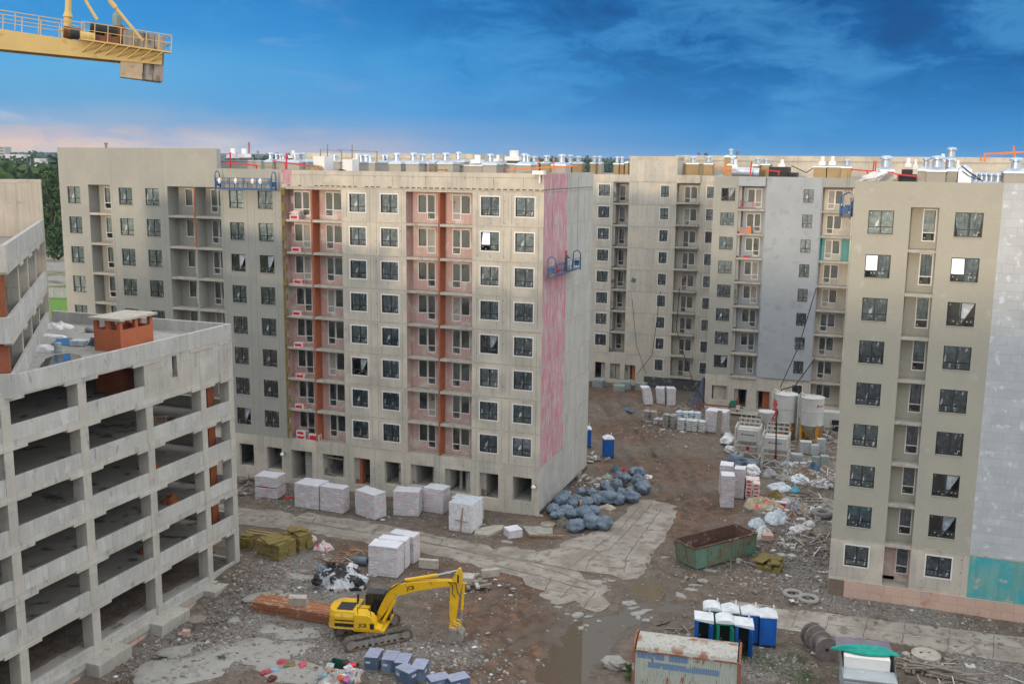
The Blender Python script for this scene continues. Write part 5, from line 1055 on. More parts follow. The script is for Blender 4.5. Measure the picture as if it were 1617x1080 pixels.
wrapped('front wrapped stack of the three beside the excavator', (627, 914), (581.7, 908.3), (636.6, 902.4), 864.8, group='three wrapped stacks by the excavator', seed=14)
wrapped('middle wrapped stack of the three beside the excavator', (640.5, 899.8), (597, 894.5), (647, 892), 854, group='three wrapped stacks by the excavator', seed=16)
wrapped('rear and tallest looking wrapped stack of the three beside the excavator', (653.5, 891.2), (615, 884.5), (667.2, 884.2), 847, group='three wrapped stacks by the excavator', seed=18)
wrapped('front wrapped block stack left of the red and white boxes', (1158.2, 804), (1136.7, 802.7), (1161.5, 796), 752, group='narrow wrapped stacks on the dirt track', seed=20, dd_=1.1)
wrapped('wrapped block stack touching the red and white boxes', (1174.4, 789.3), (1157, 787.5), (1178, 783), 741, group='narrow wrapped stacks on the dirt track', seed=22)
wrapped('rear left wrapped block stack on the dirt track', (1155, 783), (1134.4, 781), (1160, 776), 735.6, group='narrow wrapped stacks on the dirt track', seed=24)
wrapped('leaning white stack, left of three by the far block', (1031, 641.4), (1017.5, 641.4), (1034, 636), 612, group='leaning stacks by the far block', lean=-1, seed=26, dd_=1.5)
wrapped('leaning white stack, middle of three by the far block', (1050, 640), (1036.5, 639), (1053, 635), 613.5, group='leaning stacks by the far block', lean=-.6, seed=28, dd_=1.5)
wrapped('upright white stack, right of three by the far block', (1066.5, 641), (1053, 640.9), (1069, 636), 613.5, group='leaning stacks by the far block', seed=30, dd_=1.5)
wrapped('wide white wrapped stack with a grey board leaning on it', (1144.3, 686.5), (1112, 682), (1148.6, 680.7), 651.5, group=None, seed=32, cat='pallet stack')
a = G(1134, 689); q = MB(); q.bar((0, -.1, 0), (.05, .25, 3.0), .55, .08); tag(q.build('board', M['woodg'], None, a, .1), 'tall grey board leaning on the wide wrapped stack', 'board')
wrapped('small bright printed bale lying at the roadside below the corner opening', (803.5, 851), (796.5, 845), (823, 846), 838, group=None, seed=34, wmax=1.15, dd_=1.0, pallet=False)
# hooded bale on a pallet
hb = wrapped('big white hooded bale tied with timber laths on a pallet by the road', (744.6, 843.7), (708.5, 838), (758, 829), 797, group=None, seed=40, wrapm=M['sheet_w'], topm=M['sheet'], cat='bale', name='hooded_bale')
q = MB(); q.bar((-1.0, -.07, .1), (-.8, -.07, 2.3), .08); q.bar((-1.5, -.1, 1.15), (-.3, -.1, 1.1), .06); q.build('lath', M['wood'], hb)
# insulation packs
M['pack'] = mat('white pack film with print', (.72, .66, .64), (.66, .58, .56), 3, .5, .2, mixes=(((.60, .05, .09), 2.6, .60, .03, 2.5, 1),))
def pack(mb, x, y, z, w=.62, d=1.2, h=.3, rz=0):
    mb.box(x, y, z, x+w, y+d, z+h, 0, rz); mb.box(x+.1, y-.004, z+.06, x+w-.15, y-.002, z+h-.1, 1, rz, (x+w/2, y+d/2)); mb.box(x-.004+w, y+.2, z+.05, x+w+.004, y+d-.2, z+h-.08, 1, rz, (x+w/2, y+d/2))
t = thing('insulation_pack_stack', 'stack of red and white insulation packs beside the narrow wrapped stacks', 'insulation packs', G(1176.7, 790), .15)
k = 0
for r_ in range(6):
    for c_ in range(2):
        if r_ == 5 and c_ == 1: continue
        q = MB(); pack(q, c_*.66, 0, .05+r_*.33, rz=RND.uniform(-.05, .05)); q.build('insulation_pack', [M['pack'], M['red']], t, bevel=.02)
        if r_ < 5: q = MB(); pack(q, c_*.66, 1.25, .05+r_*.33, rz=RND.uniform(-.05, .05)); q.build('insulation_pack', [M['pack'], M['red']], t, bevel=.02)
for k, (z, n_) in enumerate(((25.5, 1), (22.5, 1), (19.5, 1), (16.5, 1), (13.5, 1), (10.5, 1), (7.5, 1), (4.5, 2))):
    if k == 3: pass
    t = thing('insulation_pack', ('open red and white insulation pack', 'red and white insulation pack')[k != 0] + (' on the topmost left balcony', ' on the second balcony from the top, left bay', ' on the third balcony down, left bay', ' on the fourth balcony down, left bay', ' on the fifth balcony down, left bay', ' on the third balcony from below, left bay', ' on the second balcony from below, left bay', ' pile on the lowest left balcony')[k], 'insulation pack', (-51.9+.1*(k % 3), bM+.12, z+.005), 0, 'insulation packs on the balconies')
    q = MB(); pack(q, 0, 0, 0, .95, .5, .42); q.build('pack', [M['pack'], M['red']], t, bevel=.02)
    if k == 0: q = MB(); q.blob((.45, .25, .55), (.55, .3, .22), 3, amp=.3); q.build('crumpled_wrap', M['pack'], t)
    if n_ == 2: q = MB(); pack(q, 0, 0, .43, .95, .5, .4); pack(q, 1.35, 0, 0, 1.1, .55, .6); q.build('pack', [M['pack'], M['red']], t, bevel=.02)
# ochre mineral wool piles near the garage
def woolpile(label, A, B, Cp, ytop, seed):
    A3, w, d, ang = frame_px(A, B, Cp); h = zat(A3.x, A3.y, ytop)-groundz(A3.x, A3.y); t = thing('mineral_wool_pile', label, 'mineral wool', (A3.x, A3.y, groundz(A3.x, A3.y)), ang, 'mineral wool piles by the garage'); r = random.Random(seed); n = max(3, int(h/.2))
    q = MB(); q.box(-w, .0, 0, -.02, d, .12); q.build('pallet', M['woodg'], t)
    for k in range(n):
        q = MB(); cw, cd_ = 3, 2
        for i in range(cw):
            for j in range(cd_):
                if k == n-1 and r.random() < .35: continue
                o1, o2 = r.uniform(-.08, .08), r.uniform(-.08, .08); q.box(-w+i*w/cw+.01+o1, j*d/cd_+.01+o2, .13+k*h/n, -w+(i+1)*w/cw-.01+o1, (j+1)*d/cd_-.01+o2, .13+(k+1)*h/n-.015, 0, r.uniform(-.08, .08))
        q.build('wool_slab_layer', M['wool'], t, bevel=.015)
    q = MB()
    for i in range(7): q.box(-w+r.uniform(0, w-.6), r.uniform(0, d-.4), .14+h+i*.012, -w+r.uniform(.7, w), r.uniform(.5, d), .2+h+i*.012, 0, r.uniform(-.6, .6))
    q.build('loose_slab', M['wool'], t)
woolpile('front ochre mineral wool pile by the garage corner', (441, 887.5), (405, 878), (460, 872), 864, 1)
woolpile('rear ochre mineral wool pile with red and white scraps beside it', (474, 874), (445, 864), (487, 864), 849, 2)
woolpile('grey weathered wool pile half hidden by the garage corner', (395, 870), (376, 868), (404, 862), 853, 3)
t = thing('plank', 'pair of yellow timbers on the ground beside the wool piles', 'planks', G(387, 846), -.02)
for i in range(2): q = MB(); q.box(0, i*.45, .3+.0*i, 3.0, .12+i*.45, .42); q.build('timber', mat('yellow timber', (.48, .36, .14), None, 3), t)
woolpile2 = woolpile('low flat ochre wool pile beside the dumpster and white toilets', (1232, 908), (1192, 902), (1246, 893), 897, 5)
heap('pack_heap', 'heap of loose ochre wool and red and white wrappers below the insulation packs', 'wrapper heap', G(1205, 803), 1.9, 1.1, .7, mat('mixed wool and wrap', (.38, .29, .10), (.55, .50, .46), 2.2, .8, .4, mixes=(((.62, .08, .12), 1.6, .62, .03), ((.68, .66, .66), 1.3, .60, .03))), 12, crump=2.5)
heap('wrapper_heap', 'red and white crumpled wrapper heap left of the timber scraps', 'wrapper heap', G(510, 866), .8, .6, .45, mat('red white wrappers', (.70, .62, .64), None, 3, .5, .4, mixes=(((.62, .04, .12), 3, .57, .02),)), 14, crump=2.5)
heap('wrapper_heap', 'red and white wrappers fallen behind the rear wool pile', 'wrapper heap', G(488, 852), .7, .5, .5, mat('red white wrapper', (.68, .58, .55), None, 3, .5, .4, mixes=(((.62, .04, .12), 3, .6, .02),)), 15, crump=2.5)
# sack pallets by the far block
M['sack'] = mat('pale cement sacks', (.56, .57, .55), (.50, .51, .50), 2, .7, .3)
M['sackd'] = mat('grey brown sacks', (.34, .32, .30), (.28, .27, .25), 2, .8, .3)
def sackpallet(label, c, n, m, w=1.5, d=1.1, rz=0, film_=False):
    t = thing('sack_pallet', label, 'sack pallet', G(*c), rz, 'sack pallets by the far block'); q = MB(); q.box(-w/2, 0, 0, w/2, d, .12); q.build('pallet', M['woodg'], t)
    for k in range(n):
        q = MB()
        for i in range(2):
            for j in range(2): q.blob((-w/4+i*w/2+RND.uniform(-.04, .04), d/4+j*d/2, .24+k*.22), (w/4+.03, d/4+.03, .14), k*7+i+j, amp=.06, nu=10, nv=6)
        q.build('sack_layer', m, t, smooth=True)
    return t
sackpallet('grey brown sack pallet at the left end of the far sack row', (1025, 668), 6, M['sackd'], 1.7)
sackpallet('tallest grey brown sack pallet in the middle of the far sack row', (1056, 677), 7, M['sackd'], 1.7)
sackpallet('pale pink sheeted low sack pallet between two brown ones', (1040, 672), 3, mat('pinkish sheet', (.52, .46, .50), None, 2, .5, .3), 1.4)
sackpallet('front pale green sack pallet, nearest in the far sack row', (1081, 682), 6, M['sack'], 1.8)
sackpallet('pale sack pallet left of the wide wrapped stack', (1101, 684), 6, M['sack'], 1.8)
sackpallet('rear pale sack pallet peeking over the front ones', (1076, 666), 5, M['sheet'], 1.6)
sackpallet('rear white sack pallet nearest the wide wrapped stack', (1095, 667), 5, M['sheet'], 1.6)
# IBC tanks
mt_ = mat('pale green tank plastic', (.38, .47, .42), None, 2, .35, .05)
def ibc(label, c, w=1.0, l=1.2, rz=0):
    t = thing('liquid_tank', label, 'tank', G(*c), rz, 'caged liquid tanks'); q = MB(); q.box(-w/2+.04, .04, .14, w/2-.04, l-.04, 1.1); q.lathe(0, l/2, [(.14, 1.1), (.14, 1.15)], 10); q.build('bottle', mt_, t, bevel=.08); q = MB(); q.box(-w/2, 0, 0, w/2, l, .12); q.build('pallet', M['woodg'], t)
    q = MB()
    for z in (.2, .5, .8, 1.1):
        for a, b in (((-w/2, 0), (w/2, 0)), ((w/2, 0), (w/2, l)), ((w/2, l), (-w/2, l)), ((-w/2, l), (-w/2, 0))): q.bar((*a, z), (*b, z), .03)
    for i in range(5):
        for y in (0, l): q.bar((-w/2+w*i/4, y, .12), (-w/2+w*i/4, y, 1.12), .03)
        for x in (-w/2, w/2): q.bar((x, l*i/4, .12), (x, l*i/4, 1.12), .03)
    q.build('cage', M['zinc'], t); return t
ibc('caged pale tank by the left doorway of the far cream block', (943, 613), 1.6, 1.3); ibc('front caged greenish tank below the middle doorway', (977, 622), 1.5, 1.3, .2); ibc('rear caged greenish tank below the middle doorway', (987, 616), 1.5, 1.3, .2); ibc('white caged tank beside the leaning white stacks', (1011, 618), 1.5, 1.2)
# blue wrapped crates, bottom
M['bluew'] = mat('blue printed wrap', (.075, .12, .20), (.10, .145, .235), 1.5, .35, .3, mixes=(((.5, .52, .58), 3, .69, .02, 1, .7), ((.22, .30, .42), 1.2, .58, .08, 1, .6)))
M['bluet'] = mat('lilac top film', (.34, .37, .50), (.27, .30, .43), 2, .25, 1.0)
for i, (pt, rz, lb) in enumerate((((596, 1039), .2, 'rear left blue wrapped crate, nearest the excavator track'), ((623, 1043), .2, 'second blue wrapped crate of the back row'), ((643.5, 1047.5), .2, 'third blue wrapped crate of the back row'), ((669, 1058), .15, 'right blue wrapped crate of the back row, by the light gravel'), ((645.5, 1064), -.35, 'front blue wrapped crate with a wide top, below the back row'), ((681, 1077), -.75, 'blue wrapped crate at the bottom edge, turned cornerwise'), ((712, 1077), -.75, 'rightmost blue wrapped crate at the bottom edge'))):
    c = G(*pt, .95); t = thing('blue_crate', lb, 'wrapped crate', (c.x, c.y, groundz(c.x, c.y)), rz, 'blue wrapped crates'); w, d = (.85, 1.25) if i != 4 else (1.2, .85)
    q = MB(); q.box(-w, 0, .02, 0, .1, .12); q.box(-w, d-.1, .02, 0, d, .12); q.box(-w, 0, .121, 0, d, .14); q.build('pallet', M['woodg'], t)
    q = MB(); q.box(-w+.01, .01, .141, -.01, d-.01, .95); o = q.build('wrapped_body', M['bluew'], t, bevel=.03); q = MB(); q.box(-w-.005, -.005, .93, .005, d+.005, .985); q.build('top_film', M['bluet'], t, bevel=.03)
    q = MB(); q.box(-w+.1, -.002, .55, -w+.38, .004, .68); q.box(.0-.004+.01, .25, .6, .018, .6, .75); q.build('paper_label', M['sheet_w'], t)
# ================================================================== blue rubbish bags by the corner
M['bag'] = mat('slate blue woven bag', (.165, .215, .275), (.125, .17, .225), 2, .5, .9, mixes=(((.21, .26, .31), 3, .62, .06, 1, .6),), bscale=5)
Zb = lambda x, y: (680+x/4.4917, 640+y/4.4917)
where_ = lambda x, y: 'against the wall' if x < 1000 and y < 800 else ('in the front row' if y > 730 else ('in the rear pile' if y < 560 else ('in the middle row' if x < 1230 else 'in the right pile')))
bl = [(950, 655, 45), (1030, 672, 42), (1065, 640, 34), (1105, 692, 46), (1135, 620, 38), (1175, 672, 46), (1260, 662, 60), (1330, 672, 48), (1240, 575, 46), (1270, 605, 34), (1320, 590, 42), (1352, 632, 44), (1378, 545, 46), (1425, 655, 50), (1505, 592, 54), (1465, 560, 44), (1412, 612, 34), (1448, 470, 44), (1485, 500, 42), (1340, 530, 40), (868, 742, 44), (925, 705, 44), (968, 752, 44), (880, 782, 32), (1003, 700, 38), (1000, 775, 38), (1030, 862, 52), (1140, 838, 58), (1225, 848, 55), (1105, 772, 52), (1048, 768, 38), (1155, 778, 40), (920, 775, 38)]
desc = ['round', 'squat', 'small', 'plump', 'upright', 'bulging', 'long sagging', 'full', 'slumped', 'crumpled']
REG = {}
for i, (x, y, r_) in enumerate(bl): REG.setdefault(where_(x, y), []).append((x, i))
ORD = {}
nth = ['leftmost', 'second from left', 'third from left', 'fourth from left', 'fifth from left', 'sixth from left', 'seventh from left', 'eighth from left', 'ninth from left', 'rightmost']
for k_, v_ in REG.items():
    v_.sort()
    for j, (x, i) in enumerate(v_): ORD[i] = 'rightmost' if j == len(v_)-1 else nth[j]
for i, (x, y, r_) in enumerate(bl):
    rm = r_/4.4917/17.6*1.12; c = G(*Zb(x, y+r_*.55)); zc = groundz(c.x, c.y); up = .35 if i in (12, 15, 18, 19, 10, 21, 2, 31) else 0
    q = MB(); q.blob((0, 0, rm*.72+up), (rm*(1.35 if i == 6 else RND.uniform(.9, 1.2)), rm*RND.uniform(.8, 1.0), rm*RND.uniform(.68, .9)), i+1, amp=.13, nu=44, nv=22, flat=0)
    nb_ = []
    for v in q.v:
        a_ = math.atan2(v[1], v[0]); rr_ = math.hypot(v[0], v[1])/rm; up_ = max(0, (v[2]-rm*.5)/rm); pl = 1+(.05*math.sin(a_*7+i)+.035*math.sin(a_*13+i*2))*min(1, rr_*1.3); nb_.append((v[0]*pl, v[1]*pl, v[2]+(.16*rm*math.exp(-(rr_/.16)**2) if up_ > .2 else 0)-.06*rm*math.exp(-((rr_-.32)/.12)**2)*(up_ > .2)))
    q.v = nb_
    th_ = [noise.ridged_multi_fractal(Vector((v[0]*2.6, v[1]*2.6, v[2]*1.6+i*5)), 1, 2, 3, 1, 2)*.045-.04 for v in q.v]; q.v = [(v[0]*(1+t_), v[1]*(1+t_), v[2]) for v, t_ in zip(q.v, th_)]
    o = q.build('rubbish_bag', M['bag'], None, (c.x, c.y, zc), RND.uniform(0, 3), smooth=True)
    tag(o, f'{ORD[i]} of the slate blue bags {where_(x, y)}, by the block corner', 'rubbish bag', 'slate blue rubbish bags by the corner')
for i, (x, y, rx, lb, mm_) in enumerate(((1370, 490, 30, 'bright red bag lying among the blue bags', 'r'), (1315, 520, 20, 'smaller bright red scrap left of the red bag', 'r'), (1310, 455, 45, 'teal green sheet heap at the back of the bag pile', 'g'), (1250, 500, 40, 'pale teal crumpled netting left of the red bag', 'g2'), (1540, 500, 40, 'white crumpled sheets right of the bag pile', 'w'), (1255, 710, 60, 'cream crumpled canvas in front of the long sagging bag', 'c'), (940, 835, 60, 'brown and black crumpled tarpaulin at the corner of the cream block', 'k'), (1185, 795, 40, 'brown rags between the front bags', 'c'))):
    mc = dict(r=mat('bright red plastic', (.60, .05, .06), None, 3, .4, .3), g=mat('dark teal sheet', (.06, .13, .15), None, 3, .5, .4), g2=mat('pale teal netting', (.33, .43, .40), None, 3, .7, .5), w=M['sheet_w'], c=mat('cream canvas', (.45, .38, .30), None, 3, .8, .5), k=mat('brown black tarp', (.20, .17, .13), (.08, .08, .09), 4, .6, .5))[mm_]
    heap('crumpled_sheet', lb, 'sheet heap', G(*Zb(x, y+rx*.3)), rx/4.49/17, rx/4.49/17*.8, .55 if mm_ in 'rgk' else .3, mc, 30+i, res=16, crump=2)
q = MB(); q.lathe(0, 0, [(.55, 0), (.58, .1), (.6, .35), (.52, .36), (.5, .2)], 20); tag(q.build('tub', mat('beige mixing tub', (.38, .34, .28), None, 2, .6, .2), None, G(*Zb(830, 865))), 'round beige mixing tub at the foot of the building corner', 'tub')
c = G(*Zb(1060, 725)); q = MB(); q.box(-.05, -.1, 0, .15, .1, .75); q.box(.1, -.3, .0, .5, .2, .25, 1); tag(q.build('foam_offcut', [mat('peach foam board', (.70, .42, .27), None), mat('yellow strip', (.7, .4, .03), None)], None, c, .4), 'peach foam offcut sticking up among the blue bags', 'foam offcut')
for i, (pts, lb) in enumerate((([(749, 845), (752, 838), (780, 832), (795, 832), (793, 838), (770, 848)], 'broken slab with yellow scraps lying right of the hooded bale'), ([(825, 834), (872, 833.5), (873, 846), (836, 847)], 'flat grey concrete slab at the roadside near the building corner'))):
    P = gp(pts); q = MB(); q.prism(P, .0, .2); tag(q.build('loose_slab', M['slab'] if i == 0 else M['spill']), lb, 'concrete slab')
q = MB(); a_, b_ = G(835, 849), G(891, 849.5); q.bar((a_.x, a_.y, .25), (b_.x, b_.y, .2), .12); tag(q.build('lath', M['wood']), 'thin timber along the front edge of the flat roadside slab', 'timber')
for i, (x, y) in enumerate(((774, 836), (773, 841), (776, 834))): pass
# ================================================================== excavator
M['jcb'] = mat('yellow machine paint', (.80, .48, .012), (.76, .45, .012), 1, .35, .05, coat=.3, mixes=(((.46, .32, .07), 1.1, .60, .1, 1, .7), ((.25, .2, .12), 2.5, .66, .05, 1, .7), ((.2, .16, .1), 8, .66, .03, 1, .6)))
M['jcbk'] = mat('black machine trim', (.02, .02, .02), None, 3, .5, .1)
M['track'] = mat('muddy steel track', (.17, .145, .12), (.10, .085, .07), 4, .85, .5, mixes=(((.24, .14, .09), 1.2, .58, .08), ((.28, .26, .23), 5, .62, .05)))
M['mudst'] = mat('dusty bucket steel', (.30, .28, .25), (.22, .20, .18), 3, .8, .4, mixes=(((.16, .14, .12), 3, .6, .05),))
C0 = Vector((-30.0, 55.62, groundz(-30, 55.6)+.02)); HB = math.atan2(.2205, .9754); HT = math.radians(45.7)
ex = thing('excavator', 'yellow tracked excavator with its bucket resting on the mud beside the wrapped stacks', 'excavator', C0, HB)
dT = HT-HB
def rotz(mb, a): ca, sa = math.cos(a), math.sin(a); mb.v = [(v[0]*ca-v[1]*sa+.2, v[0]*sa+v[1]*ca-.15, v[2]) for v in mb.v]; return mb
for s in (-1, 1):
    yc = s*1.15; q = MB(); prof = []; Rw, Lh = .39, 1.85
    for k in range(11): a = PI/2+PI*k/10; prof.append((-Lh+Rw*math.cos(a), Rw+Rw*math.sin(a)+.06))
    for k in range(11): a = -PI/2+PI*k/10; prof.append((Lh+Rw*math.cos(a), Rw+Rw*math.sin(a)+.06))
    pin = [(x*.965, .42+(z-.42)*.86) for x, z in prof]; n = len(prof)
    for y0, y1 in ((yc-.26, yc+.26),):
        vs = [(x, y0, z) for x, z in prof]+[(x, y1, z) for x, z in prof]+[(x, y0, z) for x, z in pin]+[(x, y1, z) for x, z in pin]
        q.add(vs, [(i, (i+1) % n, n+(i+1) % n, n+i) for i in range(n)]+[(2*n+i, 3*n+i, 3*n+(i+1) % n, 2*n+(i+1) % n) for i in range(n)]+[(i, 2*n+i, 2*n+(i+1) % n, (i+1) % n) for i in range(n)]+[(n+i, n+(i+1) % n, 3*n+(i+1) % n, 3*n+i) for i in range(n)])
    per = sum(math.hypot(prof[(i+1) % n][0]-prof[i][0], prof[(i+1) % n][1]-prof[i][1]) for i in range(n)); acc = 0; i = 0; t_ = 0.; sp_ = .17
    for kk in range(int(per/sp_)):
        d_ = kk*sp_; acc = 0
        for i in range(n):
            a, b = prof[i], prof[(i+1) % n]; l_ = math.hypot(b[0]-a[0], b[1]-a[1])
            if acc+l_ >= d_ and l_ > 1e-6:
                f_ = (d_-acc)/l_; px_, pz_ = a[0]+(b[0]-a[0])*f_, a[1]+(b[1]-a[1])*f_; tx, tz = (b[0]-a[0])/l_, (b[1]-a[1])/l_; nx_, nz_ = tz, -tx
                if (px_*nx_+(pz_-.42)*nz_) < 0: nx_, nz_ = -nx_, -nz_
                q.add([(px_-tx*.05+nx_*o_, y, pz_-tz*.05+nz_*o_) for o_ in (-.004, .05) for y in (yc-.28, yc+.28)]+[(px_+tx*.03+nx_*o_, y, pz_+tz*.03+nz_*o_) for o_ in (-.004, .05) for y in (yc-.28, yc+.28)], [(0, 1, 3, 2), (4, 6, 7, 5), (0, 2, 6, 4), (1, 5, 7, 3), (2, 3, 7, 6)]); break
            acc += l_
    rotz(q, dT).build('track', M['track'], ex)
    q = MB(); q.box(-1.6, yc-.16, .25, 1.6, yc+.16, .58)
    for x in (-1.85, 1.85): q.tube([(x, yc-.2, .42), (x, yc+.2, .42)], .30, 16)
    for i in range(7): q.tube([(-1.25+i*.42, yc-.2, .2), (-1.25+i*.42, yc+.2, .2)], .12, 10)
    for i in range(2): q.tube([(-.5+i, yc-.18, .66), (-.5+i, yc+.18, .66)], .09, 10)
    rotz(q, dT).build('track_frame', M['mudst'], ex)
q = MB(); q.box(-.7, -.95, .42, .7, .95, .72); q.lathe(0, 0, [(.55, .7), (.55, .98)], 20); rotz(q, dT).build('undercarriage', M['jcbk'], ex)
# upper body: near side -y, cab on +y
def prof_box(pts, y0, y1, m, name, bev=.04, par=None): q = MB(); q.xprism(pts, y0, y1); return q.build(name, m, par or ex, bevel=bev)
q = MB(); rp_ = [(-.75, -1.2), (-2.05, -1.2), (-2.4, -1.0), (-2.62, -.55), (-2.68, 0), (-2.62, .55), (-2.4, 1.0), (-2.05, 1.2), (-.75, 1.2)]
q.add([(x, y, 1.0) for x, y in rp_]+[(x, y, 1.8) for x, y in rp_]+[(x*.93-.04, y*.88, 2.08) for x, y in rp_], [(i, i+1, 10+i, 9+i) for i in range(8)]+[(9+i, 10+i, 19+i, 18+i) for i in range(8)]+[tuple(range(9)), tuple(range(18, 27))[::-1], (8, 0, 9, 17), (17, 9, 18, 26)])
hood = q.build('counterweight', M['jcb'], ex, bevel=.05)
side_ = prof_box([(-.74, .98), (-.74, 2.04), (.15, 2.02), (.42, 1.9), (.62, 1.55), (.68, 1.25), (1.0, 1.12), (1.0, .98)], -1.25, -.48, M['jcb'], 'side_tank', .05)
prof_box([(-.73, .98), (-.73, 1.98), (-.05, 1.98), (-.05, .98)], -.47, .40, M['jcb'], 'engine_deck', .03)
q = MB(); q.box(-.8, -1.2, .86, 1.25, 1.2, .99); q.build('deck_frame', M['jcb'], ex)
q = MB(); q.box(-2.0, -.75, 2.101, -.95, .35, 2.13); q.build('engine_grille', mat('black grille', (.04, .045, .055), None, 4, .6, .4, seams=(.06, .06, 0, 0, .6)), ex)
for bx_ in ((-2.04, -1.22, 1.14, -.78, -1.203, 1.36), (-2.04, -1.218, 1.52, -.78, -1.203, 1.60), (.32, -1.262, 1.1, .60, -1.25, 1.48)): q = MB(); q.box(*bx_); q.build('black_stripe', M['jcbk'], ex)
def text(body, size, m, parent, loc, rot, ext=.004, sx=1, name='lettering'):
    cu = bpy.data.curves.new(name, 'FONT'); cu.body = body; cu.size = size; cu.extrude = ext; cu.align_x = 'CENTER'; cu.align_y = 'CENTER'; cu.offset = size*.018; o = bpy.data.objects.new(name, cu); COL.objects.link(o)
    dg = bpy.context.evaluated_depsgraph_get(); me_ = bpy.data.meshes.new_from_object(o.evaluated_get(dg)); bpy.data.objects.remove(o); me_.materials.clear(); me_.materials.append(m); o = bpy.data.objects.new(name, me_); COL.objects.link(o); o.parent = parent; o.location = loc; o.rotation_euler = rot; o.scale = (sx, 1, 1); return o
text('JCB', .36, M['jcbk'], ex, (-.15, -1.262, 1.32), (PI/2, .0, 0), sx=.95)
q = MB(); q.box(-1.56, -1.207, 1.66, -1.55, -1.2, 2.05); q.build('panel_gap', M['jcbk'], ex)
cab = prof_box([(-.35, 1.0), (-.38, 2.62), (-.25, 2.78), (.75, 2.78), (.98, 2.55), (1.22, 1.7), (1.2, 1.0)], .42, 1.2, mat('dark cab glass', (.015, .018, .02), None, 3, .08, 0), 'cab', .04)
q = MB(); q.box(-.38, .40, 2.75, .85, 1.22, 2.84); q.build('cab_roof', mat('grey black cab roof', (.05, .055, .065), None, 3, .5, .1), cab, bevel=.04)
q = MB()
for a, b in (((-.36, 1), (-.38, 2.7)), ((.2, 1), (.2, 2.76)), ((1.2, 1), (1.22, 1.7)), ((1.22, 1.7), (.95, 2.6))):
    for y in (.41, 1.21): q.bar((a[0], y, a[1]), (b[0], y, b[1]), .06)
q.build('cab_frame', M['jcbk'], cab)
q = MB(); q.box(.65, .5, .95, 1.3, 1.2, 1.12); q.build('cab_step', M['jcb'], ex, bevel=.02)
q = MB()
for a, b in (((-.5, -1.15, 2.0), (-.5, -1.15, 2.5)), ((-.5, -1.15, 2.5), (.3, -1.15, 2.45)), ((.3, -1.15, 2.45), (.4, -1.15, 1.9))): q.tube([a, b], .02, 6)
q.tube([(-.9, .3, 2.1), (-.9, .3, 2.45)], .06, 10); q.build('handrail', M['jcbk'], ex)
BY = .12
def plate(pts, w, m, name, bev=.02): q = MB(); q.xprism(pts, BY-w/2, BY+w/2); return q.build(name, m, ex, bevel=bev)
boom = plate([(.30, 1.25), (.62, 1.15), (1.25, 2.05), (1.95, 2.98), (3.3, 3.42), (4.9, 3.78), (5.62, 3.86), (5.66, 4.16), (5.3, 4.24), (4.2, 4.16), (2.9, 3.98), (1.95, 3.75), (1.45, 3.50), (1.15, 3.1), (.75, 2.3)], .42, M['jcb'], 'boom', .03)
text('JCB', .36, M['jcbk'], ex, (2.75, BY-.222, 3.58), (PI/2, -.22, 0), sx=.95)
stick = plate([(5.35, 3.95), (5.62, 4.62), (5.86, 5.05), (6.02, 5.1), (6.15, 4.6), (6.15, 4.0), (5.95, 3.3), (5.72, 1.45), (5.35, 1.4), (5.28, 2.1), (5.35, 3.4)], .32, M['jcb'], 'dipper_arm', .03)
q = MB(); q.box(5.82, BY-.168, 4.1, 5.93, BY-.16, 4.66); q.build('arm_plate', M['jcbk'], ex)
def ram(a, b, c, r, name, y=BY):
    q = MB(); q.tube([(a[0], y, a[1]), (b[0], y, b[1])], r, 12); o = q.build(name, M['jcb'], ex); q = MB(); q.tube([(b[0], y, b[1]), (c[0], y, c[1])], r*.45, 8); q.build('piston_rod', M['zinc'], o)
ram((2.35, 4.0), (4.5, 4.5), (5.85, 4.92), .12, 'arm_cylinder'); ram((.95, 1.2), (1.75, 2.75), (2.0, 3.1), .11, 'boom_cylinder', BY-.34); ram((.95, 1.2), (1.75, 2.75), (2.0, 3.1), .11, 'boom_cylinder', BY+.34)
ram((6.22, 4.1), (6.1, 2.25), (6.03, 1.35), .10, 'bucket_cylinder')
q = MB()
for y in (BY-.2, BY+.2): q.bar((5.5, y, 1.5), (6.0, y, 1.32), .09); q.bar((6.0, y, 1.32), (5.95, y, .85), .1); q.bar((5.45, y, 1.4), (5.4, y, 1.1), .12); q.bar((5.3, y, 1.12), (6.0, y, .8), .16)
q.build('bucket_linkage', M['jcb'], ex)
q = MB(); pb = [(5.35, 1.05), (6.0, .95), (6.22, .7), (6.25, .35), (6.1, .08), (5.75, -.02), (5.2, .0), (4.95, .12)]
n = len(pb); bw_ = .5
vs = [(x, BY-bw_, z) for x, z in pb]+[(x, BY+bw_, z) for x, z in pb]; q.add(vs, [(i, i+1, n+i+1, n+i) for i in range(n-1)])
inn = [(5.38, .98), (5.93, .88), (6.13, .66), (6.15, .38), (6.02, .16), (5.72, .06), (5.2, .08)]; k = len(inn)
for s_ in (-1, 1): q.add([(x, BY+s_*bw_, z) for x, z in pb], [tuple(range(n))])
q.add([(x, BY-bw_+.05, z) for x, z in inn]+[(x, BY+bw_-.05, z) for x, z in inn], [(i, i+1, k+i+1, k+i) for i in range(k-1)])
q.build('bucket', M['mudst'], ex)
for i in range(5): q = MB(); y = BY-.44+i*.22; q.add([(5.0, y-.05, .02), (5.0, y+.05, .02), (5.0, y+.05, .13), (5.0, y-.05, .13), (4.72, y-.03, .10), (4.72, y+.03, .10)], [(0, 1, 2, 3), (0, 4, 5, 1), (3, 2, 5, 4), (0, 3, 4), (1, 5, 2)]); q.build('bucket_tooth', M['mudst'], ex)
q = MB()
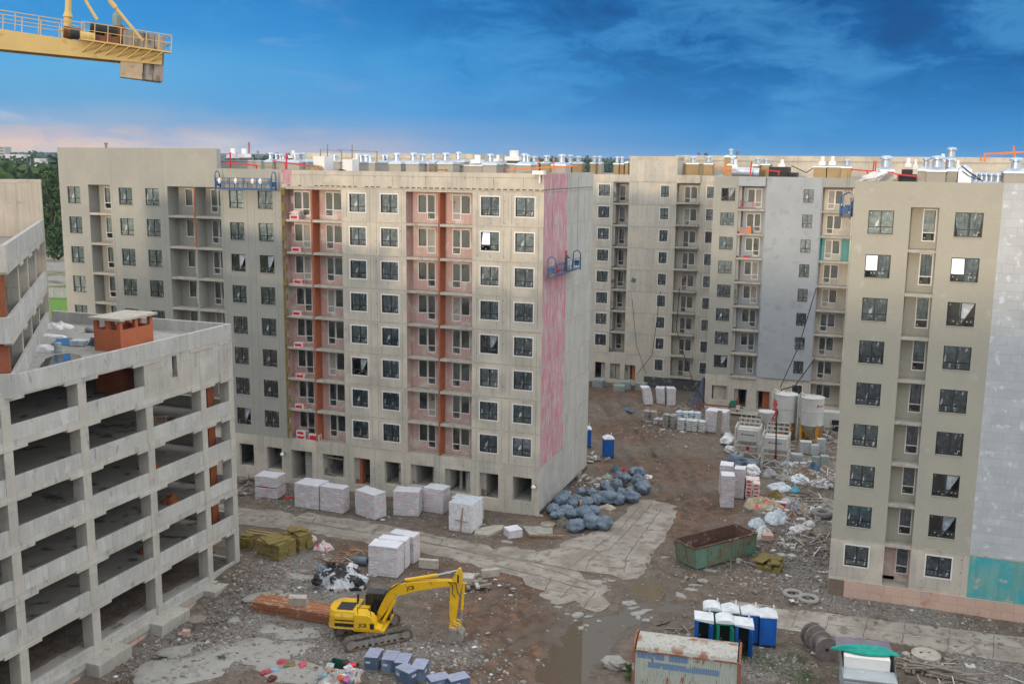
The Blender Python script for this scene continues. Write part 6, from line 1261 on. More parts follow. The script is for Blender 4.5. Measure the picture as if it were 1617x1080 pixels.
for o_ in (0, .05, .1): q = MB(); q.tube([(.55, BY-.24-o_, 1.6), (.35, BY-.3-o_, 2.1), (.9, BY-.25-o_, 2.9), (1.4, BY-.22-o_, 3.45), (2.0, BY-.2-o_*.5, 3.85), (2.5, BY-.15, 4.05)], .026, 5); q.build('hydraulic_hose', M['black'], ex)
for o_ in (0, .06): q = MB(); q.tube([(5.2, BY-.2, 4.2), (5.55, BY-.24-o_, 3.9+o_), (5.5, BY-.22, 3.4), (5.7, BY-.2, 3.1)], .022, 5); q.tube([(5.3, BY-.2, 4.15), (5.75, BY-.24-o_, 4.15), (5.85, BY-.24, 3.5), (6.05, BY-.2, 3.2)], .026, 5); q.build('hydraulic_hose', M['black'], ex)
for sx_ in (-1, 1): q = MB(); q.bar((1.25, .45 if sx_ < 0 else 1.2, 2.2), (1.5, .4 if sx_ < 0 else 1.3, 2.3), .04); q.box(1.45, (.3 if sx_ < 0 else 1.22), 2.15, 1.5, (.48 if sx_ < 0 else 1.42), 2.5); q.build('mirror', M['jcbk'], ex)
q = MB(); q.lathe(-1.0, .75, [(.07, 2.08), (.07, 2.5), (.05, 2.55)], 10); q.build('exhaust_pipe', M['rust'] if 'rust' in M else M['jcbk'], ex)
# ================================================================== timber stack, rubbish pile, film roll, skip full of rubbish
t = thing('timber_stack', 'long stack of reddish boards with a concrete block on it behind the excavator', 'timber stack', (-39.3, 55.95, groundz(-39, 56)), math.radians(1.5)); r = random.Random(3)
for k in range(7):
    q = MB()
    for i in range(9): q.box(r.uniform(-.3, .15), i*.18+r.uniform(-.03, .03), .05+k*.105, 6.2+r.uniform(-.3, .6), i*.18+.13, .05+k*.105+.06, 0, r.uniform(-.015, .015))
    q.build('board_layer', M['woodr'], t)
q = MB(); q.box(-.6, -.22, 0, .6, .22, .8); o = q.build('concrete_block', M['slab'], None, (-36.1, 56.7, .68), .35, bevel=.02); o.rotation_euler = (.25, .0, .35); tag(o, 'tilted concrete block resting on the reddish board stack', 'concrete block')
q = MB(); q.blob((0, 0, 0), (1.4, 1, .3), 1)
heap('rubbish_heap', 'heap of black and white torn plastic left of the wrapped stacks', 'rubbish heap', G(540, 921), 2.0, 1.6, .9, mat('black and white torn film', (.62, .63, .66), (.50, .52, .56), 3, .35, .6, mixes=(((.025, .025, .03), 1.25, .50, .03), ((.60, .07, .12), 2.2, .66, .02), ((.35, .40, .47), 1.6, .64, .03))), 41, crump=3.2, res=44)
for i, (x, y, r_, cc, lb) in enumerate(((508, 912, .45, 'bag', 'grey blue sack on the left of the black and white heap'), (522, 905, .42, 'jcbk', 'black sack on top of the black and white heap'), (500, 930, .45, 'jcbk', 'black bag at the foot of the black and white heap'), (566, 930, .4, 'jcbk', 'black bag at the right foot of the black and white heap'), (556, 908, .42, 'sheet_w', 'white sack at the top right of the black and white heap'), (574, 924, .3, 'sheet', 'pale sheet scrap hanging at the right of the heap'))):
    c = G(x, y); q = MB(); q.blob((0, 0, r_*.8+.25), (r_, r_*.8, r_*.75), 50+i, amp=.3, nu=16, nv=10); tag(q.build('sack', M[cc], None, (c.x, c.y, groundz(c.x, c.y)), i), lb, 'sack')
q = MB(); a_, b_ = G(561, 890), G(580, 893); q.tube([(a_.x, a_.y, .35), (b_.x, b_.y, .35)], .33, 18); q.tube([(b_.x, b_.y, .35), (b_.x+.01, b_.y, .35)], .1, 10, 1); o = q.build('membrane_roll', [mat('blue grey membrane roll', (.20, .25, .30), None, 1, .4, .2), M['black']]); tag(o, 'blue grey rolls of membrane against the three wrapped stacks', 'roll')
r = random.Random(8)
for i, (x, y, ln, a, lb) in enumerate(((520, 885, 2.6, .15, 'long broken lath across the scrap timber pile'), (545, 880, 2.0, -.7, 'upright leaning lath of the scrap timber pile'), (535, 892, 2.4, .05, 'low brown board at the front of the scrap timber pile'), (560, 882, 1.8, .6, 'short crossing lath by the membrane roll'), (525, 893, 1.6, .9, 'short crossed lath on the left of the scrap timber'), (572, 878, 2.2, -.1, 'dark board behind the membrane roll'), (548, 890, 2.8, -.35, 'pale lath lying slantwise on the scrap timber'), (515, 880, 1.5, -.9, 'thin stick poking up left on the scrap timber'))):
    c = G(x, y); q = MB(); q.bar((-ln/2, 0, .1), (ln/2, 0, .15+r.random()*.5), .11, .05); tag(q.build('scrap_timber', M['wood'] if i % 2 else M['woodr'], None, (c.x, c.y, groundz(c.x, c.y)+.05*i), a), lb, 'scrap timber', None)
# green container full of rubbish at the bottom edge
c = G(610, 1140, 1.0); q = MB()
ga, gb_, gc_, gd_ = G(496, 1085, 1.3), G(526, 1038, 1.3), G(568, 1047, 1.3), G(548, 1100, 1.3)
ptsd = [ga, gd_, gc_, gb_]; q = MB(); zt_ = 1.3
for i in range(4):
    a, b = ptsd[i], ptsd[(i+1) % 4]; d_ = (b-a).normalized(); nn_ = Vector((d_.y, -d_.x, 0))*.05
    q.add([(a.x, a.y, -.1), (b.x, b.y, -.1), (b.x, b.y, zt_), (a.x, a.y, zt_), (a.x+nn_.x, a.y+nn_.y, -.1), (b.x+nn_.x, b.y+nn_.y, -.1), (b.x+nn_.x, b.y+nn_.y, zt_), (a.x+nn_.x, a.y+nn_.y, zt_)], [(0, 1, 2, 3), (4, 7, 6, 5), (3, 2, 6, 7), (0, 3, 7, 4), (1, 5, 6, 2)])
o = q.build('rubbish_container', mat('dark green container', (.03, .12, .075), None, 2, .6, .2, mixes=((DIRT, 2, .62, .06),))); tag(o, 'open dark green container full of mixed rubbish at the bottom edge', 'container')
cm = (ga+gb_+gc_+gd_)/4
heap('rubbish_fill', 'mixed rubbish filling the open dark green container', 'rubbish', Vector((cm.x, cm.y, 0)), 1.0, 1.5, .35, mat('mixed rubbish', (.40, .42, .42), (.30, .22, .18), 3, .6, .4, mixes=(((.10, .13, .2), 2, .58, .03), ((.55, .10, .05), 2.6, .64, .02), ((.62, .62, .62), 2.2, .62, .02), ((.42, .30, .22), 1.7, .62, .02))), 61, 1.05, crump=3.5, rot=-.5, res=34)
for i, (x, y, col_, lb) in enumerate(((521, 1052, (.42, .48, .48), 'grey green bag in the rubbish container'), (545, 1047, (.03, .03, .03), 'black tyre piece on the rim of the rubbish container'), (512, 1068, (.25, .40, .44), 'teal grey bag in the rubbish container'), (540, 1072, (.62, .14, .04), 'orange scrap in the rubbish container'), (556, 1050, (.66, .05, .07), 'red scrap at the corner of the rubbish container'), (547, 1073, (.45, .15, .35), 'purple scrap in the rubbish container'), (550, 1055, (.6, .62, .66), 'white bag in the rubbish container'), (535, 1063, (.36, .38, .40), 'grey sack in the rubbish container'), (520, 1060, (.45, .27, .20), 'cardboard box in the rubbish container'))):
    c = G(x, y, 1.4); q = MB(); q.blob((0, 0, 0), (.28, .24, .22), 70+i, amp=.3, nu=12, nv=8); tag(q.build('rubbish_bag' if 'bag' in lb else 'scrap', mat('scrap %d' % i, col_, None, 3, .5, .3), None, c, i), lb, 'rubbish')
for i, (x, y, col_) in enumerate(((432, 1058, (.25, .42, .55)), (420, 1062, (.45, .06, .08)), (478, 1050, (.5, .1, .12)), (460, 1050, (.22, .18, .07)), (445, 1046, (.45, .08, .1)), (430, 1072, (.15, .03, .03)))):
    c = G(x, y); q = MB(); q.blob((0, 0, .06), (.35, .25, .12), 90+i, amp=.35, flat=0); tag(q.build('scrap', mat('litter %d' % i, col_, None, 3, .6, .3), None, (c.x, c.y, groundz(c.x, c.y)), i), ('pale blue scrap left of the rubbish container', 'dark red scrap beside the pale blue one', 'red scrap nearest the rubbish container', 'olive scrap left of the rubbish container', 'small red scrap above the pale blue one', 'dark scrap at the bottom edge')[i], 'litter')
# ================================================================== green dumpster
M['dump'] = mat('worn green dumpster paint', (.12, .29, .22), (.17, .24, .16), 1, .75, .2, mixes=(((.20, .165, .10), 1.1, .50, .1), ((.16, .06, .03), 3, .63, .04), ((.30, .36, .31), 4, .66, .03)))
M['rust'] = mat('rusty inner steel', (.16, .085, .06), (.10, .06, .045), 1.5, .9, .3, mixes=(((.25, .2, .17), 2, .6, .05),))
dA, dB, dC = G(1100, 901), G(1070, 889.4), G(1189.4, 876.5); Ld = (dC-dA).length; Wd = 2.15; aD = math.atan2(dC.y-dA.y, dC.x-dA.x); t = thing('dumpster', 'open green rusty dumpster standing in the mud beside the road slabs', 'dumpster', dA+Vector((0, 0, groundz(dA.x, dA.y))), aD); hD = zat(dA.x, dA.y, 863.5)-.05
q = MB(); o_ = .14
def shell(mb, L0, L1, w0, w1, h0, h1, m):
    vs = [(L0[0], w0[0], h0), (L0[1], w0[0], h0), (L0[1], w0[1], h0), (L0[0], w0[1], h0), (L1[0], w1[0], h1), (L1[1], w1[0], h1), (L1[1], w1[1], h1), (L1[0], w1[1], h1)]
    mb.add(vs, [(0, 3, 2, 1), (0, 1, 5, 4), (1, 2, 6, 5), (2, 3, 7, 6), (3, 0, 4, 7)], m)
shell(q, (0, Ld), (-.35, Ld+.12), (0, Wd), (-.12, Wd+.12), .12, hD, 0); shell(q, (.06, Ld-.06), (-.28, Ld+.06), (.06, Wd-.06), (-.06, Wd+.06), .2, hD, 1); q.build('hull', [M['dump'], M['rust']], t)
q = MB()
for (a, b) in (((-.38, -.15), (Ld+.15, -.15)), ((Ld+.15, -.15), (Ld+.15, Wd+.15)), ((Ld+.15, Wd+.15), (-.38, Wd+.15)), ((-.38, Wd+.15), (-.38, -.15))): q.bar((*a, hD), (*b, hD), .12)
q.build('rim', M['rust'], t)
for i in range(6): q = MB(); x = Ld*(i+.0)/5.0; f_ = (x-.0)/Ld; q.bar((x, -.02, .15), (-.33+(Ld+.43)*f_, -.15, hD), .1); q.build('rib', M['dump'], t)
for i in range(3): q = MB(); y = Wd*i/2; q.bar((-.03, y, .15), (-.38, -.1+(Wd+.2)*i/2, hD), .1); q.build('rib', M['dump'], t)
q = MB(); q.box(.1, .3, 0, Ld-.1, .45, .13); q.box(.1, Wd-.45, 0, Ld-.1, Wd-.3, .13); q.build('skid', M['rust'], t)
# ================================================================== arched metal container
M['cont'] = mat('peeling white green container steel', (.50, .53, .47), (.42, .46, .41), 1.3, .7, .15, mixes=(((.30, .13, .07), 2.6, .62, .05, .35), ((.22, .2, .17), 4, .66, .03, .3)))
M['contb'] = mat('faded blue container paint', (.16, .27, .42), (.20, .30, .42), 1.3, .65, .15, mixes=(((.42, .46, .45), 2.4, .62, .05, .35), ((.25, .13, .08), 4, .68, .03, .3)))
M['contr'] = mat('pale corrugated roof with rust', (.48, .48, .44), (.40, .40, .365), 1.3, .75, .2, mixes=(((.27, .13, .09), .9, .57, .06), ((.28, .21, .17), 5, .58, .05, 1, .7)))
zs = 2.35; sA_, sB_, sC_ = G(1000.8, 1023.5, zs), G(1167.9, 1045, zs), G(1012.9, 996.7, zs+.12); Ls = (sB_-sA_).length; aS = math.atan2(sB_.y-sA_.y, sB_.x-sA_.x); Ws = 2.2
t = thing('storage_container', 'white and blue peeling metal container with a rusty arched roof at the bottom edge', 'container', (sA_.x, sA_.y, -.05), aS)
def corr(mb, L_, z0, z1, y, step=.16, amp=.035, m=lambda x, z: 0, zc=()):
    n = int(L_/step)*2; zs_ = [z0, *zc, z1]
    for i in range(n):
        xa, xb = L_*i/n, L_*(i+1)/n; ya, yb = y+(amp if i % 2 else -amp), y+(-amp if i % 2 else amp)
        for a, b in zip(zs_[:-1], zs_[1:]): mb.quad((xa, ya, a), (xb, yb, a), (xb, yb, b), (xa, ya, b), m((xa+xb)/2, (a+b)/2))
def bl_(x, z):
    f = x/Ls
    if 1.86 < z < 2.25: return 1 if .03 < f < .30 or .34 < f < .52 else 0
    if 1.32 < z < 1.70: return 1 if .14 < f < .82 else 0
    return 0
q = MB(); corr(q, Ls, .05, zs-.05, 0, .13, .022, bl_, (1.32, 1.70, 1.86, 2.25)); corr(q, Ls, .05, zs-.05, Ws, .13, .022, lambda x, z: 0); q.quad((0, 0, .05), (0, Ws, .05), (0, Ws, zs), (0, 0, zs)); q.quad((Ls, 0, .05), (Ls, Ws, .05), (Ls, Ws, zs), (Ls, 0, zs))
q.add([(x, y, z) for x in (0, Ls) for (y, z) in [(0, zs)]+[(Ws/2-Ws/2*math.cos(PI*k/8), zs+.42*math.sin(PI*k/8)) for k in range(9)]], [tuple(range(10)), tuple(range(10, 20))[::-1]]); q.build('wall', [M['cont'], M['contb']], t)
q = MB(); n = int(Ls/.065)
vs = []; K = 8
for i in range(n+1):
    x = .14+(Ls-.28)*i/n; e = .018 if i % 2 else -.018
    for k in range(K+1): a = PI*k/K; vs.append((x, Ws/2-(Ws/2+.03+e)*math.cos(a), zs+.02+(.44+e)*math.sin(a)))
q.add(vs, [(i*(K+1)+k, (i+1)*(K+1)+k, (i+1)*(K+1)+k+1, i*(K+1)+k+1) for i in range(n) for k in range(K)]); q.build('roof', M['contr'], t)
q = MB()
for x in (0, Ls): q.tube([(x, Ws/2-(Ws/2+.03)*math.cos(PI*k/10), zs+.47*math.sin(PI*k/10)) for k in range(11)], .07, 6); q.bar((x, -.02, .0), (x, -.02, zs), .14); q.bar((x, Ws+.02, .0), (x, Ws+.02, zs), .14)
q.bar((0, -.03, zs-.02), (Ls, -.03, zs-.02), .09); q.bar((0, -.03, .06), (Ls, -.03, .06), .12); q.build('frame', mat('rust orange frame', (.33, .12, .06), (.22, .1, .06), 2, .85, .3, mixes=(((.38, .36, .32), 2, .6, .06),)), t)
# ================================================================== portable toilets
M['wroof'] = mat('white translucent roof plastic', (.74, .77, .80), None, 2, .4, .1)
def plastic(n, c): return mat(n, c, tuple(v*.9 for v in c), 2, .35, .05, mixes=((tuple(v*.6+.05 for v in c), 2, .64, .05, 1, .5),))
M['tb'] = plastic('blue toilet plastic', (.012, .12, .46)); M['tg'] = plastic('green toilet plastic', (.02, .25, .15)); M['tdark'] = mat('dark inside', (.03, .035, .03), None, 2, .6, .1)
def toilet(label, X, Y, rz, m, roof, opened=False, group='portable toilets in two rows', z=None, roof_on=True):
    z = groundz(X, Y) if z is None else z; t = thing('portable_toilet', label, 'toilet', (X, Y, z), rz, group); w, d, h = 1.05, 1.1, 2.05
    q = MB(); q.box(-w/2, -d/2, 0, w/2, d/2, .14); q.build('base', M['black'], t)
    q = MB(); e = .07
    for a in ((-w/2, -d/2, -w/2+e, d/2), (w/2-e, -d/2, w/2, d/2), (-w/2+e, d/2-e, w/2-e, d/2), (-w/2+e, -d/2, -w/2+.2, -d/2+e), (w/2-.2, -d/2, w/2-e, -d/2+e)): q.box(a[0], a[1], .141, a[2], a[3], h)
    q.box(-w/2+.2, -d/2, h-.12, w/2-.2, -d/2+e, h)
    for s in (-1, 1):
        for i in range(3): q.box(s*(w/2+.012)-.012, -d/2+.16+i*.3, .3, s*(w/2+.012)+.012, -d/2+.36+i*.3, h-.15)
    for i in range(3): q.box(-w/2+.12+i*.3, d/2+.001, .3, -w/2+.32+i*.3, d/2+.022, h-.15)
    q.build('cabin', m, t, bevel=.015)
    q = MB()
    if not opened: q.box(-w/2+.2, -d/2-.012, .16, w/2-.2, -d/2+.04, h-.125); q.build('door', m, t, bevel=.012)
    else:
        q.box(-w/2+e+.01, d/2-e-.05, .2, w/2-e-.01, d/2-e-.01, h-.05); q.box(-.3, .1, .15, .3, .4, .55); q.build('inner_wall', M['tdark'], t); q = MB(); q.box(-.02, -.65, .16, .02, 0, h-.13); o = q.build('door', m, t, (w/2-.2, -d/2, 0), .3, bevel=.012)
    q = MB(); q.tube([(w/2-.14, d/2-.14, h-.1), (w/2-.14, d/2-.14, h+.5)], .05, 8); q.build('vent_pipe', M['wroof'], t); q = MB(); q.box(-w/2+.25, -d/2-.03, 1.0, -w/2+.33, -d/2-.013, 1.12); q.build('handle', M['steel'], t)
    q = MB()
    if roof == 'arch':
        n = 10; pf = [(-w/2-.06, h)]+[(-(w/2+.06)*math.cos(PI*k/n), h+.02+.26*math.sin(PI*k/n)) for k in range(n+1)]+[(w/2+.06, h)]; q.xprism(pf, -d/2-.06, d/2+.06)
    elif roof == 'gable': q.add([(-w/2-.06, -d/2-.06, h), (w/2+.06, -d/2-.06, h), (w/2+.06, d/2+.06, h), (-w/2-.06, d/2+.06, h), (-w/2-.06, -d/2-.06, h+.08), (w/2+.06, -d/2-.06, h+.08), (w/2+.06, d/2+.06, h+.08), (-w/2-.06, d/2+.06, h+.08), (0, -d/2+.1, h+.34), (0, d/2-.1, h+.34)], [(0, 1, 5, 4), (1, 2, 6, 5), (2, 3, 7, 6), (3, 0, 4, 7), (4, 5, 8), (5, 6, 9, 8), (6, 7, 9), (7, 4, 8, 9)])
    else: q.add([(-w/2-.08, -d/2-.06, h+.12), (w/2+.1, -d/2-.06, h+.05), (w/2+.1, d/2, h+.1), (-w/2-.08, d/2, h+.18), (-w/2-.08, -d/2-.06, h+.02), (w/2+.1, -d/2-.1, h-.18), (w/2+.1, d/2, h), (-w/2-.08, d/2, h+.05)], [(0, 1, 2, 3), (4, 5, 1, 0), (5, 6, 2, 1), (6, 7, 3, 2), (7, 4, 0, 3)])
    q.build('roof', M['wroof'] if roof_on is True else roof_on, t, bevel=.02); return t
rT = math.radians(12)
for px_, z_, rf, mm_, op, lb in (((758, 250), 2.05, 'torn', 'tb', True, 'blue toilet with a torn white roof and open door, left of the front row'), ((950, 275), 2.1, 'arch', 'tg', True, 'green toilet with an arched white roof and open door in the front row'), ((1120, 300), 2.05, 'torn', 'tb', True, 'blue toilet with a broken roof and open door, right of the green open one'), ((832, 150), 2.15, 'arch', 'tg', False, 'green toilet with an arched roof, leftmost of the back row'), ((1000, 178), 2.1, 'gable', 'tg', False, 'toilet with a pitched white roof behind the open green toilet'), ((1180, 200), 2.1, 'gable', 'tb', False, 'blue toilet with a pitched white roof, third of the back row'), ((1345, 225), 2.1, 'gable', 'tb', False, 'blue closed toilet at the right end of the back row')):
    c = G(980+px_[0]/5.775, 930+px_[1]/5.775, z_); toilet(lb, c.x, c.y, rT, M[mm_], rf, op)
toilet('single blue toilet with a white roof alone on the dirt by the bags', *G(960, 721)[:2], .45, M['tb'], 'gable', False, None)
toilet('blue toilet just peeking out behind the corner of the cream block', *G(925, 705)[:2], .35, M['tb'], 'gable', False, None)
# ================================================================== silos and hoppers
M['silo'] = mat('white silo paint', (.58, .585, .56), (.52, .525, .50), .8, .45, .05, mixes=(((.30, .20, .12), 1.3, .70, .04, .3, .8), ((.48, .48, .46), 1, .6, .08, .4)))
M['siloc'] = mat('dusty cone paint', (.40, .39, .30), None, 1, .7, .1)
M['syel'] = mat('amber steel', (.62, .30, .02), None, 2, .5, .1, mixes=((DIRT, 3, .66, .05),))
def silo(label, c, base, rad, zc, zt, logo):
    t = thing('silo', label, 'silo', (c[0], c[1], base), 0, 'white cement silos'); q = MB(); q.lathe(0, 0, [(.25, zc-1.7), (rad, zc), (rad, zt-.12), (rad*.96, zt-.02), (rad*.35, zt+.12)], 32); q.build('tank', M['silo'], t, smooth=False)
    q = MB(); q.lathe(0, 0, [(.26, zc-1.72), (rad+.01, zc-.01)], 32); q.build('cone', M['siloc'], t)
    q = MB()
    for z in (zc+.02, (zc+zt)/2, zt-.1): q = MB(); q.lathe(0, 0, [(rad+.02, z), (rad+.05, z), (rad+.05, z+.07), (rad+.02, z+.07)], 32); q.build('ring', M['silo'], t)
    for a in (.6, 2.2, 3.7, 5.3):
        q = MB(); q.bar((rad*.98*math.cos(a), rad*.98*math.sin(a), 0), (rad*.98*math.cos(a), rad*.98*math.sin(a), zc+.1), .26); q.build('leg', M['syel'], t)
    q = MB(); L4 = [(rad*.98*math.cos(a), rad*.98*math.sin(a)) for a in (.6, 2.2, 3.7, 5.3)]
    for i in range(4): a, b = L4[i], L4[(i+1) % 4]; q.bar((*a, .2), (*b, zc-.4), .07); q.bar((*a, zc-.4), (*b, .2), .07)
    q.build('brace', M['syel'], t)
    q = MB(); q.tube([(-rad-.2, -.3, .1), (-rad-.2, -.3, zt+.1), (-rad+.05, -.25, zt+.35), (-rad+.45, -.2, zt+.12)], .11, 10); q.build('fill_pipe', M['silo'], t); q = MB(); q.bar((-rad-.5, -.3, 0), (-rad-.5, -.3, zt), .06); q.tube([(-.1, 0, zt+.1), (0, .1, zt+.45), (.4, 0, zt+.2)], .05, 6); q.build('pipe', M['steel'], t)
    if logo:
        q = MB(); zl = zc+(zt-zc)*.72
        for k in range(6):
            a = -1.22+.02*k
        a0 = -1.15
        def cp(a, z): return ((rad+.012)*math.cos(a), (rad+.012)*math.sin(a), z)
        q.quad(cp(a0, zl-.12), cp(a0+.16, zl-.12), cp(a0+.24, zl+.22), cp(a0+.1, zl+.18)); q.build('red_emblem', M['red'], t); q = MB()
        for k in range(9): q.quad(cp(a0+.28+k*.055, zl-.06), cp(a0+.315+k*.055, zl-.06), cp(a0+.325+k*.055, zl+.08), cp(a0+.29+k*.055, zl+.08))
        q.build('lettering', M['anth'], t)
    return t
sc2 = G(1279, 699); silo('white cement silo on amber legs nearest the beige block, with a red emblem', (sc2.x, sc2.y), 0, 1.28, zat(sc2.x, sc2.y, 669), zat(sc2.x, sc2.y, 626), True)
sc1 = G(1238, 693); silo('white cement silo behind the two framed hoppers', (sc1.x, sc1.y), 0, 1.27, zat(sc1.x, sc1.y, 664), zat(sc1.x, sc1.y, 621), False)
def hopper(label, c, w, d, h, rz):
    t = thing('mortar_hopper', label, 'hopper', (*c[:2], 0), rz, 'framed white hoppers'); q = MB()
    for x in (-w/2, w/2):
        for y in (0, d): q.bar((x, y, 0), (x, y, h*1.0), .15)
    for z in (.25, h*.46, h): 
        for y in (0, d): q.bar((-w/2, y, z), (w/2, y, z), .1)
        for x in (-w/2, w/2): q.bar((x, 0, z), (x, d, z), .1)
    q.bar((-w/2, 0, .25), (0, .0, h*.3), .1); q.bar((w/2, 0, .25), (0, 0, h*.3), .1); q.build('frame', M['silo'], t)
    q = MB(); i = .16; z1, z2, z3 = h*.40, h*.58, h*.93; a = w/2-i; b0, b1 = i, d-i; m_ = d/2
    q.add([(-a, b0, z3), (a, b0, z3), (a, b1, z3), (-a, b1, z3), (-a, b0, z2), (a, b0, z2), (a, b1, z2), (-a, b1, z2), (-.3, m_-.3, z1), (.3, m_-.3, z1), (.3, m_+.3, z1), (-.3, m_+.3, z1)], [(0, 3, 2, 1), (0, 1, 5, 4), (1, 2, 6, 5), (2, 3, 7, 6), (3, 0, 4, 7), (4, 5, 9, 8), (5, 6, 10, 9), (6, 7, 11, 10), (7, 4, 8, 11), (8, 9, 10, 11)]); q.v = [v for v in q.v]; q.build('tank', M['silo'], t, bevel=.05)
    q = MB(); q.add([(0, b0-.012, z3-.62), (.0, b0-.012, z3-.62)], []) ; q.add([(-a*.62, b0-.012, z3-.62), (-a*.5, b0-.012, z3-.62), (-a*.4, b0-.012, z3-.36), (-a*.55, b0-.012, z3-.38)], [(0, 1, 2, 3)]); q.build('red_emblem', M['red'], t)
    q = MB()
    for k in range(10): q.box(-a*.36+k*.11, b0-.014, z3-.58, -a*.36+k*.11+.07, b0-.006, z3-.46)
    q.build('lettering', M['anth'], t)
    q = MB()
    for z in (h+.45, h+.9):
        for y in (.05, d): q.bar((-w/2+.3, y if y > 1 else d*.35, z), (w/2-.1, y if y > 1 else d*.35, z), .06)
    for k in range(5):
        for y in (d*.35, d): q.bar((-w/2+.3+k*(w-.4)/4, y, h), (-w/2+.3+k*(w-.4)/4, y, h+.9), .06)
    q.build('guard_rail', M['silo'], t)
    q = MB(); q.box(-.16, m_-.16, h*.25, .16, m_+.16, h*.4); q.build('outlet', M['red'], t); return t
h1 = G(1178, 727.5); h2 = G(1222, 741.5)
hopper('left framed white hopper with a red emblem behind the dark blue bags', h1, 2.5, 2.3, zat(h1.x, h1.y, 676), .02); hopper('right framed white hopper with a black hose hanging in front', h2, 2.6, 2.3, zat(h2.x, h2.y, 689), .02)
c = G(1207, 716); q = MB(); q.lathe(0, 0, [(.2, 3.3), (.85, 4.6), (.88, 4.75), (.8, 4.75)], 20); q.bar((-.3, 0, 0), (-.1, 0, 3.6), .1); q.bar((.3, 0, 0), (.1, 0, 3.6), .1); tag(q.build('funnel', M['silo'], None, c), 'white funnel standing between the two framed hoppers', 'funnel')
# white bags, dark blue bags round the hoppers
for i, (x, y, r_, cc, lb) in enumerate(((1163, 738, 1.0, 'bag', 'large dark blue bag left of the hoppers, above the narrow stacks'), (1187, 742, .8, 'bag', 'dark blue bag right of the larger one, under the hopper'), (1188, 752, .85, 'sheet_w', 'white big bag between the blue bags and the insulation packs'), (1153, 715, .6, 'sheet_w', 'white bag lying left of the hoppers'), (1147, 702, .7, 'sheet_w', 'white rubble sack left of the hoppers, farther back'))):
    c = G(x, y); q = MB(); q.blob((0, 0, r_*.7), (r_, r_*.8, r_*.75), 120+i, amp=.22, nu=16, nv=10, flat=0); tag(q.build('bag', M[cc], None, c, i), lb, 'bag')
for i, (x, y, w_, h_, lb) in enumerate(((1272, 718, 1.3, 1.4, 'tall wrapped block pallet right of the hoppers'), (1258, 731, 1.2, .9, 'low wrapped block pallet nearest the hoppers'), (1286, 720, .9, 1.2, 'white wrapped bundle right of the tall block pallet'), (1296, 716, .9, 1.6, 'highest white bundle by the amber legs'), (1288, 739, .8, 1.2, 'grey green wrapped bundle, left of a pair'), (1302, 740, .9, 1.3, 'grey green wrapped bundle, right of a pair'))):
    c = G(x, y); q = MB(); q.box(-w_/2, 0, 0, w_/2, w_*.8, .12); o = q.build('block_bundle', M['woodg'], None, c, .15); tag(o, lb, 'block bundle', 'wrapped bundles by the silos'); q = MB(); q.box(-w_/2+.02, .02, .121, w_/2-.02, w_*.8-.02, h_); q.build('wrapped_blocks', mat('grid wrapped blocks %d' % i, (.50, .53, .55) if i < 4 else (.36, .42, .41), None, 2, .5, .3, seams=(.3, .3, .1*i, 0, .7)), o, bevel=.03)
# ================================================================== sheets, tyres, drums and scrap by the beige block
Zq = lambda x, y: (1100+x/4.5, 620+y/4.5)
for i, (x, y, rx, ry, h, m_, lb) in enumerate(((590, 690, 90, 45, .5, 'sheet', 'large crumpled pale blue sheet right of the insulation packs'), (740, 660, 60, 35, .4, 'sheet', 'pale blue sheet beside the larger one, nearer the beige block'), (835, 580, 70, 35, .6, 'b', 'dark blue tarpaulin over rubble by the beige block'), (770, 615, 80, 35, .5, 'br', 'brown board heap below the dark blue tarpaulin'), (700, 705, 35, 25, .35, 'cy', 'cyan sheet scrap at the edge of the pale blue sheets'), (575, 945, 85, 60, .9, 'sheet', 'big crumpled pale blue sheet heap behind the dumpster'), (420, 960, 60, 40, .5, 'sheet', 'pale blue sheets spilling left behind the dumpster'), (470, 1020, 60, 60, .5, 'sheet_w', 'white sheets hanging down beside the dumpster corner'), (555, 740, 60, 25, .5, 'w', 'olive wool slabs scattered beside the insulation packs'), (680, 855, 45, 35, .5, 'bag', 'dark blue crumpled bags below the cable coil'), (835, 890, 40, 20, .35, 'sheet', 'small pale blue sheet with a red scrap beside the grey tyre'), (800, 985, 45, 25, .3, 'sheet_w', 'lilac white crumpled sheet in the rubble'), (220, 330, 60, 40, .6, 'sheet_w', 'white and grey heap left of the hoppers'), (520, 600, 60, 30, .5, 'gr', 'grey lilac sheeting under the right hopper'), (1040, 590, 1, 1, .1, 'sheet', None))):
    if not lb: continue
    mc = {'b': mat('dark blue tarp', (.06, .11, .20), None, 2, .5, .4), 'br': mat('brown board', (.28, .19, .12), None, 2, .8, .3), 'cy': mat('cyan sheet', (.10, .42, .55), None, 2, .4, .3), 'w': M['wool'], 'gr': mat('lilac grey sheet', (.40, .38, .42), None, 3, .5, .4)}.get(m_) or M[m_]
    heap('crumpled_sheet', lb, 'sheet heap', G(*Zq(x, y)), rx/4.5/17.5, ry/4.5/17.5*1.6, h, mc, 200+i, crump=2.6, res=30)
def tyre(label, c, R, r, m, rz=0, flat=True, z=0):
    q = MB(); n, k = 24, 8
    vs = [((R+r*math.cos(2*PI*j/k))*math.cos(2*PI*i/n), (R+r*math.cos(2*PI*j/k))*math.sin(2*PI*i/n), r+r*math.sin(2*PI*j/k)) for i in range(n) for j in range(k)]
    q.add(vs, [(i*k+j, ((i+1) % n)*k+j, ((i+1) % n)*k+(j+1) % k, i*k+(j+1) % k) for i in range(n) for j in range(k)]); o = q.build('tyre', m, None, (c.x, c.y, groundz(c.x, c.y)+z), rz, smooth=True); tag(o, label, 'tyre'); return o
mty = mat('dusty grey tyre', (.22, .21, .20), None, 3, .9, .4)
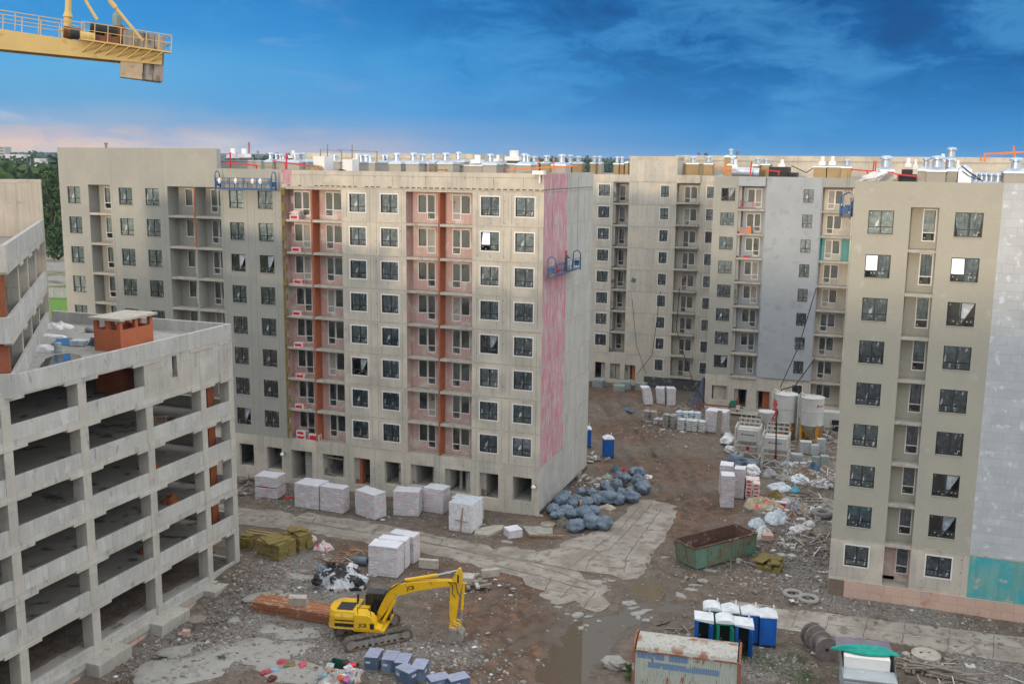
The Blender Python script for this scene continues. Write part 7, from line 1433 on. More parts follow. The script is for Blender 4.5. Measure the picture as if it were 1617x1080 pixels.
tyre('big dusty tyre lying in the rubble by the beige block', G(*Zq(888, 920)), .72, .3, mty); tyre('pale worn tyre lying flat by the road, below the beige block corner', G(1276, 948), .62, .16, mat('pale tyre', (.36, .35, .33), None, 3, .9, .4)); tyre('second pale tyre half buried beside the first by the road', G(1252, 940), .6, .16, mat('pale tyre b', (.34, .33, .31), None, 3, .9, .4))
q = MB(); q.lathe(0, 0, [(.3, 0), (.42, .05), (.42, .5), (.25, .52)], 16); o = q.build('roll', M['sheet_w'], None, G(*Zq(625, 810))); o.rotation_euler = (1.2, 0, .5); o.location.z = .4; tag(o, 'white net roll right of the wrapper heap', 'roll')
t = thing('timber_truss', 'long pale lattice ramp lying against the beige block', 'ramp', G(*Zq(742, 800))+Vector((0, 0, .35)), .1)
q = MB(); q.bar((0, 0, 0), (4.2, 0, .35), .12); q.bar((0, .9, 0), (4.2, .9, .35), .12)
for i in range(9): q.bar((i*.5, 0, i*.042), (i*.5, .9, i*.042), .07)
q.build('lattice', M['woodg'], t)
r = random.Random(21); r2 = random.Random(5)
t = thing('hose_coil', 'loose coil of black hose beside the pale ramp', 'hose', G(*Zq(720, 760)))
q = MB(); q.tube([(1.1*math.cos(a*.5)*(1+.1*math.sin(a)), .8*math.sin(a*.5)*(1+.12*math.cos(a*1.3)), .1+.02*a) for a in range(26)], .04, 6); q.build('hose', M['black'], t)
def pile(name, label, cat, c, n, ln, w, m, spread, seed, zmax=.5, ang=None, sub='plank', rr=None):
    t = thing(name, label, cat, (c.x, c.y, groundz(c.x, c.y)), 0); r = random.Random(seed)
    for i in range(n):
        a = (ang if ang is not None else r.uniform(0, PI))+r.gauss(0, .18 if ang is not None else .2); l_ = ln*r.uniform(.5, 1.1); x, y = r.gauss(0, spread), r.gauss(0, spread*.6); z = zmax*r.random()+.06; dx, dy = l_/2*math.cos(a), l_/2*math.sin(a); q = MB(); q.bar((x-dx, y-dy, z), (x+dx, y+dy, max(.05, z+r.uniform(-.3, .3))), w*r.uniform(.6, 1.3), w*.5); q.build(sub, pick(m), t)
    return t
pile('plank_pile', 'tangle of pale sticks in front of the leaning white stacks', 'timber pile', G(1047, 655), 26, 2.2, .1, [M['wood'], M['woodg']], 1.5, 1, .9)
pile('plank_pile', 'pale sticks and scraps right of the leaning white stacks', 'timber pile', G(1085, 645), 16, 2.4, .1, [M['woodg'], M['wood']], 1.6, 2, .4)
pile('plank_pile', 'broken laths in the rubble behind the dumpster', 'timber pile', G(*Zq(725, 925)), 14, 2.0, .1, [M['woodg'], M['woodr']], .7, 3, .4, 2.0)
pile('plank_pile', 'grey scrap planks along the beige block near the ramp', 'timber pile', G(*Zq(900, 700)), 26, 2.2, .09, [M['woodg'], M['steel']], 1.2, 4, .6)
pile('plank_pile', 'scrap and rods behind the silos against the beige block', 'timber pile', G(1305, 690), 22, 2.6, .08, [M['woodg'], M['wood']], 1.6, 5, .5)
pile('plank_pile', 'pale laths between the hoppers and the block bundles', 'timber pile', G(1245, 712), 16, 2.2, .09, [M['woodg'], M['wood']], 1.5, 6, .3)
pile('plank_pile', 'short sticks under the grey pile at the left garage wall side of the stacks', 'timber pile', G(395, 762), 10, 1.6, .25, [M['woodg']], .5, 7, .7)
pile('plank_pile', 'weathered pallet boards beside the corrugated shed', 'timber pile', G(1478, 1064), 18, 3.6, .16, [M['woodg']], .7, 8, .45, .12)
pile('plank_pile', 'slatted pallet scraps right of the corrugated shed', 'timber pile', G(1435, 1058), 7, 1.4, .2, [M['woodg']], .3, 9, .25, 1.4)
pile('plank_pile', 'row of pale broken blocks along the side wall of the cream block', 'rubble row', G(918, 758), 20, 1.0, .3, [M['slab'], M['woodg']], .8, 10, .3, 1.2)
pile('plank_pile', 'rubble and boards at the rear foot of the side wall', 'rubble row', G(940, 728), 18, 1.0, .28, [M['slab'], M['woodg']], .8, 11, .3)
pile('plank_pile', 'white and grey scraps left of the leftmost wrapped stack', 'rubble row', G(386, 782), 9, 1.2, .3, [M['sheet_w'], M['woodg']], .6, 12, .4)
pile('plank_pile', 'broken grey boards right of the excavator bucket', 'timber pile', G(748, 930), 9, 1.2, .3, [M['woodg'], M['slab']], .6, 13, .3)
pile('plank_pile', 'small debris heap by the container top edge', 'timber pile', G(1085, 998), 5, 1.6, .1, [M['woodg']], .5, 14, .1)
for i, (x, y, w_, d_, h_, rz, m_, lb) in enumerate(((676, 900, 1.5, .35, .7, .15, 'slab', 'concrete kerb block behind the excavator boom'), (775, 912, 1.4, .35, .6, .6, 'slab', 'concrete block at the road edge right of the bucket'), (734, 925, 1.2, 1.0, .5, .2, 'slab', 'tilted concrete piece between the arm and the road'), (290, 982, 1.1, .9, .05, .1, 'plinth', 'pink board lying by the garage foundation'), (292, 985, .5, .4, .4, .3, 'plinth', 'small pink block beside the cable reel by the garage'), (753, 830, .9, .1, .05, .3, 'woodr', 'thin board lying below the corner opening'), (972, 1052, 1.5, 1.0, .45, .1, 'spill', 'rounded boulder of hardened concrete left of the arched container'), (455, 789, 1.0, .6, .06, .4, 'red', 'flat red sheet right of the leftmost wrapped stack'), (1213, 858, .9, .8, .5, .3, 'plinth', 'pinkish cardboard box by the dumpster'), (1219, 803, 1.3, .5, .5, .1, 'pack', 'insulation pack lying alone below the wrapper heap'))):
    c = G(x, y); q = MB()
    if 'boulder' in lb: q.blob((0, 0, .2), (.85, .65, .4), 7, amp=.25, flat=0)
    elif m_ == 'pack': pack(q, 0, 0, 0, 1.3, .5, .5)
    else: q.box(-w_/2, 0, 0, w_/2, d_, h_)
    o = q.build('boulder' if 'boulder' in lb else 'block' if h_ > .2 else 'board', [M[m_], M['red']] if m_ == 'pack' else M[m_], None, (c.x, c.y, groundz(c.x, c.y)), rz, bevel=.03); tag(o, lb, 'block' if h_ > .2 else 'board')
# cable reels, manhole lid
def reel(label, c, R, w, rz, up=False, m=None):
    t = thing('cable_reel', label, 'cable reel', (c.x, c.y, groundz(c.x, c.y)), rz); m = m or M['woodg']
    for s in (-w/2, w/2):
        q = MB()
        if up: q.lathe(0, 0, [(R, w/2+s), (R, w/2+s+.07)], 22)
        else: q.tube([(0, s-.04, R), (0, s+.04, R)], R, 24)
        q.build('flange', m, t)
    q = MB()
    if up: q.lathe(0, 0, [(R*.5, 0), (R*.5, w)], 18)
    else: q.tube([(0, -w/2, R), (0, w/2, R)], R*.62, 18); q.box(-.1, -w/2-.055, R-.1, .1, -w/2-.042, R+.1, 1)
    q.build('drum', [m, M['black']], t); return t
mr = mat('weathered reel wood', (.24, .21, .19), (.17, .15, .14), 4, .9, .3)
reel('large weathered cable reel standing left of the corrugated shed', G(1300, 1037), .78, .95, .45, m=mr); reel('second weathered cable reel just behind the first', G(1283, 1020), .78, .5, .6, m=mr)
reel('small cable reel lying flat by the garage foundation', G(311, 976), .6, .75, 0, True)
q = MB(); q.lathe(0, 0, [(.9, 0), (.9, .2), (.86, .22)], 28); q.lathe(-.3, 0, [(.1, .222), (.1, .235)], 10, 1); q.lathe(.2, .2, [(.07, .222), (.07, .235)], 10, 1); tag(q.build('manhole_ring', [M['slab'], M['black']], None, G(1462, 1036)), 'round concrete manhole lid right of the corrugated shed', 'manhole lid')
# corrugated shed with a green tarpaulin
a_, b_ = G(1333, 1068, 1.4), G(1416, 1072, 1.4); t = thing('corrugated_shed', 'low corrugated grey metal shed with a green tarpaulin near the bottom right', 'shed', (a_.x, a_.y-.0, -.05), .13); Lc = (b_-a_).length
mcs = mat('grey corrugated sheet', (.40, .44, .46), (.34, .38, .40), 1, .5, .1, mixes=(((.58, .6, .54), 1.2, .60, .04, 1, .7),)); 
q = MB()
for i in range(22): x0_, x1_ = Lc*i/22, Lc*(i+1)/22
n = 16
for i in range(n): z0_, z1_ = .05+1.3*i/n, .05+1.3*(i+1)/n; y0_, y1_ = (-.03 if i % 2 else .03), (.03 if i % 2 else -.03); q.quad((0, y0_, z0_), (Lc, y0_, z0_), (Lc, y1_, z1_), (0, y1_, z1_))
q.quad((0, 0, 0), (0, 2.6, 0), (0, 2.6, 2.2), (0, 0, 1.35)); q.quad((Lc, 0, 0), (Lc, 2.6, 0), (Lc, 2.6, 2.2), (Lc, 0, 1.35)); q.quad((0, 2.6, 0), (Lc, 2.6, 0), (Lc, 2.6, 2.2), (0, 2.6, 2.2)); q.build('wall', mcs, t)
q = MB(); q.box(-.05, -.1, 1.36, Lc*.99, 1.3, 1.42); q.build('roof', mcs, t)
q = MB(); q.box(.1, 1.3, 1.42, Lc-.3, 2.0, 2.1); q.build('inner_box', M['white'], t)
q = MB(); q.box(-.3, 2.0, 2.15, Lc-.1, 3.6, 2.25); q.build('roof_sheet', mat('lilac brown sheet', (.16, .14, .18), (.22, .2, .25), 1.2, .6, .2), t)
heap('tarp', None, None, Vector((Lc*.45, 2.1, 0)), 2.0, .5, .25, mat('bright green tarpaulin', (.01, .38, .30), None, 3, .4, .5), 77, 2.2, parent=t, crump=3)
# red and white scraps, small green weeds
# ================================================================== cables, pipes
def cable(label, pts, r=.05, m=None, sag=.0):
    P = []
    for a, b in zip(pts[:-1], pts[1:]):
        a, b = Vector(a), Vector(b)
        for k in range(10): f = k/10; p = a.lerp(b, f); p.z -= sag*4*f*(1-f); P.append(p)
    P.append(Vector(pts[-1])); q = MB(); q.tube(P, r, 6); tag(q.build('cable', m or M['black']), label, 'cable')
def YV(px, py, b): x, z = YP(px, py, b); return (x, b, z)
cable('black hose slung from the teal balcony down to the silo', [YV(1289, 455, 126.5), YV(1262, 545, 124), YV(1232, 612, 118)], .06)
cable('black hose from the lower balcony to the silo top', [YV(1287, 566, 126.5), YV(1255, 610, 121), YV(1234, 615, 118), YV(1223, 680, 114)], .07)
cable('black hose hanging from the tank tower down to the far doorway', [YV(1073, 455, 136), YV(1068, 520, 136), YV(1080, 560, 134), YV(1095, 605, 130), YV(1115, 640, 127)], .05)
cable('thin wire across the left of the far cream tower', [YV(1043, 460, 137.5), YV(1030, 560, 137), YV(1005, 592, 136.5)], .035)
cable('hanging wire in the middle of the far cream tower', [YV(998, 472, 137.6), YV(1005, 545, 137.6), YV(1020, 590, 137)], .03)
cable('black hose hanging in front of the right hopper', [YV(1226, 662, 104), YV(1225, 724, 104)], .07)
cable('black cable drooping over the right roof end', [YV(1519, 263, 76), YV(1535, 275, 75.5), YV(1551, 286, 75)], .04); cable('black cable lying over the far roof', [YV(1250, 262, 133), YV(1273, 273, 133), YV(1284, 266, 133)], .06); cable('thin black cable beside the ventilator on the right roof', [YV(1519, 270, 76), YV(1530, 278, 75.5), YV(1548, 285, 75)], .03)
cable('black cable on the ground from the silos to the beige block', [G(1276, 700)+Vector((0, 0, .3)), G(1300, 706)+Vector((0, 0, .1)), G(1318, 680)+Vector((0, 0, 1))], .06)
t = thing('red_fence_rail', 'low red and green pipework behind the wide wrapped stack', 'pipework', G(1140, 652), 0); q = MB(); q.bar((-3.2, 0, .9), (2.6, 0, .9), .14); q.bar((-2.9, 0, 0), (-2.9, 0, 1.7), .2); q.bar((1.9, 0, 0), (1.9, 0, 2.2), .25); q.bar((.9, 0, 0), (.9, 0, 1.4), .18); q.build('pipe', mat('rusty red pipe', (.30, .08, .05), None, 2, .7, .2), t); q = MB(); q.box(1.0, -.3, 1.0, 1.7, .3, 1.7); q.build('valve_box', mat('green valve box', (.02, .22, .15), None), t); q = MB(); q.box(1.75, -.4, .7, 2.2, .1, 1.2); q.build('canister', M['sheet_w'], t)
heap('netting_heap', 'dark blue netting heap leaning at the inner corner of the far blocks', 'netting heap', G(1106, 640), 1.6, 1.6, 3.2, mat('dark blue netting', (.06, .075, .11), (.12, .13, .15), 3, .8, .6), 88, crump=.6, res=24)
q = MB(); q.box(-1.7, 0, .2, 1.9, 1.4, .35); tag(q.build('concrete_ramp', M['slab'], None, G(1172, 657), .05), 'flat concrete ramp plate in front of the brick red doorway', 'ramp plate')
t = thing('trailer_cart', 'small white parked cart against the foot of the far block behind the silos', 'cart', G(1308, 682), .1); q = MB(); q.box(-1.5, 0, .5, 1.6, 1.3, 2.4); q.build('body', M['silo'], t, bevel=.04); q = MB(); q.box(.3, -.02, .9, 1.5, -.002, 1.5); q.build('panel', M['black'], t); q = MB(); q.tube([(-.9, -.05, .4), (-.9, 1.35, .4)], .4, 14); q.tube([(1, -.05, .4), (1, 1.35, .4)], .4, 14); q.build('wheel', M['black'], t)
t = thing('loader_tarpaulin', 'dark blue grey canvas corner left of the sack pallets', 'canvas', G(992, 648)); heap('canvas', None, None, Vector((0, 0, 0)), 1.6, .6, .3, mat('blue grey canvas', (.12, .15, .18), None), 99, 0.05, parent=t, rot=-.5)
q = MB(); q.add([(-.5, 0, 2.2), (.9, -.1, 2.6), (.6, -.1, 3.2), (.95, 0, 4.4), (.2, 0, 4.8), (.1, -.1, 3.5), (-.7, 0, 2.9)], [(0, 1, 2, 3, 4, 5, 6)]); o = q.build('red_banner', mat('pink red rag', (.55, .08, .10), None, 4, .6, .4, mixes=(((.7, .6, .58), 2.5, .6, .03),)), None, G(1216, 694)); tag(o, 'crumpled red and white sheet hanging left of the rear silo', 'sheet')
# balcony bits on the far block
t = thing('red_barrier', 'thin red barrier frame on the top balcony of the far grey block', 'barrier', (-17.1, bE-.1, 25.5)); q = MB()
for a, b in (((0, 0), (.35, 1.0)), ((.35, 1.0), (1.55, 1.0)), ((1.55, 1.0), (1.8, 0)), ((.1, .3), (1.7, .3))): q.bar((a[0], 0, a[1]), (b[0], 0, b[1]), .07)
q.build('frame', M['red'], t)
q = MB(); q.box(0, 0, 0, 1.3, .5, .75); q.box(1.15, -.05, 0, 1.4, .5, .95, 1); tag(q.build('mesh_crate', [mat('reddish mesh', (.45, .25, .2), None), M['orange']], None, (-16.9, bE-.1, 22.6)), 'reddish mesh crate on the second balcony of the far grey block', 'crate')
q = MB(); q.box(0, 0, 0, .7, .3, .25); tag(q.build('toolbox', M['red'], None, (-16.3, bE-.05, 19.6)), 'small red box on the third balcony of the far grey block', 'box')
q = MB(); q.box(-.3, -.03, -.3, .3, 0, .3); o = q.build('wall_hatch', M['steel'], None, (-33.0+.6, bD-.01, 15.0)); o.rotation_euler.y = .3; tag(o, 'small grey tilted panel on the blank tower wall', 'panel')
# ================================================================== the tower crane's rear jib
J0, J1 = DP(-90, 34, 64), DP(262, 86, 70)
jd = (J1-J0); JL = jd.length; jd.normalize(); jy = Vector((0, 0, 1)).cross(jd).normalized(); jz = jd.cross(jy)
cj = thing('tower_crane', 'rear jib of a pale yellow tower crane with a rusty counterweight in the top left', 'crane'); cj.matrix_world = Matrix(((jd.x, jy.x, jz.x, J0.x), (jd.y, jy.y, jz.y, J0.y), (jd.z, jy.z, jz.z, J0.z), (0, 0, 0, 1)))
M['cry'] = mat('pale yellow crane paint', (.62, .45, .17), (.56, .40, .16), .8, .55, .08, mixes=(((.32, .24, .12), 1.6, .66, .06, 1, .7),)); M['crr'] = mat('crane rust', (.22, .085, .045), (.12, .06, .04), 3, .85, .3)
sc_ = 23.5                                   # photo pixels per metre at the jib
def JX(px): return (px+90)/352*JL
q = MB(); q.xprism([(0, -1.45), (0, -.15), (JL-.35, -.02), (JL-.35, -.85)], -1.0, -.75); q.xprism([(0, -1.45), (0, -.15), (JL-.35, -.02), (JL-.35, -.85)], .75, 1.0)
for i in range(7): q.box(i*JL/7, -.749, -.9, i*JL/7+.2, .749, -.6)
q.build('jib_beam', M['cry'], cj)
q = MB(); q.box(0, -.75, -.1, JL-.3, .75, -.04); q.build('deck', M['cry'], cj)
xs_ = JX(118); q = MB(); q.box(xs_, -1.75, -.06, JL+.1, -1.0, .03)
for i in range(7): x = xs_+.2+i*(JL-xs_-.9)/6.4; q.bar((x+.6, -1.7, -.05), (x-.1, -1.02, -.75), .07)
q.build('walkway', M['cry'], cj)
def rail(x0, x1, y, n, z0=0): 
    q = MB(); q.bar((x0, y, z0+1.1), (x1, y, z0+1.1), .05); q.bar((x0, y, z0+.6), (x1, y, z0+.6), .035)
    for i in range(n+1): x = x0+(x1-x0)*i/n; q.bar((x, y, z0), (x, y, z0+1.1), .05)
    q.build('guard_rail', M['cry'], cj)
rail(0, xs_+.2, -1.0, 6); rail(xs_, JL+.1, -1.72, 7); rail(0, JL, 1.0, 12)
for z_ in (1.1, .6): q = MB(); q.bar((JL+.1, -1.7, z_), (JL+.1, 1.0, z_), .045); q.build('end_rail', M['cry'], cj)
x = JX(98); q = MB(); q.lathe(x, 0, [(.3, -.1), (.32, .5), (.5, .52), (.5, .62), (.26, .66), (.24, 1.4), (.32, 1.45), (.2, 1.8), (.19, 3.2), (.12, 3.4), (.1, 6)], 14); q.build('tie_mast', M['cry'], cj)
for (pa, pb, yy) in (((106, -22), (146, 36), .6), ((138, -14), (219, 74), -1.1)):
    q = MB(); a = Vector((JX(pa[0]), yy, (93-(262-pa[0])*.156-pa[1])/sc_)); b = Vector((JX(pb[0]), yy, (93-(262-pb[0])*.156-pb[1])/sc_)); q.tube([a, b], .1, 8); q.tube([a.lerp(b, .3), a.lerp(b, .42)], .16, 8); q.build('tie_rod', M['cry'], cj)
x = JX(107); q = MB(); q.tube([(x-.6, -.4, .42), (x+.6, -.4, .42)], .38, 14); q.build('winch_drum', M['crr'], cj); q = MB(); q.tube([(x-.2, -.95, .3), (x+.35, -.95, .3)], .3, 14); q.build('winch_drum', M['black'], cj); q = MB(); q.tube([(x+.35, -.95, .3), (x+1.3, -.95, .3)], .27, 14); q.box(x+.3, -1.2, -.03, x+1.5, -.7, .03); q.build('motor', M['cry'], cj, bevel=.03)
x = JX(152); q = MB(); q.tube([(x-.7, -.4, .95), (x+.9, -.4, .9)], .38, 16); q.build('winch_drum', M['black'], cj); q = MB(); q.box(x-.8, -.9, 0, x+1.1, .3, .5); q.box(x+.2, -.7, -.0, x+.6, -.3, .7); q.build('winch_frame', M['crr'], cj, bevel=.03); q = MB(); q.tube([(x+1.1, -.6, .8), (x+1.1, .2, .8)], .62, 18); q.build('rope_wheel', M['crr'], cj); q = MB(); q.lathe(x+.95, -.4, [(.3, 1.3), (.32, 1.5), (.32, 2.0), (.24, 2.1), (.24, 2.25)], 14); q.build('motor', mat('grey green motor', (.20, .28, .28), None, 3, .5, .1), cj)
M['cwt'] = mat('rusty weathered counterweight', (.27, .26, .25), (.33, .30, .27), 1, .9, .3, mixes=(((.15, .075, .055), 1.3, .57, .06, .25, .8), ((.12, .10, .10), 2.5, .6, .05, .3)))
x = JX(186); q = MB(); 
for i in range(4): q.box(x+.05+i*.67, -.72, -1.95, x+.05+i*.67+.64, .72, 1.12)
q.build('counterweight', M['cwt'], cj, bevel=.03); q = MB(); q.box(x-.06, -.9, -2.0, x+1.35, -.745, -.86); q.build('counterweight_plate', mat('beige concrete plate', (.50, .40, .28), None, 2, .9, .2, mixes=(((.2, .14, .1), 3, .64, .05),)), cj)
# ================================================================== people
def person(label, loc, rz, arms, helmet, top, legs=((.1, 0), (-.1, 0))):
    P = [(0, 0, .95), (0, 0, 1.15), (0, 0, 1.38), (0, 0, 1.5), (0, .01, 1.6), (0, 0, 1.72),
         (.18, 0, 1.42), arms[0], arms[1], (-.18, 0, 1.42), arms[2], arms[3], (.1, 0, .88), (.12, -.02, .48), (.12, 0, .08), (.12, -.16, .04), (-.1, 0, .88), (-.12, -.02, .48), (-.12, 0, .08), (-.12, -.16, .04)]
    Rr = [.15, .14, .17, .07, .1, .09, .08, .055, .04, .08, .055, .04, .1, .075, .05, .045, .1, .075, .05, .045]
    E_ = [(0, 1), (1, 2), (2, 3), (3, 4), (4, 5), (2, 6), (6, 7), (7, 8), (2, 9), (9, 10), (10, 11), (0, 12), (12, 13), (13, 14), (14, 15), (0, 16), (16, 17), (17, 18), (18, 19)]
    me_ = bpy.data.meshes.new('person'); me_.from_pydata(P, E_, []); o = bpy.data.objects.new('person', me_); COL.objects.link(o); sk = o.modifiers.new('skin', 'SKIN')
    for i, v in enumerate(me_.skin_vertices[0].data): v.radius = (Rr[i], Rr[i]*(.75 if i < 3 else 1)); v.use_root = i == 0
    ss = o.modifiers.new('sub', 'SUBSURF'); ss.levels = ss.render_levels = 2; me_.materials.append(top); o.location = loc; o.rotation_euler.z = rz; tag(o, label, 'person')
    q = MB(); q.lathe(0, 0, [(.15, 1.68), (.13, 1.7), (.125, 1.78), (.08, 1.84), (.02, 1.86)], 14); q.build('hard_hat', helmet, o, smooth=True); return o
person('worker in dark clothes and a red hard hat standing in the side wall cradle', (-26.4, 86.2, 21.42), PI/2, ((.3, -.1, 1.2), (.22, -.35, 1.1), (-.3, -.1, 1.2), (-.25, -.35, 1.2)), M['red'], mat('dark work clothes', (.07, .075, .08), (.12, .11, .1), 6, .85, .2))
q = MB(); q.lathe(0, 0, [(.15, 0), (.16, .35), (.1, .36)], 12); tag(q.build('paint_bucket', M['red'], None, (-26.6, 84.4, 21.45)), 'red paint bucket in the side wall cradle', 'bucket')
q = MB(); q.blob((0, 0, .5), (.3, .2, .5), 5, amp=.2); tag(q.build('bag', M['sheet_w'], None, (-26.4, 87.1, 21.42)), 'white bag beside the worker in the side wall cradle', 'bag')
q = MB(); q.blob((0, 0, 0), (.9, .35, .35), 9, amp=.4); o = q.build('crumpled_sheet', M['sheet_w'], None, (-1.2, 74.2, 30.05)); o.rotation_euler.y = -.45; tag(o, 'white plastic draped over the left corner of the beige roof', 'sheet')
# ================================================================== rubble, litter and weeds
def scatter(name, regs, n, smin, smax, mats_, seed, flat=False, wts=None):
    r = np.random.default_rng(seed); V, Fc, Mi = [], [], []; base = np.array([(-1, -1, -1), (1, -1, -1), (1, 1, -1), (-1, 1, -1), (-1, -1, 1), (1, -1, 1), (1, 1, 1), (-1, 1, 1)], float); F6 = [(0, 3, 2, 1), (4, 5, 6, 7), (0, 1, 5, 4), (1, 2, 6, 5), (2, 3, 7, 6), (3, 0, 4, 7)]
    pw = np.array([q[3] for q in regs], float); pw /= pw.sum(); k = r.choice(len(regs), n, p=pw); vo = 0
    for i in range(n):
        px, py, R_, _ = regs[k[i]][:4]; c = G(px, py); x, y = c.x+r.normal(0, R_*.5), c.y+r.normal(0, R_*.5)
        if bM-.2 < y < 97 and x < -27.2 or y > bD-1 and x < -20 or y > bE-1 or (y > bC-.3 and y < bC+15 and x > -2.3) or (x < XA+.4 and y < 63.5): continue
        s = smin+(smax-smin)*r.random()**3; b = base*(1+r.normal(0, .22, (8, 3)))*s*np.array([1, .7+.3*r.random(), .12 if flat else .35+.4*r.random()]); b[4:] *= [.75, .75, 1]; a = r.random()*6.28; ca, sa = math.cos(a), math.sin(a); X = b[:, 0]*ca-b[:, 1]*sa+x; Y = b[:, 0]*sa+b[:, 1]*ca+y; Z_ = b[:, 2]+groundz(x, y)+s*.15
        V += list(zip(X, Y, Z_)); Fc += [tuple(q+vo for q in f) for f in F6]; Mi += [int(r.integers(len(mats_)))]*6; vo += 8
    me_ = bpy.data.meshes.new(name); me_.from_pydata(V, [], Fc); [me_.materials.append(m) for m in mats_]; me_.polygons.foreach_set('material_index', Mi); o = bpy.data.objects.new(name, me_); COL.objects.link(o); tag(o, kind='stuff'); return o
st1 = mat('grey rubble', (.27, .26, .24), (.21, .20, .185), 4, .9, .3); st2 = mat('pale rubble', (.42, .40, .37), None, 4, .9, .3); st3 = mat('brown rubble', (.22, .17, .13), None, 4, .9, .3); st4 = mat('dark rubble', (.13, .12, .115), None, 4, .9, .3)
RUB = [(330, 985, 5, 3), (400, 900, 4, 2), (450, 930, 5, 2), (260, 1040, 5, 2), (540, 1015, 5, 2.5), (700, 1030, 4, 1.4), (640, 1070, 5, 1.5), (740, 1075, 4, 1), (1290, 820, 6, 4), (1285, 750, 6, 3), (1280, 870, 5, 3.2), (1270, 700, 6, 2), (1250, 920, 5, 2), (700, 800, 3, 1), (620, 812, 3, .8), (430, 780, 4, 1), (480, 800, 4, .8), (760, 830, 3, .8), (920, 765, 3, 1), (1050, 680, 4, 1), (1100, 640, 5, 1), (960, 612, 5, 1), (1160, 900, 5, .8), (1400, 955, 5, 1.5), (1520, 975, 5, 1.5), (1220, 1050, 4, 1.5), (1120, 1000, 3, .4), (780, 930, 4, .6), (1310, 940, 4, 1.2), (800, 1040, 3, .2), (1560, 1060, 5, 1.2), (590, 1000, 3, .6)]
scatter('rubble', RUB, 17000, .025, .15, [st1, st2, st3, st1, st1, st3], 1)
scatter('stones', [(900, 700, 40, 1), (800, 900, 14, 1), (500, 950, 12, 1), (1000, 750, 14, 1), (1150, 900, 12, 1)], 5000, .02, .09, [st1, st2, st3], 2)
scatter('litter', RUB+[(1290, 830, 5, 5), (560, 900, 3, 1), (1150, 910, 5, 1), (1040, 690, 5, 2), (780, 945, 4, .8), (1200, 740, 4, 2), (960, 600, 5, 1)], 1100, .03, .2, [st2, st2, M['spill'], M['woodg'], M['sheet_w'], M['sheet_w'], M['sheet'], M['wood'], M['woodg'], mat('pink scrap', (.5, .2, .2), None), M['sheet_w']], 3, flat=True)
q = MB(); r = random.Random(31)
for (px, py, R_, n) in ((1290, 815, 5, 220), (1285, 745, 5, 200), (1268, 700, 5, 90), (1275, 865, 4, 90), (1075, 668, 4, 70), (1090, 640, 5, 60), (1300, 700, 4, 70), (1180, 880, 3, 20), (560, 890, 3, 30), (1500, 1060, 4, 50), (965, 765, 2, 30), (520, 905, 3, 25)):
    c = G(px, py)
    for i in range(n):
        x, y = c.x+r.gauss(0, R_*.5), c.y+r.gauss(0, R_*.5)
        if x > -2.4 and bC-.5 < y < bC+16 or y > bE-1: continue
        a = r.uniform(0, PI); l_ = r.uniform(.2, .9); z = groundz(x, y)+.04; k_ = r.random(); m_ = r.randrange(4)
        if k_ < .6: q.bar((x-l_*math.cos(a), y-l_*math.sin(a), z), (x+l_*math.cos(a), y+l_*math.sin(a), z+r.uniform(0, .35)), r.uniform(.04, .1), .04, m_)
        else: q.box(x-l_*.35, y-l_*.3, z-.05, x+l_*.35, y+l_*.3, z+r.uniform(.02, .25), m_, a)
tag(q.build('debris', [M['woodg'], st2, M['woodg'], mat('dull white scrap', (.52, .51, .49), None)]), kind='stuff')
for i, (x, y, rx, h, mm_, lb) in enumerate(((1297, 772, .9, .5, 'sheet_w', 'white sheeting heap against the beige block below the silos'), (1262, 764, .8, .4, 'sheet', 'pale blue sheet between the hoppers and the beige block'), (1306, 800, .9, .5, 'sackd', 'grey brown sack heap by the beige block above the ramp'), (1250, 790, .7, .35, 'sackd', 'grey sheet heap left of the ramp'), (1304, 850, .8, .4, 'woodg', 'grey scrap mound by the beige block beside the big tyre'), (1262, 846, .6, .35, 'sheet_w', 'white wrapper heap left of the big tyre'), (1240, 760, .7, .4, 'sackd', 'grey heap below the right hopper'), (1150, 690, .6, .5, 'sackd', 'grey rag heap at the foot of the leaning grey board'), (1243, 735, .6, .3, 'sheet', 'pale scraps just right of the hopper legs'), (1312, 745, .8, .6, 'woodg', 'grey scrap heap hard against the beige block corner'))): heap('rubbish_heap', lb, 'rubbish heap', G(x, y), rx*1.3, rx, h, M[mm_], 300+i, crump=2.6, res=26)
# weeds
mg = mat('weed leaves', (.06, .13, .02), (.04, .09, .015), 3, .8, 0); q = MB(); r = random.Random(4)
for (px, py, n, R_) in ((1165, 1033, 500, 1.6), (1215, 1050, 500, 2), (1000, 1072, 400, .6), (998, 1058, 300, .5), (1270, 1070, 500, 1.6), (350, 1040, 100, .4), (1260, 1040, 200, 1)):
    c = G(px, py)
    for i in range(n):
        x, y = c.x+r.gauss(0, R_*.4), c.y+r.gauss(0, R_*.4); z = groundz(x, y)+r.random()*.22; s = r.uniform(.03, .08); a = r.uniform(0, 6.28); q.add([(x, y, z), (x+s*math.cos(a), y+s*math.sin(a), z+s*.6), (x+2*s*math.cos(a+.3), y+2*s*math.sin(a+.3), z+s*.4), (x+s*math.cos(a+.9), y+s*math.sin(a+.9), z+s*.5)], [(0, 1, 2, 3)])
tag(q.build('weeds', mg), kind='stuff')
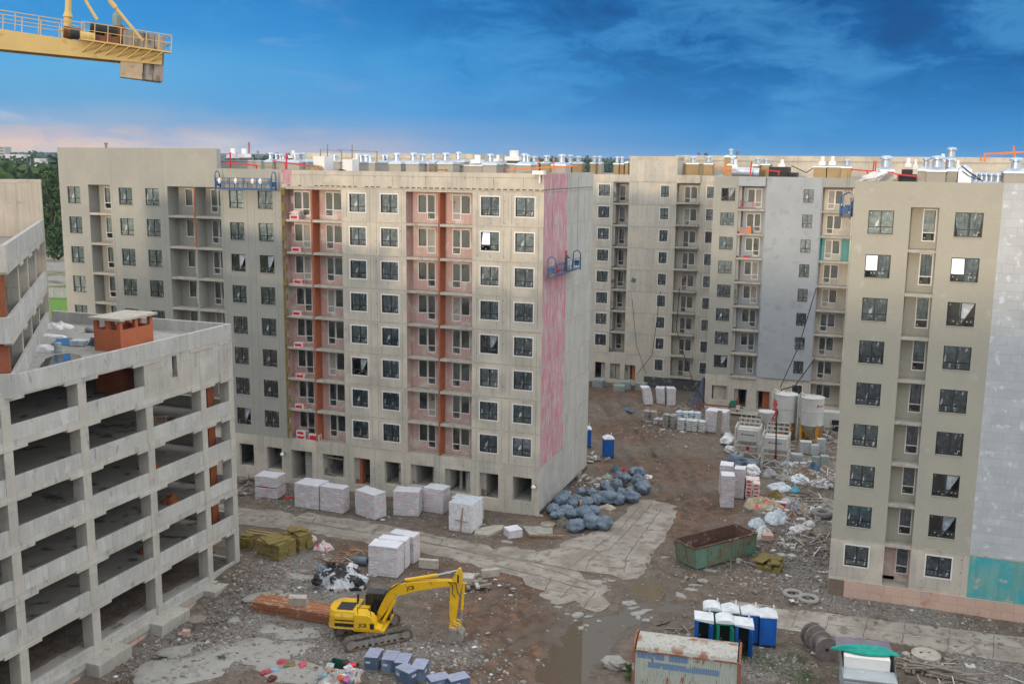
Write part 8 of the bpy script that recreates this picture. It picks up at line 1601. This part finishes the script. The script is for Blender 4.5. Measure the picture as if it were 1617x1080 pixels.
# ================================================================== far country
def leafmat(n, a, b): return mat(n, a, b, .25, .9, 0, mixes=((tuple(v*.45 for v in a), .35, .58, .1),))
lm = [leafmat('dark leaves', (.045, .085, .028), (.028, .058, .02)), leafmat('mid leaves', (.06, .11, .03), (.04, .08, .022)), leafmat('grey leaves', (.05, .08, .04), (.035, .06, .03))]
def crown(q, c, rx, rz, n, s, seed, m=0):
    r = random.Random(seed); lob = [(Vector((r.uniform(-.55, .55)*rx, r.uniform(-.55, .55)*rx, r.uniform(-.5, .75)*rz)), r.uniform(.35, .6)) for _ in range(9)]
    for i in range(n):
        o, k = lob[r.randrange(9)]; d = Vector((r.gauss(0, 1), r.gauss(0, 1), r.gauss(0, 1))).normalized(); p = Vector(c)+o+Vector((d.x*rx*k, d.y*rx*k, d.z*rz*k*.8))*r.uniform(.75, 1.05)
        a = Vector((r.gauss(0, 1), r.gauss(0, 1), r.gauss(0, 1))).normalized(); b = a.cross(d+Vector((.01, .3, .2))).normalized(); ss = s*r.uniform(.6, 1.3); q.add([p-a*ss-b*ss*.6, p+a*ss-b*ss*.5, p+a*ss*.8+b*ss*.6, p-a*ss*.9+b*ss*.5], [(0, 1, 2, 3)], m)
def tree(label, px, pyb, pyt, wpx, dist, seed, mi=0):
    b = DP(px, pyb, dist); gzz = -.3; top = DP(px, pyt, dist); hgt = top.z-gzz; w = wpx/F_PX*dist/2; t = thing('broadleaf_tree', label, 'tree', (b.x, b.y, gzz), 0, None)
    q = MB(); q.tube([(0, 0, 0), (.2, 0, hgt*.35), (0, .2, hgt*.8)], [w*.1, w*.07, w*.02], 8)
    for a in range(5): an = a*1.26; q.tube([(0, 0, hgt*(.3+.08*a)), (w*.5*math.cos(an), w*.5*math.sin(an), hgt*(.55+.07*a))], [w*.04, w*.015], 6)
    q.build('trunk', M['woodg'], t); q = MB()
    for k in range(4): crown(q, (0, 0, hgt*(.22+.2*k)), w*(1.05 if k < 3 else .75), hgt*.2, 1300, w*.11, seed*10+k)
    q.build('crown', lm[mi], t)
tree('tall bright green tree beyond the garage, against the grey block', 82, 372, 266, 44, 300, 1, 1); tree('dark green tree left of the tall one, behind the garage top wall', 60, 372, 272, 36, 330, 2, 0); tree('dark tree partly behind the blank grey wall', 104, 374, 262, 40, 340, 3, 0); tree('small dark tree top rising above the rear wing', 1114.5, 300, 241, 17, 330, 4, 1)
# forest to the horizon
q = MB(); r = random.Random(12)
for i in range(520):
    an = math.radians(r.uniform(-34, 34)); ds = 420+2600*r.random()**1.6; px = 808+F_PX*math.tan(an); 
    if ds < 900 and px > 160: ds += 600
    p = CAM+ (fwh*math.cos(an)+Vector((fwh.y, -fwh.x, 0))*math.sin(an))*ds; hgt = 19+r.random()*7+ds*.0085; rx = (5+r.random()*4)*(1+ds/900); base = -1+ds*.0
    crown(q, (p.x, p.y, hgt*.62), rx, hgt*.42, 70 if ds > 900 else 170, rx*.17, i, i % 3)
for i in range(260):                          # near wood at the left
    px = r.uniform(-60, 150); ds = r.uniform(360, 900); p = DP(px, 250, ds); hgt = r.uniform(11, 16); crown(q, (p.x, p.y, hgt*.55), r.uniform(4, 7), hgt*.45, 150, 1.1, 900+i, i % 3)
tag(q.build('forest', lm), kind='stuff')
# the wooded rise that closes the view
q = MB(); n = 90; vs = []
for i in range(n+1):
    an = math.radians(-40+80*i/n); d_ = fwh*math.cos(an)+Vector((fwh.y, -fwh.x, 0))*math.sin(an)
    for dd_, z in ((3000, -2), (3400, 42+4*noise.noise(Vector((i*.35, 0, 0)))), (4200, 56+6*noise.noise(Vector((i*.16, 5, 0)))), (5200, 30)): p = d_*dd_; vs.append((p.x, p.y, z))
q.add(vs, [(i*4+k, (i+1)*4+k, (i+1)*4+k+1, i*4+k+1) for i in range(n) for k in range(3)]); tag(q.build('hills', lm[0], smooth=True), kind='structure')
# far houses at the left, masts
def far_block(label, px0, px1, pyt, dist, m, storeys):
    a = DP(px0, pyt, dist); b = DP(px1, pyt, dist); w = (b-a).length; t = thing('far_building', label, 'building', (a.x, a.y, -1), math.atan2(b.y-a.y, b.x-a.x)); q = MB(); q.box(0, 0, 0, w, 14, a.z+1); q.build('wall', m, t)
    q = MB()
    for i in range(max(2, int(w/7))):
        for k in range(storeys): q.box(w*(i+.25)/max(2, int(w/7)), -.1, (a.z+1)*(k+.35)/storeys, w*(i+.7)/max(2, int(w/7)), -.01, (a.z+1)*(k+.7)/storeys)
    q.build('window_band', M['anth'], t)
mw_ = mat('far white wall', (.62, .62, .62), None); far_block('tall grey apartment tower far away at the left edge', -16, 8, 232, 1150, mat('far grey wall', (.36, .36, .38), None), 14); far_block('long low white building far away beside the tower', 8, 37, 244, 1000, mw_, 2); far_block('small white shed in the far wood at the left', 54, 62, 250.5, 800, mw_, 1)
def mast(label, px, pyt, pyb, dist, m):
    a, b = DP(px, pyb, dist), DP(px, pyt, dist); t = thing('radio_mast', label, 'mast', (a.x, a.y, -1)); w = dist/1300; q = MB(); h = b.z+1
    for s in ((-w, -w), (w, -w), (w, w), (-w, w)): q.bar((s[0], s[1], 0), (s[0]*.5, s[1]*.5, h), w*.35)
    for k in range(14):
        z0_, z1_ = h*k/14, h*(k+1)/14; q.bar((-w, -w, z0_), (w, w, z1_), w*.25, m=k % 2); q.bar((w, -w, z0_), (-w, w, z1_), w*.25, m=k % 2)
    for s in (-1, 1): q.box(s*w*1.1-w*.2, -w*.5, h*.93, s*w*1.1+w*.2, w*.5, h*.99)
    q.build('lattice', [m, M['white']], t)
mast('red and white radio mast on the horizon above the red davit', 394, 225, 255, 700, mat('mast red', (.5, .08, .05), None)); mast('thin distant mast right of the red and white one', 407.5, 238, 255, 1100, M['steel']); mast('dark red lattice mast rising behind the rear wing, left of the tall shaft', 1102.5, 240.5, 262, 420, mat('dark red mast', (.18, .03, .04), None)); mast('dark red lattice mast rising behind the rear wing, right of the tall shaft', 1163.5, 238.5, 262, 420, mat('dark red mast b', (.18, .03, .04), None))
# fences and field behind the grey block
def fence(label, a, b, h, n, m):
    a, b = G(*a), G(*b); t = thing('panel_fence', label, 'fence', (a.x, a.y, -.1), math.atan2(b.y-a.y, b.x-a.x)); Lf = (b-a).length
    for i in range(n): q = MB(); q.box(Lf*i/n+.12, -.06, .1, Lf*(i+1)/n-.12, .06, h); q.build('fence_panel', m, t)
    q = MB()
    for i in range(n+1): q.box(Lf*i/n-.11, -.12, 0, Lf*i/n+.11, .12, h+.1)
    q.build('post', M['steel'], t)
fence('white panel fence across the field behind the grey block', (40, 384), (130, 385), 2.2, 9, mat('white fence panel', (.62, .64, .62), None)); fence('grey green metal fence nearer the grey block', (60, 470), (125, 471), 2.4, 8, mat('grey green fence sheet', (.30, .36, .34), None, 2, .6, .1))
q = MB(); P = rough_poly(gp([(60, 472), (125, 472), (130, 500), (50, 500)]), 1.5, .4, 4); q.add([(x, y, .02) for x, y in P], [tuple(range(len(P)))]); tag(q.build('grass', mat('bright grass', (.10, .22, .02), (.07, .16, .015), 1, .9, .4)), kind='stuff')
q = MB()
for i, (px, py, r_, h_) in enumerate(((80, 400, 14, 3), (95, 412, 10, 2.5), (75, 425, 9, 2), (92, 445, 10, 1.5))):
    c = G(px, py); q.blob((c.x, c.y, -.3), (r_, r_*.7, h_), i+60, amp=.3, nu=24, nv=12)
tag(q.build('gravel_heaps', st1, smooth=True), kind='stuff')
# ================================================================== thin air between here and the horizon
hz = MB(); hz.box(-5600, -1300, -3, 5600, 6700, 75)
hm = bpy.data.materials.new('air'); hm.use_nodes = True; hn = hm.node_tree.nodes; hn.remove(hn['Principled BSDF']); pv = hn.new('ShaderNodeVolumePrincipled'); pv.inputs['Density'].default_value = .00009; pv.inputs['Color'].default_value = (.45, .62, .85, 1); hm.node_tree.links.new(pv.outputs[0], hn['Material Output'].inputs['Volume'])
HAZE = True
if HAZE: tag(hz.build('haze', hm), kind='stuff')
for h_ in hold:
    for ch in list(h_.children): bpy.data.objects.remove(ch)
    bpy.data.objects.remove(h_)
for m_ in [m_ for m_ in bpy.data.materials if m_.users == 0]: bpy.data.materials.remove(m_)
